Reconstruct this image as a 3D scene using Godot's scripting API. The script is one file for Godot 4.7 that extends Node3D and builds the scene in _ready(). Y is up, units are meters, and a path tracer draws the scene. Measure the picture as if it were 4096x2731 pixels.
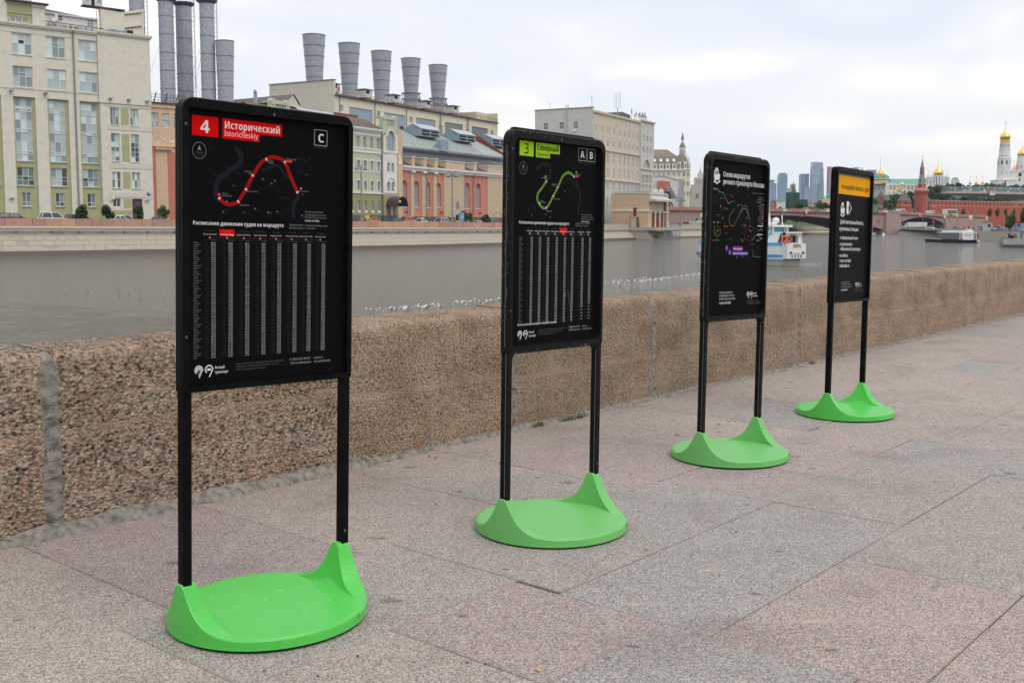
extends Node3D
# A river embankment under a bright overcast sky: four timetable stands on granite paving beside a granite
# parapet,a river,and a city on the far bank. Units are metres,y is up,the camera stands at the origin.

const EYE:=1.6
const WATER:=-2.6
var M:={}
var taken:={}
var rng:=RandomNumberGenerator.new()

class MB:
	var v:=PackedVector3Array()
	var n:=PackedVector3Array()
	var uv:=PackedVector2Array()
	var col:=PackedColorArray()
	var tint:=Color.WHITE
	var use_uv:=false
	var use_col:=false

	func tri(a:Vector3,b:Vector3,c:Vector3) -> void:
		var k:=(b-a).cross(c-a).normalized()
		v.append(a); v.append(c); v.append(b)
		n.append(k); n.append(k); n.append(k)
		if use_col:
			col.append(tint); col.append(tint); col.append(tint)

	func quad(a:Vector3,b:Vector3,c:Vector3,d:Vector3) -> void:
		tri(a,b,c)
		tri(a,c,d)

	func quad_uv(a:Vector3,b:Vector3,c:Vector3,d:Vector3,ua: Vector2,ub: Vector2,uc: Vector2,ud: Vector2) -> void:
		quad(a,b,c,d)
		for q in [ua,uc,ub,ua,ud,uc]:
			uv.append(q)

	func smooth_quad(a:Vector3,b:Vector3,c:Vector3,d:Vector3,na:Vector3,nb:Vector3,nc:Vector3,nd:Vector3) -> void:
		for p in [a,c,b,a,d,c]:
			v.append(p)
		for p in [na,nc,nb,na,nd,nc]:
			n.append(p)
		if use_col:
			for i in 6:
				col.append(tint)

	func box(x0:float,y0:float,z0:float,x1:float,y1:float,z1:float) -> void:
		var a:=Vector3(x0,y0,z1); var b:=Vector3(x1,y0,z1); var c:=Vector3(x1,y1,z1); var d:=Vector3(x0,y1,z1)
		var e:=Vector3(x0,y0,z0); var f:=Vector3(x1,y0,z0); var g:=Vector3(x1,y1,z0); var h:=Vector3(x0,y1,z0)
		quad(a,b,c,d); quad(f,e,h,g); quad(b,f,g,c); quad(e,a,d,h); quad(d,c,g,h); quad(e,f,b,a)

	func hexa(p: Array) -> void:  # 8 corners: bottom ring p0..p3 then top ring p4..p7,counterclockwise from above
		quad(p[3],p[2],p[1],p[0]); quad(p[4],p[5],p[6],p[7])
		for i in 4:
			var j:=(i+1) % 4
			quad(p[i],p[j],p[j+4],p[i+4])

	func beam(p:Vector3,q:Vector3,w:float,h:float) -> void:
		var ax:=(q-p).normalized()
		var up:=Vector3.UP if absf(ax.y) < 0.95 else Vector3.RIGHT
		var si:=ax.cross(up).normalized()*w*0.5
		var tu:=si.cross(ax).normalized()*h*0.5
		var r:=[]
		for k in [p,q]:
			r.append([k-si-tu,k+si-tu,k+si+tu,k-si+tu])
		for i in 4:
			var j:=(i+1) % 4
			quad(r[0][i],r[0][j],r[1][j],r[1][i])
		quad(r[0][3],r[0][2],r[0][1],r[0][0]); quad(r[1][0],r[1][1],r[1][2],r[1][3])

	func tube(p:Vector3,q:Vector3,r0:float,r1:float,seg:=8,caps:=true) -> void:
		var ax:=(q-p).normalized()
		var s:=ax.cross(Vector3.UP if absf(ax.y) < 0.95 else Vector3.RIGHT).normalized()
		var t:=ax.cross(s).normalized()
		for i in seg:
			var a0:=TAU*i/seg; var a1:=TAU*(i+1)/seg
			var d0:=s*cos(a0)+t*sin(a0); var d1:=s*cos(a1)+t*sin(a1)
			smooth_quad(p+d0*r0,p+d1*r0,q+d1*r1,q+d0*r1,d0,d1,d1,d0)
			if caps:
				tri(p,p+d1*r0,p+d0*r0); tri(q,q+d0*r1,q+d1*r1)

	func path(pts: Array,r:float,seg:=6) -> void:
		for i in pts.size()-1:
			tube(pts[i],pts[i+1],r,r,seg)

	func lathe(prof: Array,seg:=16,at:=Vector3.ZERO,sharp:=false,turn:=0.0,sx:=1.0,sz:=1.0) -> void:  # profile of Vector2(radius,y),upwards
		for k in prof.size()-1:
			var p: Vector2=prof[k]; var q: Vector2=prof[k+1]
			if p.is_equal_approx(q):
				continue
			var d:=(q-p).normalized()
			for i in seg:
				var a0:=TAU*i/seg+turn; var a1:=TAU*(i+1)/seg+turn
				var e0:=Vector3(cos(a0)*sx,0,-sin(a0)*sz); var e1:=Vector3(cos(a1)*sx,0,-sin(a1)*sz)
				var A:=at+e0*p.x+Vector3.UP*p.y; var B:=at+e1*p.x+Vector3.UP*p.y
				var C:=at+e1*q.x+Vector3.UP*q.y; var D:=at+e0*q.x+Vector3.UP*q.y
				if sharp:
					if p.x < 0.0001: tri(A,C,D)
					elif q.x < 0.0001: tri(A,B,C)
					else: quad(A,B,C,D)
				else:
					var n0:=(e0*d.y-Vector3.UP*d.x).normalized(); var n1:=(e1*d.y-Vector3.UP*d.x).normalized()
					smooth_quad(A,B,C,D,n0,n1,n1,n0)

	func prism(poly: PackedVector2Array,z0:float,z1:float) -> void:  # counterclockwise outline in x,y,pulled from z0 to z1
		var t:=Geometry2D.triangulate_polygon(poly)
		for i in range(0,t.size(),3):
			var a:=poly[t[i]]; var b:=poly[t[i+1]]; var c:=poly[t[i+2]]
			if (b-a).cross(c-a) < 0:
				var w:=b; b=c; c=w
			tri(Vector3(a.x,a.y,z1),Vector3(b.x,b.y,z1),Vector3(c.x,c.y,z1))
			tri(Vector3(a.x,a.y,z0),Vector3(c.x,c.y,z0),Vector3(b.x,b.y,z0))
		for i in poly.size():
			var a:=poly[i]; var b:=poly[(i+1) % poly.size()]
			quad(Vector3(a.x,a.y,z0),Vector3(b.x,b.y,z0),Vector3(b.x,b.y,z1),Vector3(a.x,a.y,z1))

	func slab(poly: PackedVector2Array,y0:float,y1:float) -> void:  # outline in x,z,pulled from y0 to y1
		var t:=Geometry2D.triangulate_polygon(poly)
		for i in range(0,t.size(),3):
			var a:=poly[t[i]]; var b:=poly[t[i+1]]; var c:=poly[t[i+2]]
			if (b-a).cross(c-a) > 0:
				var w:=b; b=c; c=w
			tri(Vector3(a.x,y1,a.y),Vector3(b.x,y1,b.y),Vector3(c.x,y1,c.y))
			tri(Vector3(a.x,y0,a.y),Vector3(c.x,y0,c.y),Vector3(b.x,y0,b.y))
		var area:=0.0
		for i in poly.size():
			area += poly[i].cross(poly[(i+1) % poly.size()])
		for i in poly.size():
			var a:=poly[i]; var b:=poly[(i+1) % poly.size()]
			if area > 0:
				var w:=a; a=b; b=w
			quad(Vector3(a.x,y0,a.y),Vector3(b.x,y0,b.y),Vector3(b.x,y1,b.y),Vector3(a.x,y1,a.y))

	func wall(x0:float,x1:float,y0:float,y1:float,z:float,holes: Array,deep:float) -> void:  # an upright sheet with openings and their reveals
		var xs:=[x0,x1]; var ys:=[y0,y1]
		for h in holes:
			for e in [h.position.x,h.end.x]:
				if e > x0 and e < x1 and not xs.any(func(k): return absf(k-e) < 0.001): xs.append(e)
			for e in [h.position.y,h.end.y]:
				if e > y0 and e < y1 and not ys.any(func(k): return absf(k-e) < 0.001): ys.append(e)
		xs.sort(); ys.sort()
		for i in xs.size()-1:
			var run:=-1.0
			for j in ys.size()-1:
				var mid:=Vector2((xs[i]+xs[i+1])*0.5,(ys[j]+ys[j+1])*0.5)
				var open:=false
				for h in holes:
					if h.has_point(mid):
						open=true
						break
				if not open and run < 0:
					run=j
				if run >= 0 and (open or j == ys.size()-2):
					var top:float=ys[j] if open else ys[j+1]
					quad(Vector3(xs[i],ys[run],z),Vector3(xs[i+1],ys[run],z),Vector3(xs[i+1],top,z),Vector3(xs[i],top,z))
					run=-1.0
		for h in holes:
			reveal(h,z,deep)

	func reveal(h: Rect2,z:float,deep:float) -> void:
		var a:=Vector3(h.position.x,h.position.y,z); var b:=Vector3(h.end.x,h.position.y,z)
		var c:=Vector3(h.end.x,h.end.y,z); var d:=Vector3(h.position.x,h.end.y,z)
		var k:=Vector3(0,0,-deep)
		quad(a,b,b+k,a+k); quad(b,c,c+k,b+k); quad(c,d,d+k,c+k); quad(d,a,a+k,d+k)

	func arch_fill(x0:float,x1:float,y1:float,z0:float,z1:float,round_:=true,seg:=8) -> void:  # the two corners above a round head whose crown is at y1
		var r:=(x1-x0)*0.5; var cx:=(x0+x1)*0.5; var cy:=y1-r
		for i in seg:
			var a0:=PI*i/seg; var a1:=PI*(i+1)/seg
			var p:=Vector2(cx+cos(a0)*r,cy+sin(a0)*r); var q:=Vector2(cx+cos(a1)*r,cy+sin(a1)*r)
			quad(Vector3(q.x,q.y,z1),Vector3(p.x,p.y,z1),Vector3(p.x,y1,z1),Vector3(q.x,y1,z1))
			quad(Vector3(p.x,p.y,z1),Vector3(q.x,q.y,z1),Vector3(q.x,q.y,z0),Vector3(p.x,p.y,z0))

	func mesh() -> ArrayMesh:
		var arr:=[]
		arr.resize(Mesh.ARRAY_MAX)
		arr[Mesh.ARRAY_VERTEX]=v
		arr[Mesh.ARRAY_NORMAL]=n
		if use_uv:
			arr[Mesh.ARRAY_TEX_UV]=uv
		if use_col:
			arr[Mesh.ARRAY_COLOR]=col
		var m:=ArrayMesh.new()
		m.add_surface_from_arrays(Mesh.PRIMITIVE_TRIANGLES,arr)
		return m

func numbered(called: String) -> String:
	var k: int=taken.get(called,0)
	taken[called]=k+1
	return called if k == 0 else "%s_%03d" % [called,k]

func tag(o: Node,label: String,category: String,group:="") -> void:
	o.set_meta("label",label)
	o.set_meta("category",category)
	if group:
		o.set_meta("group",group)

func thing(called: String,label: String,category: String,at:=Vector3.ZERO,heading:=90.0,group:="") -> Node3D:
	# local x runs along the compass heading (degrees right of -z),local z to the right of it
	var o:=Node3D.new()
	o.name=numbered(called)
	add_child(o)
	o.position=at
	o.rotation.y=deg_to_rad(90.0-heading)
	tag(o,label,category,group)
	return o

func part(called: String,mb: MB,m: Material,parent: Node) -> MeshInstance3D:
	return part_mesh(called,mb.mesh(),m,parent)

func part_mesh(called: String,mesh: Mesh,m: Material,parent: Node) -> MeshInstance3D:
	var o:=MeshInstance3D.new()
	o.mesh=mesh
	o.material_override=m
	o.name=numbered(called) if parent == self else called
	parent.add_child(o,true)
	return o

func single(called: String,mb: MB,m: Material,label: String,category: String,group:="") -> MeshInstance3D:
	var o:=part(called,mb,m,self)
	tag(o,label,category,group)
	return o

func structure(called: String,mb: MB,m: Material,parent: Node=self) -> MeshInstance3D:
	var o:=part(called,mb,m,parent)
	if parent == self:
		o.set_meta("kind","structure")
	return o

func dup(o: Node3D,label: String,at:Vector3,heading:=INF,group:="") -> Node3D:
	var c: Node3D=o.duplicate()
	c.name=numbered(str(o.name).rstrip("0123456789").trim_suffix("_"))
	add_child(c)
	c.position=at
	if heading != INF:
		c.rotation.y=deg_to_rad(90.0-heading)
	c.set_meta("label",label)
	if group:
		c.set_meta("group",group)
	return c

func lin(r:float,g:float,b:float,a:=1.0) -> Color:
	var c:=Color(r,g,b).linear_to_srgb()
	c.a=a
	return c

func mat(key: String,c: Color,rough:=0.85,spec:=0.5) -> StandardMaterial3D:
	var m:=StandardMaterial3D.new()
	m.resource_name=key
	m.albedo_color=c
	m.roughness=rough
	m.metallic_specular=spec
	M[key]=m
	return m

func textured(m: StandardMaterial3D,t: Texture2D,metres:float,bump: Texture2D=null,cm:=0.0) -> StandardMaterial3D:
	m.albedo_texture=t
	m.uv1_triplanar=true
	m.uv1_world_triplanar=true
	m.uv1_scale=Vector3.ONE/metres
	if bump:
		m.heightmap_enabled=true
		m.heightmap_texture=bump
		m.heightmap_scale=cm
	return m

func detailed(m: StandardMaterial3D,t: Texture2D,metres:float,blend:=BaseMaterial3D.BLEND_MODE_MUL) -> StandardMaterial3D:
	m.detail_enabled=true
	m.detail_albedo=t
	m.detail_blend_mode=blend
	m.detail_uv_layer=BaseMaterial3D.DETAIL_UV_2
	m.uv2_triplanar=true
	m.uv2_world_triplanar=true
	m.uv2_scale=Vector3.ONE/metres
	return m

func fnoise(freq:float,s: int,octaves:=4,kind:=FastNoiseLite.TYPE_SIMPLEX_SMOOTH) -> FastNoiseLite:
	var f:=FastNoiseLite.new()
	f.noise_type=kind
	f.frequency=freq
	f.seed=s
	f.fractal_octaves=octaves
	return f

func noise_tex(f: FastNoiseLite,size: int,stops: Array,colors: Array,sharp:=false) -> NoiseTexture2D:
	var t:=NoiseTexture2D.new()
	t.width=size
	t.height=size
	t.seamless=true
	t.noise=f
	t.generate_mipmaps=false
	if stops.size():
		var g:=Gradient.new()
		g.offsets=PackedFloat32Array(stops)
		g.colors=PackedColorArray(colors)
		if sharp:
			g.interpolation_mode=Gradient.GRADIENT_INTERPOLATE_CONSTANT
		t.color_ramp=g
	return t

func cells(freq:float,s: int) -> FastNoiseLite:
	var f:=FastNoiseLite.new()
	f.noise_type=FastNoiseLite.TYPE_CELLULAR
	f.cellular_return_type=FastNoiseLite.RETURN_CELL_VALUE
	f.cellular_distance_function=FastNoiseLite.DISTANCE_EUCLIDEAN
	f.fractal_type=FastNoiseLite.FRACTAL_NONE
	f.frequency=freq
	f.seed=s
	return f

func grey(x:float) -> Color:
	return Color(x,x,x)

# ------------------------------------------------------------------ drawing print into pictures

func rect(im: Image,x0:float,y0:float,x1:float,y1:float,c: Color) -> void:
	im.fill_rect(Rect2i(int(round(x0)),int(round(y0)),maxi(1,int(round(x1-x0))),maxi(1,int(round(y1-y0)))),c)

func frame_rect(im: Image,x0:float,y0:float,x1:float,y1:float,w:float,c: Color) -> void:
	rect(im,x0,y0,x1,y0+w,c); rect(im,x0,y1-w,x1,y1,c); rect(im,x0,y0,x0+w,y1,c); rect(im,x1-w,y0,x1,y1,c)

func stroke(im: Image,pts: Array,w:float,c: Color) -> void:  # a soft-edged line through points
	for i in pts.size()-1:
		var a: Vector2=pts[i]; var b: Vector2=pts[i+1]
		var lo:=a.min(b)-Vector2.ONE*(w*0.5+1); var hi:=a.max(b)+Vector2.ONE*(w*0.5+1)
		for y in range(maxi(0,int(lo.y)),mini(im.get_height(),int(hi.y)+1)):
			for x in range(maxi(0,int(lo.x)),mini(im.get_width(),int(hi.x)+1)):
				var p:=Vector2(x+0.5,y+0.5)
				var d:=p.distance_to(Geometry2D.get_closest_point_to_segment(p,a,b))
				var k:=clampf(w*0.5+0.5-d,0,1)*c.a
				if k > 0:
					var o:=im.get_pixel(x,y)
					im.set_pixel(x,y,Color(lerpf(o.r,maxf(c.r,0),k),lerpf(o.g,c.g,k),lerpf(o.b,c.b,k),maxf(o.a,k)))

func smooth_line(pts: Array) -> Array:  # a rounded course through the points
	var cv:=Curve2D.new()
	for i in pts.size():
		var t: Vector2=(pts[mini(i+1,pts.size()-1)]-pts[maxi(i-1,0)])/6.0
		cv.add_point(pts[i],-t,t)
	var out:=[]
	for i in pts.size()-1:
		for k in 6:
			out.append(cv.sample(i,k/6.0))
	out.append(pts[-1])
	return out

func ring(im: Image,x:float,y:float,rx:float,ry:float,w:float,c: Color,from:=0.0,to:=TAU) -> void:
	var pts:=[]
	for i in 33:
		var a:=lerpf(from,to,i/32.0)
		pts.append(Vector2(x+cos(a)*rx,y+sin(a)*ry))
	stroke(im,pts,w,c)

func fill(im: Image,poly: Array,c: Color) -> void:
	var pp:=PackedVector2Array(poly)
	var lo:=pp[0]; var hi:=pp[0]
	for p in pp:
		lo=lo.min(p); hi=hi.max(p)
	for y in range(maxi(0,int(lo.y)),mini(im.get_height(),int(hi.y)+1)):
		for x in range(maxi(0,int(lo.x)),mini(im.get_width(),int(hi.x)+1)):
			if Geometry2D.is_point_in_polygon(Vector2(x+0.5,y+0.5),pp):
				im.set_pixel(x,y,c)

var fonts:={}

func text(im: Image,s: String,x:float,y:float,w:float,h:float,c: Color,bold:=false) -> void:
	# letters whose box starts at x,y (top of the capitals) and is w wide (0: natural width) with capitals h high
	var key:="b" if bold else "r"
	if not fonts.has(key):
		var sf:=SystemFont.new()
		sf.font_names=PackedStringArray(["Droid Sans"])
		sf.font_weight=700 if bold else 400
		fonts[key]=sf
	var ts:=TextServerManager.get_primary_interface()
	var size:=32
	var line:=TextLine.new()
	line.add_string(s,fonts[key],size)
	var glyphs=ts.shaped_text_get_glyphs(line.get_rid())
	var cap:=size*0.715
	var wide:=2.0
	for g in glyphs:
		wide += g.advance
	var strip:=Image.create(int(wide)+6,size*2,false,Image.FORMAT_RGBA8)
	strip.fill(Color(c.r,c.g,c.b,0))
	var pen:=2.0
	for g in glyphs:
		if not g.font_rid.is_valid():
			continue
		var sz:=Vector2i(g.font_size,0)
		ts.font_render_glyph(g.font_rid,sz,g.index)
		var k: int=ts.font_get_glyph_texture_idx(g.font_rid,sz,g.index)
		if k >= 0:
			var page: Image=ts.font_get_texture_image(g.font_rid,sz,k)
			var r: Rect2=ts.font_get_glyph_uv_rect(g.font_rid,sz,g.index)
			var off: Vector2=ts.font_get_glyph_offset(g.font_rid,sz,g.index)
			var bit:=page.get_region(Rect2i(r))
			bit.convert(Image.FORMAT_RGBA8)
			for yy in bit.get_height():
				for xx in bit.get_width():
					var a:=bit.get_pixel(xx,yy).a
					if a > 0:
						var X:=int(pen+off.x)+xx; var Y:=int(size*1.25+off.y)+yy
						if X >= 0 and X < strip.get_width() and Y >= 0 and Y < strip.get_height():
							strip.set_pixel(X,Y,Color(c.r,c.g,c.b,maxf(a*c.a,strip.get_pixel(X,Y).a)))
		pen += g.advance
	var ky:=h/cap
	var kx:=(w/maxf(pen-2.0,1.0)) if w > 0 else ky
	strip.resize(maxi(1,int(round(strip.get_width()*kx))),maxi(1,int(round(strip.get_height()*ky))),Image.INTERPOLATE_BILINEAR if ky > 0.5 else Image.INTERPOLATE_LANCZOS)
	im.blend_rect(strip,Rect2i(Vector2i.ZERO,strip.get_size()),Vector2i(int(round(x-2*kx)),int(round(y-(size*1.25-cap)*ky))))

func blot(im: Image,x:float,y:float,rx:float,ry:float,c: Color,rough: FastNoiseLite) -> void:  # a soft stain,wrapping round the picture's edges
	var W:=im.get_width(); var H:=im.get_height()
	for yy in range(int(y-ry*1.4),int(y+ry*1.4)+1):
		for xx in range(int(x-rx*1.4),int(x+rx*1.4)+1):
			var d:=Vector2((xx-x)/rx,(yy-y)/ry).length()+rough.get_noise_2d(xx*3.0,yy*3.0)*0.5
			var k:=clampf((1.0-d)*2.2,0,1)*c.a
			if k > 0:
				var X:=posmod(xx,W); var Y:=posmod(yy,H)
				var o:=im.get_pixel(X,Y)
				var a:=k+o.a*(1-k)
				im.set_pixel(X,Y,Color((c.r*k+o.r*o.a*(1-k))/a,(c.g*k+o.g*o.a*(1-k))/a,(c.b*k+o.b*o.a*(1-k))/a,a))

# ------------------------------------------------------------------ the whole scene

func _ready() -> void:
	rng.seed=20240711
	# ---- camera (a small upward shift of the lens,as a level-held camera would need)
	var cam:=Camera3D.new()
	cam.name="camera"
	add_child(cam)
	cam.position=Vector3(0,EYE,0)
	cam.rotation.x=-atan(214.0/2450.0)
	cam.set_frustum(0.1*1568.0/2450.0,Vector2(0,-0.1*53.0/2450.0),0.1,14000.0)
	cam.current=true
	# ---- sky,sun,exposure
	var we:=WorldEnvironment.new()
	we.name="world_environment"
	var env:=Environment.new()
	env.background_mode=Environment.BG_SKY
	env.sky=Sky.new()
	var pano:=PanoramaSkyMaterial.new()
	pano.panorama=sky_picture()
	env.sky.sky_material=pano
	env.background_energy_multiplier=1.0
	env.ambient_light_source=Environment.AMBIENT_SOURCE_SKY
	env.tonemap_mode=Environment.TONE_MAPPER_LINEAR
	env.tonemap_exposure=1.17
	env.sdfgi_enabled=true
	env.ssao_enabled=true
	env.ssil_enabled=true
	env.fog_enabled=true
	env.fog_density=0.00007
	env.fog_light_color=Color(0.8,0.86,0.93)
	we.environment=env
	add_child(we)
	var sun:=DirectionalLight3D.new()
	sun.name="sun"
	sun.light_energy=0.4
	sun.light_angular_distance=40.0
	sun.light_color=Color(1.0,0.96,0.9)
	sun.shadow_enabled=true
	sun.rotation_degrees=Vector3(-58,40,0)
	add_child(sun)
	make_materials()
	# ---- large structure
	make_ground()
	make_parapet()
	make_far_bank()
	make_right_bank()
	make_bridge()
	# ---- buildings of the far bank,from left to right
	make_office_building()
	make_orange_hall()
	make_power_station()
	make_green_building()
	make_red_hall()
	make_grey_building()
	make_pump_house()
	make_white_building()
	make_corner_tower_building()
	make_skyline()
	make_hill_and_fortress()
	make_palace_and_cathedrals()
	make_floating_bridge()
	# ---- things
	make_stands()
	make_traffic()
	make_trees()
	make_boats()
	make_jetty()
	make_street_things()
	make_litter()

func sky_picture() -> ImageTexture:
	var W:=1024; var H:=512
	var im:=Image.create(W,H,false,Image.FORMAT_RGBAF)
	var big:=fnoise(0.9,11,4); var fine:=fnoise(2.6,5,4); var warp:=fnoise(1.4,31,2)
	for y in H:
		var el:=(0.5-(y+0.5)/H)*PI
		for x in W:
			var az:=(x+0.5)/W*TAU
			var d:=Vector3(cos(az)*cos(el),sin(el),sin(az)*cos(el))
			# the cloud sheet seen in perspective: flatter and finer towards the horizon
			var up:=maxf(d.y,0.0)+0.16
			var p:=Vector3(d.x/up,0.0,d.z/up)*0.55
			var w:=warp.get_noise_3dv(p)
			var b:=big.get_noise_3dv(p+Vector3(w,0,w)*0.5)
			var f:=fine.get_noise_3dv(p*1.3+Vector3(3,0,w*0.6))
			var thin:=clampf(0.5+b*0.85+f*0.3,0,1)
			var c:=Vector3(0.70,0.755,0.87).lerp(Vector3(0.93,0.915,0.87),thin)
			var glow:=clampf((b*0.8+f*1.1-0.22)*2.2,0,1)
			c=c.lerp(Vector3(1.06,1.0,0.92),glow*0.85)
			var low:=exp(-maxf(d.y,0.0)*11.0)
			c=c.lerp(Vector3(0.83,0.85,0.85),low*0.75)
			if d.y < 0:
				c=Vector3(0.4,0.4,0.38)
			im.set_pixel(x,y,Color(c.x,c.y,c.z,1))
	return ImageTexture.create_from_image(im)

func make_materials() -> void:
	# stone
	var pave_pick:=[0.0,0.22,0.42,0.6,0.78,0.92]
	var grain:=noise_tex(cells(0.17,3),1024,pave_pick,[grey(0.62),grey(0.76),grey(0.84),Color(0.93,0.9,0.88),grey(0.97),grey(0.70)],true)
	var grain_h:=noise_tex(fnoise(0.12,8,3),512,[],[])
	var stain:=Image.create(1024,1024,false,Image.FORMAT_RGBA8)
	stain.fill(Color(0.5,0.48,0.46,0))
	var rough:=fnoise(0.03,77,3)
	var broad:=fnoise(0.006,19,4)
	for y in range(0,1024,2):
		for x in range(0,1024,2):
			var a:=clampf(broad.get_noise_2d(x,y)*0.42-0.02,0,0.24)*minf(1.0,minf(minf(x,1023-x),minf(y,1023-y))/80.0)
			stain.fill_rect(Rect2i(x,y,2,2),Color(0.36,0.31,0.28,a))
	for i in 520:  # worn pale spots and dark trodden ones
		var big:=rng.randf()
		var r:=lerpf(1.0,5.5,big*big*big)
		var dark:=rng.randf() < 0.34
		var c:=Color(0.2,0.185,0.185,rng.randf_range(0.3,0.62)) if dark else Color(0.78,0.69,0.62,rng.randf_range(0.22,0.5))
		blot(stain,rng.randf()*1024,rng.randf()*1024,r*rng.randf_range(0.8,1.8),r*rng.randf_range(0.7,1.3),c,rough)
	for i in 14:
		blot(stain,rng.randf()*1024,rng.randf()*1024,rng.randf_range(7,16),rng.randf_range(4,9),Color(0.2,0.18,0.18,0.42),rough)
	var stain_tex:=ImageTexture.create_from_image(stain)
	var tones:=[[0.545,0.475,0.44],[0.50,0.46,0.435],[0.555,0.465,0.44],[0.525,0.44,0.43],[0.49,0.465,0.45],[0.565,0.495,0.45]]
	for i in tones.size():
		var m:=detailed(textured(mat("paving_%d" % i,lin(tones[i][0],tones[i][1],tones[i][2]),0.82,0.35),grain,0.9,grain_h,0.12),stain_tex,5.3,BaseMaterial3D.BLEND_MODE_MIX)
		m.uv1_offset=Vector3(i*0.37,0,i*0.61)
	textured(mat("joint",lin(0.10,0.08,0.07),0.95),grain,0.5)
	var rock_pick:=[0.0,0.13,0.27,0.43,0.57,0.7,0.84,0.94]
	var rock_tone:=[grey(0.30),Color(0.62,0.58,0.53),Color(0.88,0.76,0.67),Color(0.98,0.88,0.8),Color(0.76,0.7,0.63),Color(0.95,0.78,0.68),Color(1.0,0.97,0.9),Color(0.42,0.4,0.38)]
	var rock_coarse:=noise_tex(cells(0.085,15),1024,rock_pick,rock_tone,true)
	var rock_fine:=noise_tex(cells(0.15,25),1024,rock_pick,rock_tone,true)
	var hammered:=noise_tex(fnoise(0.06,41,4),1024,[],[])
	var cloudy:=noise_tex(fnoise(0.008,51,5),512,[0.2,0.45,0.75],[Color(0.86,0.84,0.81),Color(0.95,0.94,0.93),Color(1,1,1)])
	for q in [["block_coarse",rock_coarse,0.56,0.555,0.535,1.15,2.4],["block_warm",rock_fine,0.545,0.53,0.505,1.0,1.2],["block_grey",rock_fine,0.51,0.505,0.48,0.9,1.0],["block_pale",rock_fine,0.57,0.545,0.515,0.95,0.9]]:
		detailed(textured(mat(q[0],lin(q[2],q[3],q[4]),0.9,0.25),q[1],q[5],hammered,q[6]),cloudy,1.7)
	textured(mat("mortar",lin(0.37,0.345,0.31),0.92,0.2),noise_tex(fnoise(0.02,61,5),512,[0.2,0.5,0.8],[grey(0.6),grey(0.88),grey(1.0)]),0.6,hammered,1.0)
	# plaster,roofs,glass for the buildings
	var mottle:=noise_tex(fnoise(0.01,71,5),512,[0.15,0.5,0.8],[grey(0.94),grey(0.98),grey(1.0)])
	M["mottle"]=mottle
	var walls:={
		"cream": [0.72,0.69,0.59],"cream_shade": [0.66,0.63,0.54],"olive": [0.42,0.43,0.24],"orange_wall": [0.68,0.48,0.33],"brick_red": [0.55,0.2,0.15],
		"pale_green": [0.52,0.56,0.42],"olive_stone": [0.36,0.34,0.2],"white_trim": [0.78,0.77,0.73],"salmon": [0.62,0.25,0.19],"peach": [0.66,0.48,0.33],"beige": [0.58,0.48,0.33],
		"hall_cream": [0.70,0.64,0.5],"hall_end": [0.66,0.62,0.53],"light_grey": [0.6,0.59,0.56],"yellow_trim": [0.68,0.56,0.4],"ochre": [0.62,0.46,0.30],"brown_door": [0.18,0.06,0.05],
		"white_wall": [0.70,0.69,0.69],"basement": [0.13,0.135,0.13],"stone_beige": [0.52,0.48,0.42],"fort_red": [0.42,0.105,0.07],"fort_pale": [0.62,0.5,0.42],"palace_yellow": [0.74,0.52,0.28],
		"church_white": [0.8,0.79,0.78],"granite_pink": [0.36,0.255,0.235],"granite_red": [0.44,0.2,0.155],"concrete": [0.45,0.43,0.4],"quay_stone": [0.42,0.385,0.32],"quay_beige": [0.47,0.44,0.36],
		"parapet_red": [0.5,0.30,0.235],"parapet_red_b": [0.45,0.27,0.22],"parapet_red_c": [0.56,0.345,0.255],"brick_dark": [0.22,0.1,0.075],"tower_grey": [0.42,0.40,0.38],"far_beige": [0.6,0.53,0.44],"far_mauve": [0.36,0.34,0.36],
	}
	for k in walls:
		textured(mat(k,lin(walls[k][0],walls[k][1],walls[k][2]),0.9,0.3),mottle,7.0)
	for i in 5:
		var s: Array=[[0.40,0.375,0.33],[0.45,0.41,0.34],[0.36,0.34,0.31],[0.43,0.4,0.35],[0.48,0.42,0.34]][i]
		textured(mat("quay_block_%d" % i,lin(s[0],s[1],s[2]),0.92,0.25),mottle,3.0)
	var seam:=noise_tex(fnoise(0.02,81,3),256,[0.2,0.8],[grey(0.86),grey(1.0)])
	for q in [["roof_grey",0.105,0.11,0.125,0.5],["roof_green_grey",0.42,0.48,0.46,0.4],["roof_blue",0.28,0.38,0.45,0.4],["roof_brown",0.17,0.135,0.115,0.8],["roof_dark",0.06,0.06,0.065,0.7],["roof_silver",0.5,0.53,0.57,0.35],["mansard",0.25,0.215,0.175,0.7],
			["copper_green",0.14,0.42,0.35,0.6],["tile_green",0.085,0.16,0.13,0.6],["tower_roof",0.13,0.145,0.13,0.6],["steel",0.42,0.45,0.51,0.42],["steel_dark",0.10,0.105,0.115,0.5],["lamp_grey",0.28,0.29,0.31,0.5],["rail_ochre",0.42,0.26,0.10,0.7],["rust",0.2,0.07,0.045,0.8],["net_green",0.04,0.10,0.095,0.9],["gravel_road",0.10,0.10,0.105,0.9]]:
		textured(mat(q[0],lin(q[1],q[2],q[3]),q[4],0.4),seam,4.0)
	mat("gold",lin(0.95,0.62,0.16),0.28).metallic=1.0
	mat("gold_dull",lin(0.85,0.52,0.14),0.45).metallic=0.8
	mat("copper_gold",lin(0.85,0.45,0.2),0.4).metallic=0.7
	mat("silver_dome",lin(0.6,0.62,0.68),0.4).metallic=0.5
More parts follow.
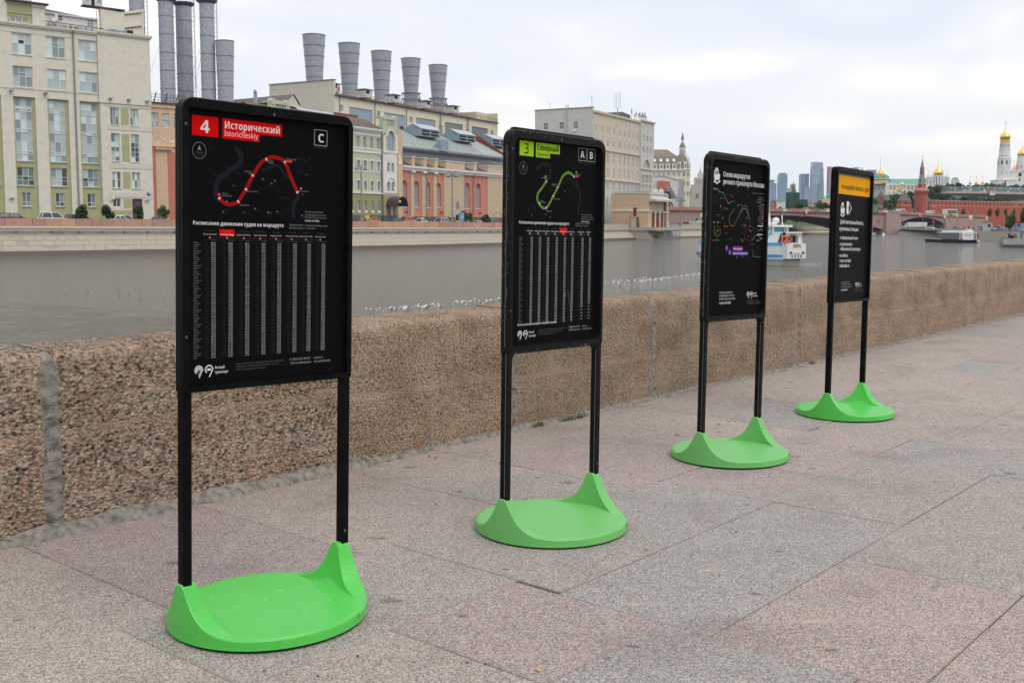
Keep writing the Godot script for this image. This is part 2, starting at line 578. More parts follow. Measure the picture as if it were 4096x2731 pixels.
	for q in [["glass_sky",0.42,0.5,0.52],["glass_mid",0.24,0.3,0.31],["glass_dark",0.05,0.065,0.065],["glass_pale",0.6,0.72,0.72],["glass_teal",0.13,0.2,0.19],["glass_blue",0.26,0.36,0.47],["glass_slate",0.19,0.21,0.23]]:
		mat(q[0],lin(q[1],q[2],q[3]),0.12,0.5)
	mat("black_hole",lin(0.012,0.012,0.015),0.8)
	mat("frame_white",lin(0.72,0.72,0.70),0.5)
	mat("frame_cream",lin(0.62,0.6,0.52),0.6)
	mat("frame_grey",lin(0.36,0.37,0.37),0.6)
	mat("frame_lilac",lin(0.62,0.6,0.66),0.5)
	# the stands
	textured(mat("stand_black",lin(0.006,0.006,0.007),0.42,0.2),noise_tex(fnoise(0.02,91,4),256,[0.3,0.7],[grey(0.7),grey(1.0)]),0.7)
	textured(mat("stand_black_worn",lin(0.01,0.01,0.011),0.46,0.25),noise_tex(fnoise(0.05,92,5),512,[0.2,0.62,0.72,0.8],[grey(0.6),grey(0.85),grey(1.0),grey(2.0)]),0.5)
	mat("scuff",lin(0.22,0.22,0.22),0.7)
	var dirt:=Image.create(512,512,false,Image.FORMAT_RGBA8)
	dirt.fill(Color(0.45,0.5,0.4,0))
	for i in 60:
		var r:=rng.randf_range(1.5,6)
		blot(dirt,rng.randf()*512,rng.randf()*512,r*rng.randf_range(1,3),r,Color(0.34,0.42,0.3,rng.randf_range(0.1,0.3)) if i % 3 else Color(0.75,0.85,0.72,0.35),rough)
	var dirt_tex:=ImageTexture.create_from_image(dirt)
	for q in [["green_fresh",0.085,0.53,0.08,0.32],["green_worn",0.15,0.48,0.13,0.42]]:
		detailed(mat(q[0],lin(q[1],q[2],q[3]),q[4],0.45),dirt_tex,0.8,BaseMaterial3D.BLEND_MODE_MIX)
	# plants
	mat("bark",lin(0.09,0.07,0.05),0.95)
	for q in [["leaf_a",0.055,0.1,0.025],["leaf_b",0.04,0.075,0.022],["leaf_c",0.085,0.13,0.03],["leaf_d",0.03,0.055,0.025]]:
		var m:=mat(q[0],lin(q[1],q[2],q[3]),0.7,0.3)
		m.vertex_color_use_as_albedo=true
		m.backlight_enabled=true
		m.backlight=Color(0.22,0.26,0.1)
	# water
	var w:=mat("water",lin(0.075,0.072,0.055),0.07,0.5)
	w.normal_enabled=true
	w.uv1_triplanar=true
	w.uv1_world_triplanar=true
	w.uv1_scale=Vector3(0.11,0.11,0.16)
	var rip:=NoiseTexture2D.new()
	rip.width=1024; rip.height=1024; rip.seamless=true; rip.as_normal_map=true; rip.bump_strength=14.0
	rip.noise=fnoise(0.018,101,5)
	w.normal_texture=rip
	w.normal_scale=1.6
	mat("foam",lin(0.75,0.76,0.76),0.8)

# near bank frame: s runs along the parapet,t away from the river
const BANK:=40.5
const BANK_AT:=Vector3(-1.109,0,-6.926)

func bank(s:float,t:float,y:=0.0) -> Vector3:
	var a:=deg_to_rad(BANK)
	return BANK_AT+Vector3(sin(a),0,-cos(a))*s+Vector3(cos(a),0,sin(a))*t+Vector3(0,y,0)

func bend(s:float) -> float:  # the parapet's foot: straight here,then curving away with the river
	return 0.0 if s < 6.0 else -0.00099*(s-6.0)*(s-6.0)

func make_ground() -> void:
	var g:=MB.new()
	g.quad(Vector3(-9000,-4.2,3000),Vector3(9000,-4.2,3000),Vector3(9000,-4.2,-12000),Vector3(-9000,-4.2,-12000))
	structure("ground",g,M.gravel_road)
	# the river: one rippled sheet
	var wv:=MB.new()
	var a:=deg_to_rad(32.0)
	var f:=Vector3(sin(a),0,-cos(a)); var r:=Vector3(cos(a),0,sin(a))
	var big:=fnoise(0.05,5,3); var small:=fnoise(0.22,9,3)
	var NS:=230; var NT:=150
	var ss:=[]; var tt:=[]
	for i in NS+1:
		ss.append(-130.0+1.1*i+maxf(0,i-150)*maxf(0,i-150)*0.07)
	for j in NT+1:
		tt.append(-215.0+1.4*j if j <= 139 else -20.4+(j-139)*1.4)
	var pts:=[]; var nor:=[]
	for i in NS+1:
		for j in NT+1:
			var p:Vector3=f*ss[i]+r*tt[j]
			var k:=1.0 if i < 150 else 0.0
			var h:=func(q:Vector3) -> float: return (big.get_noise_2d(q.x,q.z)*0.05+small.get_noise_2d(q.x*1.6,q.z)*0.05)*k
			var y:float=h.call(p)
			pts.append(p+Vector3(0,WATER+y,0))
			nor.append(Vector3((y-h.call(p+Vector3(0.4,0,0)))/0.4,1,(y-h.call(p+Vector3(0,0,0.4)))/0.4).normalized())
	for i in NS:
		for j in NT:
			var q:=i*(NT+1)+j
			wv.smooth_quad(pts[q],pts[q+1],pts[q+NT+2],pts[q+NT+1],nor[q],nor[q+1],nor[q+NT+2],nor[q+NT+1])
	structure("river_water",wv,M.water)
	# paving: a dark bed with every slab a piece of its own
	var bed:=MB.new()
	bed.quad(Vector3(-16,-0.03,12),Vector3(30,-0.03,12),Vector3(30,-0.03,0.02),Vector3(-16,-0.03,0.02))
	var pave:=structure("pavement",bed,M.joint)
	pave.position=BANK_AT
	pave.rotation.y=deg_to_rad(90.0-BANK)
	var S:=[
		[-4.0,-2.17,0.0,1.48,0],[-2.17,-1.15,0.0,1.48,3],[-1.15,-0.03,0.0,1.48,0],[-0.03,0.8,0.0,0.97,5],[-0.03,0.8,0.97,1.77,1],[0.8,2.08,0.0,0.56,0],[2.08,3.3,0.0,0.56,5],[3.3,5.2,0.0,0.53,0],
		[0.8,2.05,0.56,1.77,3],[2.05,3.22,0.56,1.77,5],[3.3,4.38,0.53,1.18,1],[4.38,5.2,0.53,1.18,5],[3.22,5.1,1.18,1.75,4],[5.2,7.4,0.0,0.55,5],[5.2,7.4,0.55,1.18,0],[5.1,7.1,1.18,1.9,5],
		[-4.0,-2.43,1.48,2.3,5],[-2.43,-0.95,1.48,2.3,1],[-0.95,-0.08,1.48,2.55,1],[-0.08,1.06,1.77,2.55,4],[1.06,1.85,1.77,2.5,3],[1.85,3.41,1.77,2.5,2],[3.41,5.1,1.75,2.7,0],[5.1,6.15,1.9,2.65,5],[6.15,8.0,1.88,2.62,0],
		[-4.0,-1.73,2.3,3.09,0],[-1.73,-0.97,2.3,3.09,3],[-0.97,1.06,2.55,3.3,4],[1.06,2.6,2.5,3.3,1],[2.6,3.41,2.5,3.22,4],[3.41,5.35,2.7,3.3,0],[5.35,7.0,2.65,3.3,5],[7.0,8.9,2.62,3.3,3],
		[-4.0,-1.75,3.09,3.9,5],[-1.75,-0.97,3.09,3.9,4],[-0.97,0.33,3.3,4.1,2],[0.33,2.6,3.3,4.1,1],[2.6,3.9,3.22,4.0,4],[3.9,5.8,3.3,4.0,0],[5.8,8.0,3.3,4.0,5],
		[7.1,7.42,1.18,1.88,0],[7.4,9.57,0.0,0.6,0],[7.4,9.5,0.6,1.3,5],[7.42,8.6,1.3,1.82,4],[8.6,10.4,1.3,1.95,3],[9.5,11.5,0.0,0.85,5],[9.5,11.5,0.85,1.3,0],[8.0,9.4,1.95,2.62,0],[9.4,11.3,1.95,2.62,5],
	]
	var seen:=[]
	for k in S:
		seen.append(Rect2(k[0],k[2],k[1]-k[0],k[3]-k[2]))
	var put:=func(x0:float,x1:float,z0:float,z1:float,tone: int) -> void:
		var b:=MB.new()
		var e:=0.0022+rng.randf()*0.0022; var c:=0.005
		var dy:=rng.randf_range(-0.002,0.002)+(rng.randf_range(-0.001,0.001))
		var zz0:=maxf(z0,0.0)
		var y0:=-0.028
		var y1:=dy
		var o:=[Vector3(x0+e,y1-c,z1-e),Vector3(x1-e,y1-c,z1-e),Vector3(x1-e,y1-c,zz0+e),Vector3(x0+e,y1-c,zz0+e)]
		var i:=[Vector3(x0+e+c,y1,z1-e-c),Vector3(x1-e-c,y1,z1-e-c),Vector3(x1-e-c,y1,zz0+e+c),Vector3(x0+e+c,y1,zz0+e+c)]
		b.quad(i[0],i[1],i[2],i[3])
		for q in 4:
			var w:=(q+1) % 4
			b.quad(o[q],o[w],i[w],i[q])
			b.quad(Vector3(o[q].x,y0,o[q].z),Vector3(o[w].x,y0,o[w].z),o[w],o[q])
		part("paving_slab",b,M["paving_%d" % tone],pave)
	for k in S:
		put.call(k[0],k[1],k[2],k[3],k[4])
	# the same bond carried on where the measured slabs end
	var z:=0.0
	var row:=0
	while z < 8.0:
		var h:float=[0.62,0.7,0.6,0.72,0.66,0.76][row % 6]
		var x:=-12.0+rng.randf()
		while x < 27.0:
			var l:=rng.randf_range(1.0,2.1)
			var parts:=[Rect2(x,z,l,h)]
			for q in seen:
				var next:=[]
				for p in parts:
					if not p.intersects(q):
						next.append(p)
						continue
					if p.position.x < q.position.x-0.05: next.append(Rect2(p.position.x,p.position.y,q.position.x-p.position.x,p.size.y))
					if p.end.x > q.end.x+0.05: next.append(Rect2(q.end.x,p.position.y,p.end.x-q.end.x,p.size.y))
					var xa:=maxf(p.position.x,q.position.x); var xb:=minf(p.end.x,q.end.x)
					if p.end.y > q.end.y+0.03: next.append(Rect2(xa,q.end.y,xb-xa,p.end.y-q.end.y))
					if p.position.y < q.position.y-0.03: next.append(Rect2(xa,p.position.y,xb-xa,q.position.y-p.position.y))
				parts=next
			for p in parts:
				if p.size.x > 0.03 and p.size.y > 0.02:
					put.call(p.position.x,p.end.x,p.position.y,p.end.y,rng.randi() % 6)
			x += l
		z += h
		row += 1
	# the embankment ground on from there
	var q:=MB.new()
	var last:=[]
	for i in 60:
		var s:=-60.0+i*7.0
		var t:=bend(s) if s > 24.0 else 0.0
		var y:=lerpf(-0.03,-0.45,clampf((s-40.0)/150.0,0,1))
		var two:=[bank(s,t-0.5,y-0.02),bank(s,80.0+maxf(0,s-30)*0.35,y-0.02)]
		if last.size():
			q.quad(last[0],last[1],two[1],two[0])
		last=two
	structure("embankment_ground",q,M.gravel_road)

func make_parapet() -> void:
	var w:=thing("parapet_wall","long rough granite parapet wall behind the four black stands, curving along the river","wall",BANK_AT,BANK)
	var cut:=[-9.6,-7.6,-5.8,-3.9,-1.95,0.0,1.74,3.72,6.74,8.65,10.7,12.6,14.4,16.2]
	while cut[-1] < 40.0:
		cut.append(cut[-1]+rng.randf_range(1.7,2.2))
	var tones:=["block_grey","block_grey","block_coarse","block_coarse","block_coarse","block_warm","block_grey","block_grey","block_grey","block_warm","block_warm","block_pale","block_pale"]
	var tr:=func(p: Vector2,s:float) -> Vector3: return Vector3(s,p.y,bend(s)+p.x)
	for i in cut.size()-1:
		var s0:float=cut[i]+0.028; var s1:float=cut[i+1]-0.028
		var b:=MB.new()
		var out:=rng.randf_range(-0.008,0.006)
		var H:=0.945+rng.randf_range(-0.008,0.008)
		var prof:=[Vector2(out-0.0,-0.06),Vector2(out,0.3),Vector2(out-0.004,0.6),Vector2(out-0.012,H-0.07),Vector2(out-0.024,H-0.032),Vector2(out-0.05,H-0.012),Vector2(out-0.09,H),Vector2(-0.42,H+0.012),Vector2(-0.47,H-0.01),Vector2(-0.5,H-0.06),Vector2(-0.52,-0.3)]
		var N:=5
		for k in N:
			var a:=lerpf(s0,s1,k/float(N)); var c:=lerpf(s0,s1,(k+1)/float(N))
			for j in prof.size()-1:
				var d: Vector2=(prof[j+1]-prof[j]).normalized()
				var nn:=Vector3(0,-d.x,d.y)
				var n0:=nn; var n1:=nn
				if j > 0:
					var e: Vector2=(prof[j]-prof[j-1]).normalized()
					n0=(nn+Vector3(0,-e.x,e.y)).normalized()
				if j < prof.size()-2:
					var e: Vector2=(prof[j+2]-prof[j+1]).normalized()
					n1=(nn+Vector3(0,-e.x,e.y)).normalized()
				b.smooth_quad(tr.call(prof[j],a),tr.call(prof[j],c),tr.call(prof[j+1],c),tr.call(prof[j+1],a),n0,n0,n1,n1)
		for e in [[s0,-1.0],[s1,1.0]]:
			for j in range(1,prof.size()-1):
				if e[1] > 0:
					b.tri(tr.call(prof[0],e[0]),tr.call(prof[j+1],e[0]),tr.call(prof[j],e[0]))
				else:
					b.tri(tr.call(prof[0],e[0]),tr.call(prof[j],e[0]),tr.call(prof[j+1],e[0]))
		part("granite_block",b,M[tones[i]] if i < tones.size() else M.block_pale,w)
		# the smeared mortar of the joint,flush with the face and over the top
		var m:=MB.new()
		var wob:=fnoise(0.9,200+i,2)
		var wide:=0.055 if i < 8 else 0.035
		if i > 0:
			var ring_pts:=[Vector2(0.006,-0.03),Vector2(0.004,0.2),Vector2(0.003,0.45),Vector2(-0.002,0.7),Vector2(-0.008,H-0.075),Vector2(-0.02,H-0.04),Vector2(-0.05,H-0.014),Vector2(-0.1,H-0.004),Vector2(-0.44,H+0.002),Vector2(-0.5,H-0.08),Vector2(-0.515,-0.3)]
			for j in ring_pts.size()-1:
				var w0:float=wide*(1.0+0.35*wob.get_noise_1d(j*3.0)); var w1:float=wide*(1.0+0.35*wob.get_noise_1d(j*3.0+3.0))
				var c0:float=cut[i]+0.008*wob.get_noise_1d(j*3.0+50.0); var c1:float=cut[i]+0.008*wob.get_noise_1d(j*3.0+53.0)
				var p: Vector2=ring_pts[j]; var q: Vector2=ring_pts[j+1]
				var inn:=(Vector2(-0.25,0.45)-p).normalized()*0.02; var inq:=(Vector2(-0.25,0.45)-q).normalized()*0.02
				m.quad(tr.call(p+inn,c0-w0),tr.call(p,c0-w0*0.6),tr.call(q,c1-w1*0.6),tr.call(q+inq,c1-w1))
				m.quad(tr.call(p,c0-w0*0.6),tr.call(p,c0+w0*0.6),tr.call(q,c1+w1*0.6),tr.call(q,c1-w1*0.6))
				m.quad(tr.call(p,c0+w0*0.6),tr.call(p+inn,c0+w0),tr.call(q+inq,c1+w1),tr.call(q,c1+w1*0.6))
			part("mortar_joint",m,M.mortar,w)
	# broken mortar fillet along the foot
	var fl:=MB.new()
	var bump:=fnoise(2.2,7,4)
	var x:=-9.0
	while x < 26.0:
		var st:=0.06
		var pr:=[]
		for e in [x,x+st]:
			var k:=0.5+0.5*bump.get_noise_1d(e*0.7)
			var k2:=0.5+0.5*bump.get_noise_1d(e*0.7+90.0)
			var big:=1.5 if e < 0.2 else 0.8
			pr.append([Vector2(0.0,0.012+0.055*k*big),Vector2(0.018+0.03*k2*big,0.01+0.035*k*big),Vector2(0.035+0.07*k2*big,-0.012)])
		for j in 2:
			fl.quad(tr.call(pr[0][j+1],x),tr.call(pr[1][j+1],x+st),tr.call(pr[1][j],x+st),tr.call(pr[0][j],x))
		x += st
	part("mortar_fillet",fl,M.mortar,w)
	# rust stains that ran down the faces: thin deposits standing on the stone
	mat("rust_stain",lin(0.30,0.135,0.04),0.95,0.1)
	var rs:=MB.new()
	for i in 330:
		var s:=rng.randf_range(-1.9,14.0)
		if rng.randf() < 0.35: s=rng.randf_range(0.1,1.7)
		var y:=0.03+pow(rng.randf(),2.0)*0.4
		var hgt:=rng.randf_range(0.006,0.03); var wd:=rng.randf_range(0.003,0.009)
		var z:=bend(s)+0.0065-y*0.008
		var lean:=rng.randf_range(-0.006,0.012)
		rs.quad(Vector3(s-wd,y,z),Vector3(s+wd,y-0.002,z),Vector3(s+wd*0.4+lean,y+hgt,z),Vector3(s-wd*0.5+lean,y+hgt*0.8,z))
	var o:=part("rust_stain",rs,M.rust_stain,w)
	o.set_meta("kind","stuff")
	# the river side of the quay under the parapet
	var k:=MB.new()
	var last:=[]
	for i in 70:
		var s:=-60.0+i*5.4
		var t:=bend(s)-0.53
		var two:=[bank(s,t,-0.05),bank(s,t-0.7,WATER-0.4)]
		if last.size():
			k.quad(last[0],two[0],two[1],last[1])
		last=two
	structure("quay_face",k,M.quay_stone)

# ------------------------------------------------------------------ facades

var pane_quad: QuadMesh

func pane(parent: Node,x0:float,y0:float,x1:float,y1:float,z:float,m: Material) -> void:
	if pane_quad == null:
		pane_quad=QuadMesh.new()
		pane_quad.size=Vector2.ONE
	var o:=part_mesh("pane",pane_quad,m,parent)
	o.position=Vector3((x0+x1)*0.5,(y0+y1)*0.5,z)
	o.scale=Vector3(x1-x0,y1-y0,1)

func win(parent: Node,r: Rect2,z:float,vb: Array,hb: Array,fw:float,fm: Material,glass: Array,each:=true,deep:=0.07) -> MeshInstance3D:
	# a framed window: bars at the given fractions across and up,its panes children of it
	var f:=MB.new()
	var x0:=r.position.x; var x1:=r.end.x; var y0:=r.position.y; var y1:=r.end.y
	f.box(x0,y0,z-deep,x0+fw,y1,z); f.box(x1-fw,y0,z-deep,x1,y1,z)
	f.box(x0+fw,y0,z-deep,x1-fw,y0+fw,z); f.box(x0+fw,y1-fw,z-deep,x1-fw,y1,z)
	for v in vb:
		var x:=lerpf(x0,x1,v)
		f.box(x-fw*0.4,y0+fw,z-deep,x+fw*0.4,y1-fw,z-0.004)
	for h in hb:
		var y:=lerpf(y0,y1,h)
		f.box(x0+fw,y-fw*0.4,z-deep+0.003,x1-fw,y+fw*0.4,z-0.008)
	var o:=part("window",f,fm,parent)
	var xs:=[0.0]+vb+[1.0]; var ys:=[0.0]+hb+[1.0]
	if each:
		for i in xs.size()-1:
			for j in ys.size()-1:
				pane(o,lerpf(x0,x1,xs[i]),lerpf(y0,y1,ys[j]),lerpf(x0,x1,xs[i+1]),lerpf(y0,y1,ys[j+1]),z-deep*0.8,glass[rng.randi() % glass.size()])
	else:
		pane(o,x0,y0,x1,y1,z-deep*0.8,glass[rng.randi() % glass.size()])
	return o

func arch_win(parent: Node,x0:float,x1:float,y0:float,y1:float,z:float,bars: int,rows: int,fm: Material,gm: Material) -> void:
	var f:=MB.new()
	var r:=(x1-x0)*0.5; var cx:=(x0+x1)*0.5; var cy:=y1-r
	var w:=0.07
	f.box(x0,y0,z-0.1,x0+w,cy,z); f.box(x1-w,y0,z-0.1,x1,cy,z); f.box(x0,y0,z-0.1,x1,y0+w,z)
	for i in range(1,bars):
		var x:=lerpf(x0,x1,i/float(bars))
		f.box(x-w*0.3,y0,z-0.08,x+w*0.3,cy+(0.0 if rows > 3 else sqrt(maxf(0,r*r-(x-cx)*(x-cx)))),z-0.003)
	for j in range(1,rows+1):
		var y:=lerpf(y0,cy,j/float(rows))
		f.box(x0,y-w*0.3,z-0.08,x1,y+w*0.3,z-0.006)
	for i in 10:
		var a:=PI*i/10; var b:=PI*(i+1)/10
		f.beam(Vector3(cx+cos(a)*(r-w*0.5),cy+sin(a)*(r-w*0.5),z-0.04),Vector3(cx+cos(b)*(r-w*0.5),cy+sin(b)*(r-w*0.5),z-0.04),0.06,w)
		if rows > 3:
			f.beam(Vector3(cx+cos(a)*r*0.45,cy+sin(a)*r*0.45,z-0.05),Vector3(cx+cos(b)*r*0.45,cy+sin(b)*r*0.45,z-0.05),0.04,0.05)
	if rows > 3:
		for k in [0.25,0.5,0.75]:
			f.beam(Vector3(cx+cos(PI*k)*r*0.45,cy+sin(PI*k)*r*0.45,z-0.05),Vector3(cx+cos(PI*k)*r,cy+sin(PI*k)*r,z-0.05),0.04,0.05)
	var o:=part("window",f,fm,parent)
	var g:=MB.new()
	g.quad(Vector3(x0,y0,z-0.09),Vector3(x1,y0,z-0.09),Vector3(x1,cy,z-0.09),Vector3(x0,cy,z-0.09))
	for i in 10:
		var a:=PI*i/10; var b:=PI*(i+1)/10
		g.tri(Vector3(cx,cy,z-0.09),Vector3(cx+cos(a)*r,cy+sin(a)*r,z-0.09),Vector3(cx+cos(b)*r,cy+sin(b)*r,z-0.09))
	part("pane",g,gm,o)

func shell(mb: MB,x0:float,x1:float,y0:float,y1:float,z:float,depth:float,roof:=true) -> void:  # the other sides of a block whose front is at z
	var b:=z-depth
	mb.quad(Vector3(x1,y0,z),Vector3(x1,y0,b),Vector3(x1,y1,b),Vector3(x1,y1,z))
	mb.quad(Vector3(x0,y0,b),Vector3(x0,y0,z),Vector3(x0,y1,z),Vector3(x0,y1,b))
	mb.quad(Vector3(x1,y0,b),Vector3(x0,y0,b),Vector3(x0,y1,b),Vector3(x1,y1,b))
	if roof:
		mb.quad(Vector3(x0,y1,z),Vector3(x1,y1,z),Vector3(x1,y1,b),Vector3(x0,y1,b))

func bx(parent: Node,called: String,m: Material,x0:float,y0:float,z0:float,x1:float,y1:float,z1:float) -> MeshInstance3D:
	var b:=MB.new()
	b.box(x0,y0,z0,x1,y1,z1)
	return part(called,b,m,parent)

func pipe(parent: Node,called: String,m: Material,pts: Array,r:float,seg:=6) -> MeshInstance3D:
	var b:=MB.new()
	b.path(pts,r,seg)
	return part(called,b,m,parent)

# ------------------------------------------------------------------ far bank

const SHORE:=[Vector2(-150,-85),Vector2(-110,-118),Vector2(-72.2,-150.6),Vector2(-53.1,-165.8),Vector2(-29.5,-188.5),Vector2(-2.3,-226.4),Vector2(26.4,-297.4),Vector2(66.5,-373.1),Vector2(110,-452),Vector2(167.5,-552.8),Vector2(215,-640)]
const SHORE_TOP:=[2.75,2.7,2.62,2.5,2.32,2.18,1.95,1.9,1.5,1.0,1.0]

func shore(i:float) -> Array:  # [waterline point,direction,height of the parapet's top]
	var k:=clampi(int(i),0,SHORE.size()-2)
	var f:=i-k
	var p: Vector2=SHORE[k].cubic_interpolate(SHORE[k+1],SHORE[maxi(k-1,0)],SHORE[mini(k+2,SHORE.size()-1)],f)
	var q: Vector2=SHORE[k].cubic_interpolate(SHORE[k+1],SHORE[maxi(k-1,0)],SHORE[mini(k+2,SHORE.size()-1)],f+0.02)
	return [p,(q-p).normalized(),lerpf(SHORE_TOP[k],SHORE_TOP[k+1],f)]

func make_far_bank() -> void:
	# stations about a metre apart along the shore
	var st:=[]
	var i:=0.3
	while i < 9.9:
		st.append(shore(i))
		var len:float=SHORE[int(i)].distance_to(SHORE[int(i)+1])
		i += 1.0/len
	var at:=func(k:float,off:float,y:float) -> Vector3:  # off: metres inland from the waterline
		var a: Array=st[clampi(int(k),0,st.size()-2)]; var b: Array=st[clampi(int(k),0,st.size()-2)+1]
		var p: Vector2=a[0].lerp(b[0],k-int(k))
		var inland:=Vector2(a[1].y,-a[1].x)
		var q:=p+inland*off
		return Vector3(q.x,y,q.y)
	var w:=thing("embankment_wall","sloping stone embankment wall with red granite parapet across the river","embankment wall")
	var N:=st.size()-1
	var core:=MB.new(); var band:=MB.new(); var ledge:=MB.new(); var tubes:=MB.new()
	for k in range(0,N,2):
		var e:=mini(k+2,N)
		var y0:float=st[k][2]; var y1:float=st[e][2]
		core.quad(at.call(k,-0.2,WATER-0.5),at.call(e,-0.2,WATER-0.5),at.call(e,0.35,WATER+0.55),at.call(k,0.35,WATER+0.55))
		core.quad(at.call(k,0.42,WATER+0.5),at.call(e,0.42,WATER+0.5),at.call(e,2.2,y1-1.75),at.call(k,2.2,y0-1.75))
		var prof:=[Vector2(2.3,-1.75),Vector2(1.9,-1.62),Vector2(1.78,-1.5),Vector2(1.78,-1.3),Vector2(1.92,-1.14),Vector2(2.3,-1.1)]
		for j in prof.size()-1:
			ledge.quad(at.call(k,prof[j].x,y0+prof[j].y),at.call(e,prof[j].x,y1+prof[j].y),at.call(e,prof[j+1].x,y1+prof[j+1].y),at.call(k,prof[j+1].x,y0+prof[j+1].y))
		tubes.tube(at.call(k,1.62,y0-1.78),at.call(e,1.62,y1-1.78),0.14,0.14,6,false)
	part("wall_core",core,M.quay_stone,w)
	part("cornice",ledge,M.quay_beige,w)
	part("pipe",tubes,M.concrete,w)
	# brackets under the pipe,one by one
	for k in range(4,230,4):
		var b:=MB.new()
		var y:float=st[k][2]
		b.beam(at.call(k+0.5,1.6,y-1.96),at.call(k+0.5,2.1,y-2.05),0.18,0.16)
		part("bracket",b,M.steel_dark,w)
	# facing stones in four leaning courses; the nearest ones as pieces,the rest joined
	var far:=MB.new()
	var count:=0
	for c in 4:
		var k:=14.0+rng.randf()
		while k < N-4:
			var l:=rng.randf_range(0.9,1.7) if c > 0 else rng.randf_range(1.6,3.0)
			var g:=0.025
			var f0:=c/4.0+0.006; var f1:=(c+1)/4.0-0.006
			var out:=rng.randf_range(0.03,0.08)
			var yt:float=st[int(k)][2]-1.75
			var a0:=lerpf(0.42,2.2,f0)-out; var a1:=lerpf(0.42,2.2,f1)-out
			var h0:=lerpf(WATER+0.5,yt,f0); var h1:=lerpf(WATER+0.5,yt,f1)
			if c == 0: h0 += rng.randf_range(-0.16,0.1)
			var near:=k < 92.0+c*2.0 and count < 296
			var b:=MB.new() if near else far
			var sl:=0.3
			b.quad(at.call(k+g+sl*(1-f0),a0,h0),at.call(k+l-g+sl*(1-f0),a0,h0),at.call(k+l-g+sl*(1-f1),a1,h1),at.call(k+g+sl*(1-f1),a1,h1))
			b.quad(at.call(k+g+sl*(1-f1),a1,h1),at.call(k+l-g+sl*(1-f1),a1,h1),at.call(k+l-g+sl*(1-f1),a1+0.2,h1),at.call(k+g+sl*(1-f1),a1+0.2,h1))
			b.quad(at.call(k+g+sl*(1-f0),a0+0.2,h0),at.call(k+l-g+sl*(1-f0),a0+0.2,h0),at.call(k+l-g+sl*(1-f0),a0,h0),at.call(k+g+sl*(1-f0),a0,h0))
			if near:
				part("facing_stone",b,M["quay_block_%d" % (rng.randi() % 5)],w)
				count += 1
			k += l
	var o:=part("facing_stone",far,M.quay_block_1,w)
	o.set_meta("kind","stuff")
	# the dark wet foot
	mat("wet_stone",lin(0.085,0.07,0.055),0.6)
	var wet:=MB.new()
	for k in range(0,N,2):
		var e:=mini(k+2,N)
		wet.quad(at.call(k,-0.25,WATER-0.4),at.call(e,-0.25,WATER-0.4),at.call(e,0.22,WATER+0.5),at.call(k,0.22,WATER+0.5))
		wet.quad(at.call(k,0.22,WATER+0.5),at.call(e,0.22,WATER+0.5),at.call(e,0.5,WATER+0.53),at.call(k,0.5,WATER+0.53))
	part("wet_foot",wet,M.wet_stone,w)
	# parapet stones
	var k:=10.0
	var pick:=["parapet_red","parapet_red_b","parapet_red_c"]
	while k < N-5:
		var l:=rng.randf_range(1.4,2.9)
		var y0:float=st[int(k)][2]; var y1:float=st[mini(int(k+l),N)][2]
		var b:=MB.new()
		var A:=func(f:float,off:float,y:float) -> Vector3: return at.call(k+f*(l-0.05)+0.025,off,y)
		var near:Vector3=A.call(0.5,2.0,1.0)
		var beyond:=near.z < -290.0
		b.hexa([A.call(0.0,2.02,y0-1.1),A.call(1.0,2.02,y1-1.1),A.call(1.0,2.5,y1-1.1),A.call(0.0,2.5,y0-1.1),A.call(0.0,2.06,y0),A.call(1.0,2.06,y1),A.call(1.0,2.46,y1),A.call(0.0,2.46,y0)])
		part("parapet_stone",b,M.quay_beige if beyond else M[pick[rng.randi() % 3]],w)
		k += l if not beyond else l
	# road and ground behind
	var road:=MB.new()
	for q in range(0,N,4):
		var e:=mini(q+4,N)
		road.quad(at.call(q,2.3,st[q][2]-0.75),at.call(e,2.3,st[e][2]-0.75),at.call(e,90.0,st[e][2]-0.7),at.call(q,90.0,st[q][2]-0.7))
	structure("far_embankment_road",road,M.gravel_road)

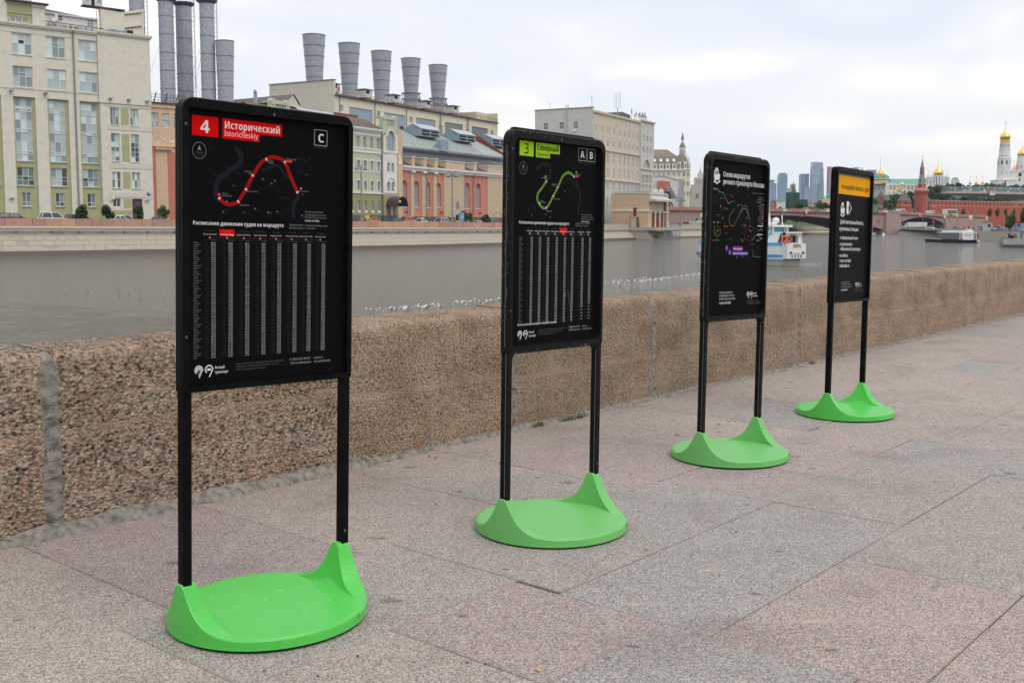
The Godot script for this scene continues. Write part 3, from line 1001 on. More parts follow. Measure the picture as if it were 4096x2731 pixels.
func make_right_bank() -> void:
	# the quay that runs from the landing stage to the bridge
	var w:=thing("quay_wall","pale sloping concrete quay wall on the right bank below the fortress","quay wall")
	var pts:=[Vector3(130.3,0,-298),Vector3(141,0,-333),Vector3(151.8,0,-370.8),Vector3(163.3,0,-423.1),Vector3(176.8,0,-492.4)]
	var tops:=[0.0,0.15,0.3,0.42,0.55]
	for i in pts.size()-1:
		var d:Vector3=(pts[i+1]-pts[i]).normalized()
		var inl:=Vector3(-d.z,0,d.x)
		var n:=4
		for k in n:
			var a:Vector3=pts[i].lerp(pts[i+1],k/float(n)); var b:Vector3=pts[i].lerp(pts[i+1],(k+1)/float(n))
			var ya:=lerpf(tops[i],tops[i+1],k/float(n)); var yb:=lerpf(tops[i],tops[i+1],(k+1)/float(n))
			var f:=MB.new()
			var g:=d*0.04
			var W:=Vector3(0,WATER-0.3,0)
			f.quad(b+W-g,a+W+g,a+inl*2.4+Vector3(0,ya-0.85,0)+g,b+inl*2.4+Vector3(0,yb-0.85,0)-g)
			part("slope_panel",f,M.quay_beige,w)
			var p:=MB.new()
			p.hexa([b+inl*2.1+Vector3(0,yb-0.8,0),a+inl*2.1+Vector3(0,ya-0.8,0),a+inl*2.7+Vector3(0,ya-0.8,0),b+inl*2.7+Vector3(0,yb-0.8,0),b+inl*2.15+Vector3(0,yb,0),a+inl*2.15+Vector3(0,ya,0),a+inl*2.7+Vector3(0,ya,0),b+inl*2.7+Vector3(0,yb,0)])
			part("parapet_stone",p,M.quay_stone,w)
	# dark boat steps let into the slope
	var st:=MB.new()
	var c:=Vector3(154.7,0,-383)
	var d2:Vector3=(pts[3]-pts[2]).normalized()
	var inl2:=Vector3(-d2.z,0,d2.x)
	for k in 3:
		var o:Vector3=c+d2*(k*2.6)
		st.hexa([o+Vector3(0,WATER-0.2,0)+d2*2.2-inl2*0.12,o+Vector3(0,WATER-0.2,0)-inl2*0.12,o+Vector3(0,WATER-0.2,0)+inl2,o+Vector3(0,WATER-0.2,0)+d2*2.2+inl2,
			o+Vector3(0,-1.0,0)+d2*2.2+inl2*1.6,o+Vector3(0,-1.0,0)+inl2*1.6,o+Vector3(0,-1.0,0)+inl2*2.6,o+Vector3(0,-1.0,0)+d2*2.2+inl2*2.6])
	part("boat_steps",st,M.basement,w)
	var g:=MB.new()
	g.quad(Vector3(131,-0.42,-296),Vector3(260,-0.42,-296),Vector3(330,-0.3,-700),Vector3(178,-0.3,-491))
	g.quad(Vector3(178,-0.3,-491),Vector3(330,-0.3,-700),Vector3(420,-0.3,-900),Vector3(236,-0.3,-640))
	structure("right_bank_road",g,M.gravel_road)

func make_bridge() -> void:
	# local x runs across the river to the right bank,local z faces the camera
	var A:=Vector3(60.0,0,-391.0); var B:=Vector3(260.0,0,-571.0)
	var head:=rad_to_deg(atan2(B.x-A.x,-(B.z-A.z)))
	var br:=thing("stone_bridge","long pinkish granite arch bridge crossing the river below the fortress","bridge",A,head)
	var L:=A.distance_to(B)
	var X:=func(px:float) -> float:  # distance along the bridge from metres east
		return (px-A.x)/(B.x-A.x)*L
	var pier:float=X.call(171.0)
	var pier1:float=X.call(180.0)
	var end:float=X.call(214.0)
	var top:=func(x:float) -> float: return lerpf(8.35,7.0,clampf((x-pier)/60.0,0,1)) if x > pier else 8.35
	# spandrel wall with the arch cut out
	var soffit:=func(x:float) -> float:  # underside of the main arch
		var k:=clampf((x+18.0)/(pier+18.0),0,1)*2.0-1.0
		return 5.6-6.3*pow(absf(k),2.3)
	var soffit2:=func(x:float) -> float:
		var k:=clampf((x-pier1)/(end-pier1),0,1)*2.0-1.0
		return 5.3-3.1*pow(absf(k),2.2)
	var sp:=MB.new(); var cut:=MB.new(); var arch_ring:=MB.new()
	var D:=-26.0
	for seg in [[-18.0,pier,soffit],[pier1,end,soffit2]]:
		var n:=44
		for i in n:
			var x0:float=lerpf(seg[0],seg[1],i/float(n)); var x1:float=lerpf(seg[0],seg[1],(i+1)/float(n))
			var a:float=seg[2].call(x0); var b:float=seg[2].call(x1)
			sp.quad(Vector3(x0,a+0.7,0),Vector3(x1,b+0.7,0),Vector3(x1,top.call(x1)-1.25,0),Vector3(x0,top.call(x0)-1.25,0))
			arch_ring.quad(Vector3(x0,a,0.12),Vector3(x1,b,0.12),Vector3(x1,b+0.75,0.12),Vector3(x0,a+0.75,0.12))
			arch_ring.quad(Vector3(x0,a+0.75,0.12),Vector3(x1,b+0.75,0.12),Vector3(x1,b+0.75,0),Vector3(x0,a+0.75,0))
			cut.quad(Vector3(x0,a,D),Vector3(x1,b,D),Vector3(x1,b,0.12),Vector3(x0,a,0.12))
			sp.quad(Vector3(x1,b+0.0,D),Vector3(x0,a,D),Vector3(x0,top.call(x0)-1.25,D),Vector3(x1,top.call(x1)-1.25,D))
	part("spandrel",sp,M.granite_pink,br)
	part("arch_ring",arch_ring,M.granite_pink,br)
	part("arch_soffit",cut,M.granite_pink,br)
	# the pier on the right bank,leaning out at its foot
	var pr:=MB.new()
	var ph:=7.1
	pr.hexa([Vector3(pier-2.4,WATER-0.5,2.2),Vector3(pier1+0.6,WATER-0.5,2.2),Vector3(pier1+0.6,WATER-0.5,D),Vector3(pier-2.4,WATER-0.5,D),Vector3(pier,ph,0.9),Vector3(pier1,ph,0.9),Vector3(pier1,ph,D),Vector3(pier,ph,D)])
	part("pier",pr,M.granite_pink,br)
	var ab:=MB.new()
	ab.hexa([Vector3(end-0.8,-1.0,1.2),Vector3(X.call(250.0),-1.0,1.2),Vector3(X.call(250.0),-1.0,D),Vector3(end-0.8,-1.0,D),Vector3(end,top.call(end)-1.25,0.4),Vector3(X.call(250.0),top.call(X.call(250.0))-2.4,0.4),Vector3(X.call(250.0),top.call(end)-1.25,D),Vector3(end,top.call(end)-1.25,D)])
	part("abutment",ab,M.granite_pink,br)
	# round opening in the spandrel
	var oc:=MB.new()
	oc.tube(Vector3(X.call(166.6),3.6,0.03),Vector3(X.call(166.6),3.6,0.1),0.55,0.55,16)
	part("round_opening",oc,M.black_hole,br)
	var rg:=MB.new()
	for i in 16:
		var a:=TAU*i/16; var b:=TAU*(i+1)/16
		rg.beam(Vector3(X.call(166.6)+cos(a)*0.75,3.6+sin(a)*0.75,0.08),Vector3(X.call(166.6)+cos(b)*0.75,3.6+sin(b)*0.75,0.08),0.16,0.28)
	part("opening_ring",rg,M.granite_pink,br)
	# cornice and parapet slabs
	var x:=-18.0
	while x < X.call(246.0):
		var x1:float=x+4.0
		var c:=MB.new()
		c.hexa([Vector3(x,top.call(x)-1.55,0.55),Vector3(x1,top.call(x1)-1.55,0.55),Vector3(x1,top.call(x1)-1.55,-0.3),Vector3(x,top.call(x)-1.55,-0.3),Vector3(x,top.call(x)-1.2,0.75),Vector3(x1,top.call(x1)-1.2,0.75),Vector3(x1,top.call(x1)-1.2,-0.3),Vector3(x,top.call(x)-1.2,-0.3)])
		for q in 4:
			c.box(x+q+0.3,top.call(x)-1.78,0.02,x+q+0.65,top.call(x)-1.57,0.45)
		part("cornice",c,M.granite_red,br)
		var p:=MB.new()
		p.hexa([Vector3(x+0.03,top.call(x)-1.2,0.45),Vector3(x1-0.03,top.call(x1)-1.2,0.45),Vector3(x1-0.03,top.call(x1)-1.2,0.0),Vector3(x+0.03,top.call(x)-1.2,0.0),Vector3(x+0.03,top.call(x),0.45),Vector3(x1-0.03,top.call(x1),0.45),Vector3(x1-0.03,top.call(x1),0.0),Vector3(x+0.03,top.call(x),0.0)])
		part("parapet_slab",p,M.granite_red if int(x/4.0) % 3 == 0 else M.granite_pink,br)
		x=x1
	var dk:=MB.new()
	dk.quad(Vector3(-18,7.1,0.2),Vector3(pier,7.1,0.2),Vector3(pier,7.1,D),Vector3(-18,7.1,D))
	dk.quad(Vector3(pier,7.1,0.2),Vector3(X.call(250.0),5.7,0.2),Vector3(X.call(250.0),5.7,D),Vector3(pier,7.1,D))
	part("roadway",dk,M.gravel_road,br)
	# navigation lights and boards
	mat("signal_red",lin(0.7,0.03,0.03),0.4)
	mat("signal_green",lin(0.03,0.55,0.3),0.4)
	mat("signal_white",lin(0.75,0.75,0.72),0.6)
	mat("board_yellow",lin(0.75,0.5,0.06),0.6)
	mat("blue_panel",lin(0.02,0.28,0.7),0.5)
	var nb:=bx(br,"navigation_board",M.signal_red,X.call(121.5),6.2,0.8,X.call(122.6),7.6,0.9)
	bx(nb,"board_face",M.signal_white,X.call(121.7),6.45,0.9,X.call(122.4),7.35,0.95)
	bx(br,"navigation_light",M.signal_red,X.call(119.4),5.0,0.5,X.call(119.9),5.7,0.9)
	bx(br,"navigation_light",M.signal_green,X.call(108.9),6.2,0.8,X.call(109.3),6.9,1.1)
	var sg:=MB.new()
	sg.box(X.call(193.7),5.7,0.9,X.call(194.0),7.0,1.0); sg.box(X.call(194.6),5.6,0.9,X.call(194.9),6.8,1.0); sg.box(X.call(193.9),6.9,0.9,X.call(194.5),7.1,1.0)
	part("pale_marker",sg,M.signal_white,br)

func make_office_building() -> void:
	var o:=thing("office_building","large cream office block with olive green bays and tall glazed windows at left","building",Vector3(-88,0,-164),49.5)
	var G:=[M.glass_sky,M.glass_sky,M.glass_mid,M.glass_pale,M.glass_sky]
	var D:=[M.glass_dark,M.glass_mid,M.glass_teal,M.glass_dark]
	var holes:=[]
	var bays:=[6.55,11.7,16.9,22.0]
	for b in bays:
		holes.append(Rect2(b,28.65,3.0,3.3)); holes.append(Rect2(b,23.5,3.0,3.3))
	var front:=MB.new()
	# upper wall,flush
	front.wall(-6,25.05,22.0,33.0,0,holes,0.35)
	front.wall(25.05,33.95,22.0,33.2,0.18,[],0)
	# pilasters of the lower storeys stand proud of the olive bays
	var edges:=[-6.0]
	for b in bays:
		edges.append(b-0.1); edges.append(b+3.25)
	edges.append(25.05)
	for i in range(0,edges.size()-1,2):
		var a:float=edges[i]; var c:float=edges[i+1]
		front.quad(Vector3(a,0,0.0),Vector3(c,0,0.0),Vector3(c,22.0,0.0),Vector3(a,22.0,0.0))
		front.quad(Vector3(c,0,0.0),Vector3(c,0,-0.35),Vector3(c,22.0,-0.35),Vector3(c,22.0,0.0))
		front.quad(Vector3(a,0,-0.35),Vector3(a,0,0.0),Vector3(a,22.0,0.0),Vector3(a,22.0,-0.35))
	for b in bays:
		front.quad(Vector3(b-0.1,22,-0.35),Vector3(b+3.25,22,-0.35),Vector3(b+3.25,22,0),Vector3(b-0.1,22,0))
	shell(front,-6,33.95,0,33.0,-0.4,16)
	# right-hand part with paired windows
	var rh:=[]
	for y in [[18.4,2.9],[12.35,4.7],[7.85,2.75]]:
		rh.append(Rect2(26.9,y[0],1.45,y[1])); rh.append(Rect2(30.3,y[0],1.4,y[1]))
	rh.append(Rect2(26.9,4.65,1.35,1.5))
	rh.append(Rect2(30.15,0.5,1.8,5.6))
	front.wall(25.05,33.95,0,22.0,0.0,rh,0.35)
	front.quad(Vector3(25.05,22,0),Vector3(33.95,22,0),Vector3(33.95,22,0.18),Vector3(25.05,22,0.18))
	front.quad(Vector3(33.95,22,0.18),Vector3(33.95,22,-0.4),Vector3(33.95,33.2,-0.4),Vector3(33.95,33.2,0.18))
	part("wall",front,M.cream,o)
	# olive bays and panels
	var ol:=MB.new()
	for b in bays:
		ol.wall(b-0.1,b+3.25,0,22.0,-0.33,[Rect2(b+0.15,11.9,2.65,9.85),Rect2(b+0.15,7.95,2.65,2.95),Rect2(b+0.75,4.65,1.4,2.2)],0.3)
	for y in [[18.4,21.3],[12.35,17.0],[7.85,10.6],[4.5,6.15]]:
		ol.box(28.7,y[0],0.0,30.0,y[1],0.035)
	ol.box(25.2,1.0,0.0,30.1,4.15,0.035)
	part("olive_panel",ol,M.olive,o)
	# mouldings
	var t:=MB.new()
	t.box(-6,33.0,-0.4,25.0,33.25,0.28); t.box(-6,33.25,-0.4,25.0,33.5,0.4)
	t.box(24.95,33.2,-0.5,34.2,33.45,0.42); t.box(24.95,33.45,-0.5,34.3,33.8,0.55)
	t.box(-6,32.05,0.0,25.0,32.13,0.05); t.box(-6,23.2,0.0,25.02,23.32,0.08)
	for y in [21.45,17.6,11.2,6.3]:
		t.box(26.4,y,0.0,33.95,y+(0.9 if y != 21.45 else 0.12),0.07)
	part("moulding",t,M.cream_shade,o)
	for b in bays:
		for y in [28.65,23.5]:
			bx(o,"sill",M.cream_shade,b-0.08,y-0.16,-0.3,b+3.08,y-0.02,0.12)
		bx(o,"sill",M.frame_grey,b+0.1,11.72,-0.6,b+2.85,11.88,-0.18)
		bx(o,"sill",M.frame_grey,b+0.1,7.78,-0.6,b+2.85,7.93,-0.18)
		bx(o,"sill",M.frame_grey,b+0.7,4.5,-0.6,b+2.2,4.63,-0.18)
	# windows
	for b in bays:
		for y in [28.65,23.5]:
			var w:=win(o,Rect2(b,y,3.0,3.3),-0.2,[0.335,0.665],[0.52],0.1,M.frame_white,G)
			var v:=MB.new()
			v.box(b+1.06,y+2.25,-0.27,b+1.94,y+2.34,-0.19)
			part("vent_bar",v,M.frame_white,w)
			if b == 11.7 and y > 25:
				pane(w,b+1.15,y+1.75,b+1.85,y+2.2,-0.205,M.black_hole)
		var tall:=win(o,Rect2(b+0.15,11.9,2.65,9.85),-0.5,[0.333,0.667],[0.105,0.16,0.325,0.46,0.515,0.66,0.79,0.845,0.88],0.07,M.frame_white,G)
		for y in [0.16,0.515,0.845]:  # rows of small opening lights with stout white frames
			for k in 3:
				var v:=MB.new()
				var x0:float=b+0.15+2.65*k/3.0+0.06; var x1:=x0+2.65/3.0-0.12
				var y0:float=11.9+9.85*(y-0.055)+0.02; var y1:float=11.9+9.85*y+(0.0 if y < 0.8 else 0.0)
				v.box(x0,y0,-0.56,x1,y0+0.1,-0.47); v.box(x0,y1-0.1,-0.56,x1,y1,-0.47); v.box(x0,y0,-0.56,x0+0.12,y1,-0.47); v.box(x1-0.12,y0,-0.56,x1,y1,-0.47)
				var ol2:=part("opening_light",v,M.frame_white,tall)
		win(o,Rect2(b+0.15,7.95,2.65,2.95),-0.5,[0.333,0.667],[0.3,0.5],0.08,M.frame_white,[M.glass_mid,M.glass_teal,M.glass_sky,M.glass_dark])
		win(o,Rect2(b+0.75,4.65,1.4,2.2),-0.5,[0.5],[0.32],0.1,M.frame_white,D)
	for y in [[18.4,2.9],[12.35,4.7],[7.85,2.75]]:
		for x in [[26.9,1.45],[30.3,1.4]]:
			var hb:=[0.52] if y[1] < 4 else [0.18,0.36,0.52,0.7]
			win(o,Rect2(x[0],y[0],x[1],y[1]),-0.2,[0.35,0.65] if y[1] < 4 else [0.5],hb,0.08,M.frame_white,[M.glass_sky,M.glass_mid,M.glass_teal,M.glass_pale,M.glass_dark])
			bx(o,"sill",M.frame_grey,x[0]-0.06,y[0]-0.14,-0.3,x[0]+x[1]+0.06,y[0]-0.02,0.1)
	win(o,Rect2(26.9,4.65,1.35,1.5),-0.2,[0.5],[],0.12,M.frame_white,D)
	bx(o,"door",M.brown_door,30.2,0.5,-0.35,31.9,6.0,-0.25)
	bx(o,"door_pane",M.glass_dark,30.5,3.2,-0.25,31.6,5.7,-0.22)
	# blue number plate,wall lamps,floodlights,pipe
	var pl:=bx(o,"number_plate",mat("plate_blue",lin(0.02,0.05,0.3),0.4),32.75,6.75,0.18,33.3,7.3,0.22)
	letters(pl,"14",Vector3(33.02,6.86,0.235),0.3,M.frame_white)
	for x in [10.7,26.7,32.7]:
		var l:=MB.new()
		l.box(x-0.35,5.75,0.0,x+0.1,5.9,0.25)
		l.lathe([Vector2(0,-0.28),Vector2(0.2,-0.2),Vector2(0.28,0),Vector2(0.2,0.2),Vector2(0,0.28)],10,Vector3(x+0.15,6.05,0.3))
		part("wall_lamp",l,M.frame_cream,o)
	for x in [11.0,16.2,26.6,29.7,32.9]:
		var l:=MB.new()
		l.box(x,22.72-x*0.004,0.15,x+0.55,22.98-x*0.004,0.65)
		part("floodlight",l,M.lamp_grey,o)
	pipe(o,"downpipe",M.lamp_grey,[Vector3(21.15,33.3,0.45),Vector3(21.15,32.6,0.18),Vector3(21.2,2.0,0.18)],0.13)
	# attic pavilion on the left,set-back storey,railing,stair tower and gable screen
	var at:=MB.new()
	at.box(-6,33.5,-6.0,11.2,38.6,-0.05); at.box(15.0,33.5,-6.0,16.95,36.3,-0.05); at.box(14.9,36.3,-6.0,17.1,36.75,0.12)
	at.box(11.2,36.6,-6.0,15.0,38.6,-0.06)
	part("attic",at,M.cream,o)
	var ag:=MB.new()
	ag.wall(11.2,15.0,33.5,36.9,-0.25,[Rect2(11.6,33.6,2.9,0.95)],0.2)
	ag.box(11.2,35.0,-0.25,15.0,36.6,-0.12)
	part("olive_panel",ag,M.olive,o)
	win(o,Rect2(11.6,33.6,2.9,0.95),-0.35,[0.333,0.667],[],0.16,M.frame_cream,[M.glass_mid])
	bx(o,"roof",M.roof_dark,10.9,36.75,-6,17.45,37.0,0.5)
	var ro:=MB.new()
	ro.quad(Vector3(16.95,33.6,0.2),Vector3(25.2,33.4,0.2),Vector3(25.2,34.3,-4.9),Vector3(16.95,34.5,-4.9))
	part("roof",ro,M.roof_silver,o)
	for k in 12:  # standing seams
		bx(o,"roof_seam",M.roof_silver,17.3+k*0.68,34.25,-4.0,17.34+k*0.68,34.36,-3.95)
	var sb:=MB.new()
	sb.wall(17.0,27.0,34.0,36.7,-5.0,[],0)
	part("upper_wall",sb,M.white_wall,o)
	var so:=MB.new()
	so.quad(Vector3(17.0,36.5,-4.6),Vector3(27.6,36.3,-4.6),Vector3(27.6,37.0,-7.6),Vector3(17.0,37.9,-7.6))
	part("roof",so,M.roof_grey,o)
	bx(o,"air_conditioner",M.frame_white,19.35,35.2,-4.95,20.1,35.95,-4.55)
	bx(o,"air_conditioner",M.frame_white,19.95,35.5,-4.95,20.4,36.5,-4.6)
	win(o,Rect2(20.45,35.45,0.85,0.9),-4.92,[],[],0.07,M.frame_white,[M.glass_dark])
	win(o,Rect2(25.2,35.1,1.2,1.2),-4.92,[0.5],[],0.07,M.frame_white,[M.glass_slate])
	for k in 9:
		win(o,Rect2(18.7+k*0.86,34.35,0.8,0.6),-4.9,[],[],0.06,M.frame_white,[M.glass_blue,M.glass_slate,M.glass_mid])
	var ra:=MB.new()
	for k in 9:
		ra.beam(Vector3(17.6+k*1.15,33.9,-2.6),Vector3(17.6+k*1.15,35.6,-2.6),0.06,0.06)
	for y in [35.55,35.15]:
		ra.beam(Vector3(17.4,y,-2.6),Vector3(27.0,y-0.1,-2.6),0.06,0.06)
	part("railing",ra,M.frame_cream,o)
	var rb:=MB.new()
	rb.beam(Vector3(17.4,34.75,-2.55),Vector3(27.2,34.6,-2.55),0.1,0.12)
	for k in 8:
		rb.beam(Vector3(18.2+k*1.2,33.9,-2.55),Vector3(18.2+k*1.2,34.7,-2.55),0.05,0.05)
	part("railing",rb,M.rust,o)
	var gs:=MB.new()
	gs.prism(PackedVector2Array([Vector2(27.6,33.3),Vector2(31.8,33.3),Vector2(31.8,38.2),Vector2(27.6,38.5)]),-5.6,-5.2)
	gs.hexa([Vector3(31.8,33.3,-5.2),Vector3(34.9,33.3,-4.4),Vector3(34.9,33.3,-5.0),Vector3(31.8,33.3,-5.8),Vector3(31.8,38.4,-5.2),Vector3(34.9,39.2,-4.4),Vector3(34.9,39.2,-5.0),Vector3(31.8,38.4,-5.8)])
	part("gable_screen",gs,M.cream,o)
	bx(o,"coping",M.roof_dark,24.8,38.5,-6.4,31.9,38.75,-5.0)
	for y in [35.6,37.9]:
		pipe(o,"brace",M.rust,[Vector3(31.8,y,-5.1),Vector3(34.5,y+0.55,-4.3)],0.09,4)
	var tw:=MB.new()
	tw.box(25.1,38.6,-6.4,28.1,43.0,-5.2)
	part("stair_tower",tw,M.white_wall,o)
	for r in [Rect2(25.2,39.3,0.75,1.5),Rect2(27.1,39.2,0.8,1.6)]:
		win(o,r,-5.14,[0.5],[],0.09,M.frame_white,[M.glass_slate])
	bx(o,"doorway",M.black_hole,26.2,38.7,-5.2,26.75,40.2,-5.17)
	var lt:=MB.new()
	for k in 2:
		lt.beam(Vector3(27.0+k*0.5,34.0,-4.6),Vector3(26.9+k*0.4,38.4,-5.0),0.06,0.06)
	for k in 12:
		lt.beam(Vector3(27.0,34.2+k*0.35,-4.65),Vector3(27.45,34.2+k*0.35,-4.65),0.04,0.04)
	part("ladder",lt,M.rust,o)
	var vt:=MB.new()
	vt.tube(Vector3(28.9,34.0,-2.2),Vector3(28.9,34.7,-1.9),0.3,0.3,10)
	vt.box(30.6,33.6,-2.6,31.8,34.75,-1.4)
	part("roof_vent",vt,M.roof_silver,o)
	bx(o,"vent_opening",M.black_hole,30.7,33.8,-1.42,31.7,34.65,-1.36)
	var rv:=MB.new()
	rv.prism(PackedVector2Array([Vector2(26.8,33.5),Vector2(33.6,33.5),Vector2(31.0,34.6),Vector2(28.0,34.7)]),-4.6,-2.4)
	part("roof",rv,M.roof_blue,o)

func letters(parent: Node,s: String,at:Vector3,h:float,m: Material,width:=0.0,turn:=0.0,called:="lettering") -> MeshInstance3D:
	var f:=SystemFont.new()
	f.font_names=PackedStringArray(["Droid Sans"])
	f.font_weight=700
	var t:=TextMesh.new()
	t.font=f
	t.text=s
	t.font_size=48
	t.pixel_size=h/35.0
	t.depth=0.02
	t.vertical_alignment=VERTICAL_ALIGNMENT_BOTTOM
	var o:=part_mesh(called,t,m,parent)
	o.position=at
	o.rotation.y=turn
	if width > 0:
		o.scale=Vector3(width/maxf(t.get_aabb().size.x,0.01),1,1)
	return o

func make_orange_hall() -> void:
	var o:=thing("orange_hall","orange plastered building with red panels behind the nearest stand, beside the cream block","building",Vector3(-88,0,-164),49.5)
	var f:=MB.new()
	var holes:=[]
	for k in 4:
		holes.append(Rect2(34.15+k*2.0,18.5,1.3,2.55))
	f.wall(34.05,60.0,0.5,22.7,-0.6,holes,0.3)
	shell(f,34.05,60.0,0.5,22.6,-0.7,14)
	part("wall",f,M.orange_wall,o)
	for h in holes:
		win(o,h,-0.75,[0.333,0.667],[0.2,0.4,0.6,0.8],0.08,M.frame_white,[M.glass_mid,M.glass_sky])
	var r:=MB.new()
	for k in 6:
		r.box(34.06+k*4.4,2.0,-0.6,34.75+k*4.4,15.0,-0.5)
		r.box(36.9+k*4.4,2.0,-0.6,38.2+k*4.4,14.4,-0.5)
	part("red_panel",r,M.brick_red,o)
	var b:=MB.new()
	b.box(34.0,21.9,-0.6,60.0,22.1,-0.4); b.box(34.0,15.2,-0.6,60.0,15.5,-0.35); b.box(34.6,14.7,-0.6,37.6,14.95,-0.1)
	part("moulding",b,M.peach,o)
	var wp:=MB.new()
	for k in 22:  # where the plaster has come off and shows white
		var x:=34.1+rng.randf()*5.0; var y:=15.75+rng.randf()*1.1
		var s:=rng.randf_range(0.12,0.32)
		wp.prism(PackedVector2Array([Vector2(x,y),Vector2(x+s,y+rng.randf()*0.1),Vector2(x+s*0.8,y+s*1.6),Vector2(x+s*0.1,y+s*1.1)]),-0.6,-0.575)
	wp.box(35.05,15.9-1.0,-0.6,35.25,16.2,-0.57)
	part("bare_patch",wp,M.white_trim,o)
	bx(o,"roof_edge",M.roof_dark,34.0,22.62,-2.0,60.0,22.85,-0.3)
	var ra:=MB.new()
	for k in 14:
		ra.beam(Vector3(34.2+k*0.55,22.8,-1.5),Vector3(34.2+k*0.55,24.3,-1.5),0.05,0.05)
	for y in [23.3,23.8,24.3]:
		ra.beam(Vector3(34.1,y,-1.5),Vector3(44,y,-1.5),0.06,0.06)
	for k in 3:
		ra.beam(Vector3(35.0+k*2.0,22.8,-1.4),Vector3(35.5+k*2.0,24.6,-1.4),0.16,0.16)
	part("railing",ra,M.steel_dark,o)

func chimney(called: String,label: String,at:Vector3,y0:float,y1:float,r0:float,r1:float,bands: int,group: String,ladder:=false,cap:=false) -> Node3D:
	var o:=thing(called,label,"chimney",at,60.0,group)
	var s:=MB.new()
	s.lathe([Vector2(r0,y0),Vector2(lerpf(r0,r1,0.45),lerpf(y0,y1,0.5)),Vector2(r1,y1),Vector2(r1-0.15,y1),Vector2(r1-0.18,y1-1.5)],24)
	part("shaft",s,M.steel,o)
	for k in bands:
		var y:=lerpf(y1-0.1,y0,k/float(bands-1))
		var r:=lerpf(r1,r0,k/float(bands-1))+0.05
		if y < lerpf(y0,y1,0.5): r=lerpf(r0,lerpf(r0,r1,0.45),(y-y0)/(y1-y0)*2.0)+0.05
		var b:=MB.new()
		b.lathe([Vector2(r-0.06,y-0.05),Vector2(r+0.03,y-0.05),Vector2(r+0.03,y+0.05),Vector2(r-0.06,y+0.05)],24,Vector3.ZERO,true)
		part("hoop",b,M.lamp_grey,o)
	if ladder:
		var l:=MB.new()
		for a in [-0.16,0.16]:
			l.beam(Vector3(r0+0.55,y0,a*2.0),Vector3(r1+0.55,y1,a*2.0),0.06,0.06)
		var y:=y0
		while y < y1:
			l.beam(Vector3(r0+0.05,y,0),Vector3(r0+0.62,y,0),0.05,0.05)
			l.beam(Vector3(r0+0.55,y+0.5,-0.32),Vector3(r0+0.55,y+0.5,0.32),0.04,0.04)
			y += 1.1
		part("ladder",l,M.steel_dark,o)
	if cap:
		var c:=MB.new()
		c.lathe([Vector2(r1,y1-0.9),Vector2(r1+0.7,y1-0.3),Vector2(r1+0.7,y1-0.1),Vector2(r1,y1-0.1)],20,Vector3.ZERO,true)
		part("gallery",c,M.steel_dark,o)
		var rl:=MB.new()
		for k in 20:
			var d:=Vector3(cos(TAU*k/20)*(r1+0.65),0,sin(TAU*k/20)*(r1+0.65)); var e:=Vector3(cos(TAU*(k+1)/20)*(r1+0.65),0,sin(TAU*(k+1)/20)*(r1+0.65))
			rl.beam(d+Vector3(0,y1-0.1,0),d+Vector3(0,y1+0.8,0),0.04,0.04)
			rl.beam(d+Vector3(0,y1+0.8,0),e+Vector3(0,y1+0.8,0),0.04,0.04)
		part("railing",rl,M.steel_dark,o)
	return o

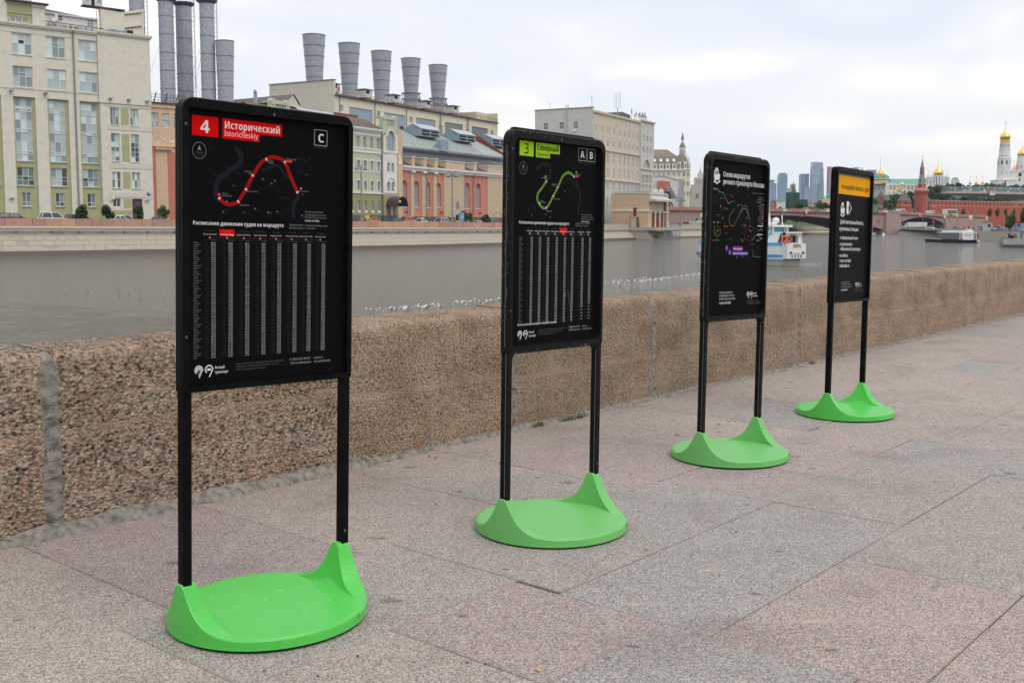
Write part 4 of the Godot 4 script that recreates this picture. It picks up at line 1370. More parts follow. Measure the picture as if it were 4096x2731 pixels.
func make_power_station() -> void:
	# tall stacks behind the cream block
	chimney("tall_chimney","grey steel chimney rising behind the roof of the cream block, leftmost",Vector3(-81.0,0,-235),8,62,1.6,1.6,16,"tall steel chimneys",true)
	chimney("tall_chimney","tall grey chimney with ladder, first of the pair beside the cream block",Vector3(-74.75,0,-235),8,50.4,1.58,1.58,12,"tall steel chimneys",true,true)
	chimney("tall_chimney","tall grey chimney standing right behind another one, with ladder on its right",Vector3(-72.4,0,-240),8,50.4,1.72,1.68,12,"tall steel chimneys",true,true)
	chimney("tall_chimney","tall slim grey chimney standing alone with gallery and ladder",Vector3(-65.9,0,-235),8,50.0,1.5,1.56,12,"tall steel chimneys",true,true)
	var sc:=chimney("short_chimney","short grey chimney on splayed feet behind the nearest stand",Vector3(-62.2,0,-235),28.4,41.3,1.6,1.98,5,"")
	var ft:=MB.new()
	for k in 8:
		var a:=TAU*k/8
		ft.beam(Vector3(cos(a)*1.6,28.8,sin(a)*1.6),Vector3(cos(a)*1.95,27.0,sin(a)*1.95),0.2,0.2)
	ft.lathe([Vector2(1.9,26.8),Vector2(1.62,28.6)],20)
	part("foot",ft,M.steel,sc)
	# guy wires
	var gw:=MB.new()
	for k in [[Vector3(-75,44,-235),Vector3(-80.5,26,-232)],[Vector3(-75,44,-235),Vector3(-67,24,-233)],[Vector3(-72,40,-240),Vector3(-66.5,24,-236)],[Vector3(-66,44,-235),Vector3(-72,28,-236)],[Vector3(-66,44,-235),Vector3(-70,24,-233)],[Vector3(-73.5,34,-235),Vector3(-80,22,-232)]]:
		gw.beam(k[0],k[1],0.035,0.035)
	single("guy_wire",gw,M.steel_dark,"thin steel guy wires crossing between the tall grey chimneys","wires")
	# turbine hall
	var hall:=thing("turbine_hall","long cream industrial hall with big gridded windows and roof railing behind the red hall","building",Vector3(-73.1,0,-210.9),28.5)
	var G:=[M.glass_blue,M.glass_blue,M.glass_mid]
	var f:=MB.new()
	var holes:=[]; var big:=[]
	for k in 5:
		big.append(Rect2(67.7+k*15.05,27.0,9.9,4.15))
	big.insert(0,Rect2(52.6,27.0,9.0,4.15))
	var sm:=[Rect2(63.8,29.8,1.5,1.5),Rect2(79.6,29.7,1.5,1.5),Rect2(94.7,29.5,1.5,1.5),Rect2(94.7,27.2,1.5,1.2),Rect2(139.6,29.4,1.4,1.4)]
	holes=big+sm
	holes=holes.filter(func(h): return h.position.x > 62.0)
	f.wall(61.7,143.8,12.0,33.3,0,holes,0.4)
	f.quad(Vector3(143.8,12,0),Vector3(143.8,12,-20),Vector3(143.8,36.4,-20),Vector3(143.8,36.4,0))
	f.box(136.5,33.3,-18,143.8,36.4,-3.5)
	part("wall",f,M.hall_cream,hall)
	for h in holes:
		var bigw: bool=h.size.x > 5
		var dark: bool=h.position.x > 110
		win(hall,h,-0.2,range(1,12).map(func(q): return q/12.0) if bigw else [0.33,0.67],[0.2,0.4,0.6,0.8] if bigw else [0.5],0.09,M.frame_grey,[M.glass_slate] if dark else G,false)
		if bigw:
			for q in 3:
				bx(hall,"open_pane",M.black_hole,h.position.x+7.6+q*0.83*(1 if q % 2 else 0.6),27.1,-0.24,h.position.x+8.2+q*0.8*(1 if q % 2 else 0.6),28.2,-0.19)
	# end wall facing the camera
	var e:=MB.new()
	e.quad(Vector3(61.7,12,-20.5),Vector3(61.7,12,0.05),Vector3(61.7,37.0,0.05),Vector3(61.7,37.2,-20.5))
	e.quad(Vector3(62.3,12,0.05),Vector3(62.3,12,-20.5),Vector3(62.3,37.2,-20.5),Vector3(62.3,37.0,0.05))
	e.quad(Vector3(61.7,12,0.05),Vector3(62.3,12,0.05),Vector3(62.3,37.0,0.05),Vector3(61.7,37.0,0.05))
	part("end_wall",e,M.hall_end,hall)
	bx(hall,"coping",M.lamp_grey,61.5,37.05,-20.6,62.5,37.25,0.15)
	var r:=MB.new()
	r.quad(Vector3(62.3,33.3,0.5),Vector3(137,33.2,0.5),Vector3(137,37.4,-16),Vector3(62.3,37.0,-16))
	part("roof",r,M.roof_dark,hall)
	bx(hall,"gutter",M.roof_dark,61.8,33.2,0.0,143.9,33.45,0.55)
	var rl:=MB.new()
	for k in 42:
		rl.beam(Vector3(62.5+k*1.95,33.4,0.3),Vector3(62.5+k*1.95,34.6,0.3),0.07,0.07)
	for y in [33.85,34.25,34.6]:
		rl.beam(Vector3(62.3,y,0.3),Vector3(143.5,y,0.3),0.07,0.07)
	part("railing",rl,M.rail_ochre,hall)
	for x in [64.2,79.0,93.6,111.0,126.2]:
		pipe(hall,"downpipe",M.lamp_grey,[Vector3(x,33.2,0.3),Vector3(x-0.5,32.4,0.12),Vector3(x-0.5,20.0,0.12)],0.14)
	for x in [109.6,124.6]:
		bx(hall,"shutter",M.far_mauve,x,26.5,0.0,x+2.0,30.0,0.06)
		var ld:=MB.new()
		ld.beam(Vector3(x,28,0.2),Vector3(x,34.6,0.2),0.06,0.06); ld.beam(Vector3(x+0.6,28,0.2),Vector3(x+0.6,34.6,0.2),0.06,0.06)
		for k in 10:
			ld.beam(Vector3(x,28.3+k*0.6,0.2),Vector3(x+0.6,28.3+k*0.6,0.2),0.05,0.05)
		part("ladder",ld,M.lamp_grey,hall)
	# roof ventilators
	var k:=0
	for x in [62.6,76.2,89.0,105.0,119.5]:
		var v:=MB.new()
		v.box(x,34.4,-4.0,x+3.2,36.2,-1.2)
		var p:=part("ventilator",v,M.white_wall,hall)
		bx(p,"ventilator_roof",M.lamp_grey,x-0.3,36.4,-4.3,x+3.5,36.62,-0.9)
		bx(p,"louvre",M.black_hole,x+0.3,35.4,-1.2,x+1.8,36.15,-1.15)
		if k in [0,3]:
			bx(p,"red_box",M.brick_red,x+2.2,34.9,-1.2,x+2.8,35.7,-1.0)
		k += 1
	# the five flared stacks on the roof,fifteen metres apart
	var names:=["first of five flared grey chimneys, above the cream end wall","second flared grey chimney, right of the end wall","middle one of five flared grey chimneys on the hall","fourth flared grey chimney, on a lattice foot","farthest and last of five flared grey chimneys, on a lattice foot"]
	for i in 5:
		var s:float=71.7+i*14.9
		var a:=deg_to_rad(28.5)
		var P:=Vector3(-73.1-cos(a)*14,0,-210.9-sin(a)*14)+Vector3(sin(a),0,-cos(a))*s
		var c:=chimney("flared_chimney",names[i],P,37.0 if i < 3 else 40.3,50.5,2.0,2.95,6 if i < 3 else 5,"flared steel chimneys on the hall roof")
		if i >= 3:
			var lf:=MB.new()
			lf.lathe([Vector2(2.9,35.8),Vector2(2.2,38.4),Vector2(2.0,40.3)],16,Vector3.ZERO,true)
			part("flared_foot",lf,M.steel,c)
			var lt:=MB.new()
			for q in 8:
				var b:=TAU*q/8; var d:=TAU*(q+0.5)/8
				lt.beam(Vector3(cos(b)*3.6,35.6,sin(b)*3.6),Vector3(cos(b)*2.4,40.3,sin(b)*2.4),0.16,0.16)
				lt.beam(Vector3(cos(b)*3.6,35.6,sin(b)*3.6),Vector3(cos(d)*2.8,38.6,sin(d)*2.8),0.1,0.1)
			for y in [38.6,40.3]:
				lt.lathe([Vector2(2.5,y),Vector2(2.95,y),Vector2(2.95,y+0.15),Vector2(2.5,y+0.15)],16,Vector3.ZERO,true)
			part("lattice",lt,M.lamp_grey,c)
		else:
			var fl:=MB.new()
			fl.lathe([Vector2(2.7,34.0),Vector2(2.0,37.2)],20)
			part("flared_foot",fl,M.steel,c)
	# gabled workshop in front of the end wall
	var ws:=thing("gabled_workshop","pale yellow gabled workshop roof seen above the nearest stand","building",Vector3(-49,0,-240),-75)
	var wb:=MB.new()
	wb.box(-1.5,10,-4,18,27.6,-0.4)
	part("wall",wb,M.hall_end,ws)
	var gb:=MB.new()
	gb.hexa([Vector3(-1.6,10,0.6),Vector3(-1.6,10,-7),Vector3(-1.2,10,-7),Vector3(-1.2,10,0.6),Vector3(-1.6,29.0,0.6),Vector3(-1.6,29.0,-7),Vector3(-1.2,29.0,-7),Vector3(-1.2,29.0,0.6)])
	var rf:=MB.new()
	rf.quad(Vector3(-1.9,28.2,0.7),Vector3(18,27.8,0.7),Vector3(18,29.2,-2.5),Vector3(-1.9,30.2,-2.5))
	rf.quad(Vector3(18,29.2,-2.5),Vector3(18,27.6,-6),Vector3(-1.9,28.2,-6),Vector3(-1.9,30.2,-2.5))
	part("roof",rf,M.roof_brown,ws)
	var gp:=MB.new()
	gp.prism(PackedVector2Array([Vector2(-0.4,10),Vector2(6.0,10),Vector2(6.0,28.0),Vector2(2.6,30.0),Vector2(-0.4,28.1)]),-1.7,-1.4)
	var go:=part("gable",gp,M.hall_end,ws)
	go.rotation.y=deg_to_rad(90)
	go.position=Vector3(0,0,0)
	for x in [2.2,6.6,9.4]:
		win(ws,Rect2(x,25.6,2.2,1.6),-0.36,[0.33,0.67],[],0.1,M.frame_grey,[M.glass_slate])

func make_green_building() -> void:
	var o:=thing("green_building","pale green four storey building with white trim and ornate stair bay","building",Vector3(-46.8,0,-196.5),29.0)
	var cols:=[]
	for k in 14:
		cols.append(2.0+k*2.345+(0.25 if false else 0.0))
	var x1:=38.6
	cols=[]
	for k in 15:
		cols.append(37.2-2.355*k)
	var holes:=[]
	for x in cols:
		holes.append(Rect2(x,17.75,1.1,2.2)); holes.append(Rect2(x,13.1,1.05,1.9)); holes.append(Rect2(x,8.9,1.05,2.1))
	var f:=MB.new()
	f.wall(2.0,x1,8.35,21.0,0,holes,0.3)
	shell(f,2.0,46.0,0.5,21.0,-0.1,14)
	for x in cols:
		f.arch_fill(x,x+1.05,11.0,-0.3,0.0,true,6)
	part("wall",f,M.pale_green,o)
	var lo:=MB.new()
	var lh:=[]
	for x in cols:
		lh.append(Rect2(x+0.05,4.75,0.75,2.0))
	lo.wall(2.0,x1,3.7,8.2,0.1,lh,0.35)
	lo.wall(38.6,44.0,3.7,8.2,0.55,[Rect2(40.0,3.7,2.9,3.2)],0.4)
	for y in [4.5,5.4,6.3,7.2]:  # joints of the rusticated storey stand out as ledges
		lo.box(2.0,y,0.1,x1,y+0.05,0.13)
	part("rusticated_wall",lo,M.olive_stone,o)
	var ba:=MB.new()
	ba.box(2.0,0.5,-0.3,x1,3.7,0.16); ba.box(38.6,0.5,-0.3,44.1,3.7,0.6)
	part("basement",ba,M.basement,o)
	for x in cols:
		win(o,Rect2(x,17.75,1.1,2.2),-0.2,[0.5],[0.66],0.09,M.frame_lilac,[M.glass_slate,M.glass_mid,M.glass_slate],false)
		win(o,Rect2(x,13.1,1.05,1.9),-0.2,[0.5],[0.66],0.08,M.frame_lilac,[M.glass_slate,M.glass_mid],false)
		arch_win(o,x,x+1.05,8.9,11.0,-0.2,2,2,M.frame_lilac,M.glass_slate)
		win(o,Rect2(x+0.05,4.75,0.75,2.0),-0.15,[0.5],[0.7],0.09,M.frame_lilac,[M.glass_slate,M.glass_mid,M.far_mauve],false)
		bx(o,"sill",M.white_trim,x-0.02,4.15,0.1,x+0.9,4.7,0.24)
		var s:=MB.new()
		for q in [[x-0.2,12.8,x,15.1],[x+1.05,12.8,x+1.25,15.1],[x-0.2,15.1,x+1.25,15.4],[x-0.25,12.65,x+1.3,12.85],[x-0.2,8.6,x,10.4],[x+1.05,8.6,x+1.25,10.4]]:
			s.box(q[0],q[1],0.0,q[2],q[3],0.09)
		for i in 8:
			var a:=PI*i/8; var b:=PI*(i+1)/8
			s.beam(Vector3(x+0.525+cos(a)*0.63,10.45+sin(a)*0.63,0.04),Vector3(x+0.525+cos(b)*0.63,10.45+sin(b)*0.63,0.04),0.1,0.2)
		part("surround",s,M.white_trim,o)
	var t:=MB.new()
	t.box(2.0,16.7,0.0,x1,17.4,0.14); t.box(2.0,17.4,0.0,x1,17.6,0.26)
	t.box(2.0,20.3,0.0,x1,21.2,0.12); t.box(1.8,21.2,-0.4,x1,21.5,0.5); t.box(1.8,21.5,-0.4,x1,21.85,0.75)
	t.box(2.0,8.2,0.0,44.1,8.5,0.3)
	var k:=2.0
	while k < 38.0:
		t.box(k,21.0,0.12,k+0.3,21.2,0.42)
		k += 0.75
	part("cornice",t,M.white_trim,o)
	# stair bay
	var b:=MB.new()
	var bh:=[Rect2(40.45,17.6,2.55,4.3),Rect2(40.3,13.05,1.1,1.95),Rect2(41.85,13.05,1.1,1.95),Rect2(40.25,8.9,1.15,2.1),Rect2(41.8,8.9,1.15,2.1)]
	b.wall(38.9,44.0,8.5,17.2,0.45,bh.slice(1),0.35)
	b.arch_fill(40.25,41.4,11.0,0.1,0.45,true,6); b.arch_fill(41.8,42.95,11.0,0.1,0.45,true,6)
	shell(b,38.9,44.0,8.5,17.2,0.45,3)
	part("stair_bay",b,M.white_trim,o)
	var b2:=MB.new()
	b2.wall(38.9,44.2,17.2,22.6,0.42,[bh[0]],0.35)
	b2.arch_fill(40.45,43.0,21.9,0.07,0.42,true,10)
	shell(b2,38.9,44.2,17.2,22.6,0.42,5)
	part("stair_bay_top",b2,M.pale_green,o)
	arch_win(o,40.45,43.0,17.6,21.9,0.2,4,6,M.frame_lilac,M.glass_blue)
	for h in bh.slice(1,3):
		win(o,h,0.25,[0.5],[0.66],0.09,M.frame_lilac,[M.glass_slate],false)
	for h in bh.slice(3):
		arch_win(o,h.position.x,h.end.x,h.position.y,h.end.y,0.25,2,2,M.frame_lilac,M.glass_slate)
	var tr:=MB.new()
	tr.box(38.8,17.1,0.4,44.1,17.45,0.65); tr.box(38.9,17.4,0.4,39.6,21.0,0.6); tr.box(43.4,17.4,0.4,44.1,21.0,0.6); tr.box(40.1,15.4,0.45,43.1,17.0,0.52)
	for i in 10:
		var a:=PI*i/10; var c:=PI*(i+1)/10
		tr.beam(Vector3(41.72+cos(a)*1.45,20.6+sin(a)*1.45,0.5),Vector3(41.72+cos(c)*1.45,20.6+sin(c)*1.45,0.5),0.2,0.3)
		tr.beam(Vector3(41.6+cos(a)*1.65,10.3+sin(a)*1.65,0.5),Vector3(41.6+cos(c)*1.65,10.3+sin(c)*1.65,0.5),0.16,0.25)
	part("surround",tr,M.white_trim,o)
	for x0 in [38.9,4.9]:  # balustraded gables with scrolled posts
		var gz:=0.4 if x0 > 20 else -0.5
		var g:=MB.new()
		g.box(x0,22.6,gz-0.9,x0+1.2,24.6,gz); g.box(x0+4.1,22.6,gz-0.9,x0+5.3,24.4,gz)
		for xx in [x0+0.6,x0+4.7]:
			g.tube(Vector3(xx,24.6,gz-0.9),Vector3(xx,24.6,gz+0.1),0.62,0.62,14)
		g.box(x0+1.2,24.2,gz-0.6,x0+4.1,24.55,gz)
		g.box(x0+1.2,22.6,gz-0.6,x0+4.1,22.9,gz)
		part("gable",g,M.pale_green,o)
		for i in 4:
			var c:=MB.new()
			c.lathe([Vector2(0.16,22.9),Vector2(0.22,23.4),Vector2(0.14,23.9),Vector2(0.2,24.2)],8,Vector3(x0+1.6+i*0.7,0,gz-0.25))
			part("baluster",c,M.pale_green,o)
		bx(o,"gable_roof",M.roof_silver,x0+1.0,24.55,gz-3.0,x0+4.3,24.95,gz-0.2)
	if true:
		var gb:=MB.new()
		gb.box(4.9,20.9,-3.0,10.2,22.7,-0.5)
		part("gable_base",gb,M.pale_green,o)
	var ro:=MB.new()
	ro.quad(Vector3(1.8,21.9,0.6),Vector3(38.9,21.9,0.6),Vector3(38.9,24.4,-4.5),Vector3(1.8,24.4,-4.5))
	ro.quad(Vector3(1.8,24.4,-4.5),Vector3(38.9,24.4,-4.5),Vector3(38.9,21.9,-13),Vector3(1.8,21.9,-13))
	part("roof",ro,M.roof_brown,o)
	var sr:=MB.new()
	for i in 26:
		sr.beam(Vector3(2.5+i*1.4,22.0,0.3),Vector3(2.5+i*1.4,22.9,0.25),0.04,0.04)
	sr.beam(Vector3(2.0,22.85,0.26),Vector3(38.5,22.85,0.26),0.04,0.04)
	part("roof_railing",sr,M.steel_dark,o)
	var br:=MB.new()
	br.box(31.0,22.5,-6.5,38.6,25.2,-6.0)
	part("brick_parapet",br,M.brick_dark,o)
	var tent:=MB.new()
	for i in 6:
		var a:=PI*i/6; var c:=PI*(i+1)/6
		tent.smooth_quad(Vector3(20,23.2+sin(a)*2.4,-9+cos(a)*3),Vector3(32,23.2+sin(a)*2.2,-9+cos(a)*3),Vector3(32,23.2+sin(c)*2.2,-9+cos(c)*3),Vector3(20,23.2+sin(c)*2.4,-9+cos(c)*3),Vector3(0,sin(a),cos(a)),Vector3(0,sin(a),cos(a)),Vector3(0,sin(c),cos(c)),Vector3(0,sin(c),cos(c)))
	part("silver_roof",tent,M.roof_silver,o)
	var ch:=MB.new()
	ch.tube(Vector3(9.0,22.0,-8),Vector3(9.0,27.2,-8),0.35,0.35,8); ch.tube(Vector3(9.0,27.0,-8),Vector3(8.4,27.3,-7.6),0.3,0.3,8)
	part("flue",ch,M.steel,o)
	# downpipe,barrel canopy over the entrance,doors,plaque
	pipe(o,"downpipe",M.lamp_grey,[Vector3(39.3,21.3,0.8),Vector3(38.75,20.2,0.2),Vector3(38.75,1.5,0.2)],0.14)
	var cn:=MB.new(); var ci:=MB.new()
	for i in 10:
		var a:=PI*i/10; var c:=PI*(i+1)/10
		var p:=Vector3(41.5+cos(a)*2.0,5.6+sin(a)*2.1,0); var q:=Vector3(41.5+cos(c)*2.0,5.6+sin(c)*2.1,0)
		cn.smooth_quad(p+Vector3(0,0,3.6),p+Vector3(0,0,0.6),q+Vector3(0,0,0.6),q+Vector3(0,0,3.6),Vector3(cos(a),sin(a),0),Vector3(cos(a),sin(a),0),Vector3(cos(c),sin(c),0),Vector3(cos(c),sin(c),0))
		ci.beam(p+Vector3(0,0,3.6),q+Vector3(0,0,3.6),0.12,0.12)
	var cnp:=part("canopy",cn,mat("canopy_brown",lin(0.07,0.05,0.04),0.4),o)
	part("canopy_rib",ci,M.steel_dark,cnp)
	var cp:=MB.new()
	for x in [39.5,43.5]:
		cp.beam(Vector3(x,0.8,3.5),Vector3(x,5.7,3.5),0.14,0.14)
	cp.beam(Vector3(39.5,5.6,3.5),Vector3(43.5,5.6,3.5),0.1,0.1)
	part("canopy_post",cp,M.lamp_grey,cnp)
	bx(o,"door",mat("door_wood",lin(0.3,0.15,0.05),0.5),40.1,0.9,0.35,42.8,6.0,0.5)
	bx(o,"door_pane",M.glass_dark,40.4,3.4,0.5,41.2,5.6,0.54)
	bx(o,"door_pane",M.frame_cream,41.5,3.4,0.5,42.0,5.6,0.54)
	var gl:=MB.new()
	gl.lathe([Vector2(0,-0.32),Vector2(0.23,-0.23),Vector2(0.32,0),Vector2(0.23,0.23),Vector2(0,0.32)],10,Vector3(40.2,6.6,3.7))
	part("globe_lamp",gl,M.frame_cream,o)

func make_red_hall() -> void:
	var o:=thing("red_hall","salmon and beige hall with arched windows and grey skylight roof beside the green building","building",Vector3(-46.8,0,-196.5),29.0)
	var red:=[[46.0,49.5],[50.85,54.0],[55.6,58.7],[60.1,63.2],[72.0,83.5]]
	var wins:=[[46.15,48.4,11.5],[51.0,53.1,11.5],[55.75,57.75,11.45],[60.15,62.25,11.4],[72.7,75.3,11.9],[78.0,80.5,11.9]]
	# further bays,hidden from here by the second stand
	for k in 3:
		red.append([93.0+k*20.0,104.0+k*20.0]); wins.append([93.8+k*20.0,96.3+k*20.0,11.9]); wins.append([99.0+k*20.0,101.5+k*20.0,11.9])
	var r:=MB.new(); var b:=MB.new()
	var last:=44.1
	for q in red:
		b.quad(Vector3(last,3.5,0.25),Vector3(q[0],3.5,0.25),Vector3(q[0],13.7,0.25),Vector3(last,13.7,0.25))
		b.quad(Vector3(q[0],3.5,0.25),Vector3(q[0],3.5,0.0),Vector3(q[0],13.7,0.0),Vector3(q[0],13.7,0.25))
		b.quad(Vector3(q[1],3.5,0.0),Vector3(q[1],3.5,0.25),Vector3(q[1],13.7,0.25),Vector3(q[1],13.7,0.0))
		last=q[1]
		var hs:=[]
		for w in wins:
			if w[0] >= q[0] and w[1] <= q[1]:
				hs.append(Rect2(w[0],5.65,w[1]-w[0],w[2]-5.65))
		r.wall(q[0],q[1],3.5,13.7,0.0,hs,0.7)
		for h in hs:
			r.arch_fill(h.position.x,h.end.x,h.end.y,-0.7,0.0,true,10)
	b.quad(Vector3(last,3.5,0.25),Vector3(150,3.5,0.25),Vector3(150,13.7,0.25),Vector3(last,13.7,0.25))
	shell(b,44.1,150,0.5,13.7,-0.1,22)
	part("red_wall",r,M.salmon,o)
	part("beige_wall",b,M.beige,o)
	var pb:=MB.new()
	pb.box(44.15,0.8,-2.0,45.98,22.5,0.5)
	part("end_pier",pb,M.peach,o)
	var wp:=MB.new()
	for i in 9:
		var x:=44.4+rng.randf()*0.9; var y:=14.9+rng.randf()*1.8
		wp.box(x,y,0.5,x+rng.randf_range(0.2,0.6),y+rng.randf_range(0.3,0.8),0.52+i*0.002)
	part("bare_patch",wp,M.white_trim,o)
	bx(o,"basement",M.basement,44.1,0.5,-0.3,150,3.4,0.4)
	for w in wins:
		arch_win(o,w[0],w[1],5.65,w[2],-0.45,5,8,M.frame_white,M.glass_slate)
		bx(o,"sill",M.white_trim,w[0]-0.1,5.5,-0.1,w[1]+0.1,5.63,0.12)
	var c:=MB.new()
	c.box(45.9,13.7,-0.3,150,14.0,0.45); c.box(45.9,14.0,-0.3,150,14.3,0.6); c.box(45.9,14.3,-0.3,150,14.75,0.85)
	for x in [[49.6,50.8],[54.1,55.5],[58.8,60.0]]:
		c.box(x[0],13.35,0.2,x[1]+0.1,13.7,0.7)
	part("cornice",c,M.white_trim,o)
	# attic blocks along the eaves
	for q in [[49.5,1.2,16.7],[54.2,1.3,16.7],[58.8,1.3,16.7],[63.6,8.4,16.5],[76.2,1.5,16.7],[83.0,8.0,16.4],[95.0,1.5,16.7]]:
		var x:float=q[0]
		var a:=MB.new()
		a.box(x,14.75,-2.2,x+q[1],q[2],0.55)
		var ap:=part("attic_block",a,M.peach,o)
		bx(ap,"attic_cap",M.white_trim,x-0.15,q[2],-2.3,x+q[1]+0.15,q[2]+0.18,0.7)
		if q[1] > 4:
			var fl:=MB.new()
			for i in 16:
				var px:float=x+0.2+rng.randf()*(q[1]-0.8); var py:=15.5+rng.randf()*0.7
				fl.box(px,py,0.55,px+rng.randf_range(0.1,0.35),py+rng.randf_range(0.1,0.4),0.575+i*0.002)
			part("bare_patch",fl,M.white_trim,ap)
	# lower grey roof,a dark step,then the pale skylight roof
	var r1:=MB.new()
	r1.quad(Vector3(46,14.8,0.6),Vector3(150,14.8,0.6),Vector3(150,18.9,-9),Vector3(46,18.9,-9))
	part("lower_roof",r1,M.roof_grey,o)
	for i in 52:
		var sm:=MB.new()
		sm.beam(Vector3(46.5+i*1.0,14.86,0.5),Vector3(46.5+i*1.0,18.93,-9),0.05,0.07)
		part("roof_seam",sm,M.roof_grey,o)
	var st:=MB.new()
	st.box(46,18.6,-9.4,150,19.75,-9)
	part("roof_step",st,M.steel_dark,o)
	var bk:=MB.new()
	for i in 60:
		bk.box(46.3+i*1.0,18.9,-9.0,46.5+i*1.0,19.5,-8.7)
	part("snow_guard",bk,M.roof_grey,o)
	var r2:=MB.new()
	r2.quad(Vector3(46,19.8,-9.1),Vector3(150,19.8,-9.1),Vector3(150,25.2,-20),Vector3(46,25.2,-20))
	r2.quad(Vector3(46,25.2,-20),Vector3(150,25.2,-20),Vector3(150,18,-34),Vector3(46,18,-34))
	part("upper_roof",r2,M.roof_green_grey,o)
	for i in 58:
		var sm:=MB.new()
		sm.beam(Vector3(47.0+i*0.95,19.86,-9.1),Vector3(47.0+i*0.95,25.26,-20),0.07,0.1)
		part("roof_seam",sm,M.frame_white if i % 3 == 0 else M.roof_green_grey,o)
	var lip:=MB.new()
	for i in 64:
		lip.tube(Vector3(46.4+i*1.0,20.0,-9.2),Vector3(46.4+i*1.0,20.7,-9.6),0.3,0.12,6)
	part("eaves_guard",lip,M.roof_silver,o)
	# lantern dormers along the ridge
	for x in [77.0,95.0,113.0,131.0]:
		var d:=MB.new()
		d.prism(PackedVector2Array([Vector2(0,24.0),Vector2(5.2,24.0),Vector2(5.2,25.8),Vector2(2.6,27.2),Vector2(0,25.8)]),0,9.0)
		var dm:=part("roof_lantern",d,M.roof_blue,o)
		dm.rotation.y=deg_to_rad(90)
		dm.position=Vector3(x,0,-15.5)
		var l:=MB.new()
		l.quad(Vector3(-0.3,25.85,9.2),Vector3(-0.3,25.85,-0.2),Vector3(2.6,27.3,-0.2),Vector3(2.6,27.3,9.2))
		var dr:=part("lantern_roof",l,M.roof_silver,dm)
		bx(o,"louvre",M.black_hole,x+0.6,24.3,-15.55,x+4.0,25.5,-15.4)
		bx(o,"louvre",M.black_hole,x+4.8,24.3,-15.55,x+8.2,25.5,-15.4)
		bx(o,"louvre_blade",M.roof_silver,x+0.4,24.85,-15.42,x+8.4,24.98,-15.3)
	var hd:=MB.new()
	hd.prism(PackedVector2Array([Vector2(0,19.9),Vector2(4.2,19.9),Vector2(0,22.8)]),0,3.5)
	var h:=part("roof_hatch",hd,M.roof_blue,o)
	h.rotation.y=deg_to_rad(90)
	h.position=Vector3(76.0,0,-8.8)
	# brick fire wall over the roof
	var fw:=MB.new()
	fw.hexa([Vector3(112.2,14,-8.0),Vector3(113.0,14,-8.0),Vector3(113.0,14,-22),Vector3(112.2,14,-22),Vector3(112.2,19.4,-8.0),Vector3(113.0,19.4,-8.0),Vector3(113.0,27.4,-21),Vector3(112.2,27.4,-21)])
	part("fire_wall",fw,M.rust,o)
	# pipes and bracket lamps on the front
	pipe(o,"downpipe",M.lamp_grey,[Vector3(56.6,15.0,0.9),Vector3(55.6,13.4,0.5),Vector3(55.6,3.6,0.4),Vector3(56.2,3.0,0.8)],0.13)
	pipe(o,"downpipe",M.lamp_grey,[Vector3(77.2,15.0,0.9),Vector3(76.7,13.4,0.2),Vector3(76.7,4.0,0.2)],0.13)
	for x in [65.5,85.6,89.2]:
		var l:=MB.new()
		l.beam(Vector3(x,5.0,0.3),Vector3(x+1.1,4.9,1.0),0.08,0.08)
		l.lathe([Vector2(0,-0.3),Vector2(0.22,-0.2),Vector2(0.3,0),Vector2(0.22,0.2),Vector2(0,0.3)],10,Vector3(x+1.2,5.2,1.0))
		part("bracket_lamp",l,M.frame_cream,o)
	bx(o,"wall_plate",M.lamp_grey,68.4,5.6,0.25,69.9,7.2,0.32)
	for x in [47.5,61.6,79.4]:
		bx(o,"wall_bracket",M.brick_dark,x,4.55,0.0,x+1.3,4.75,0.25)

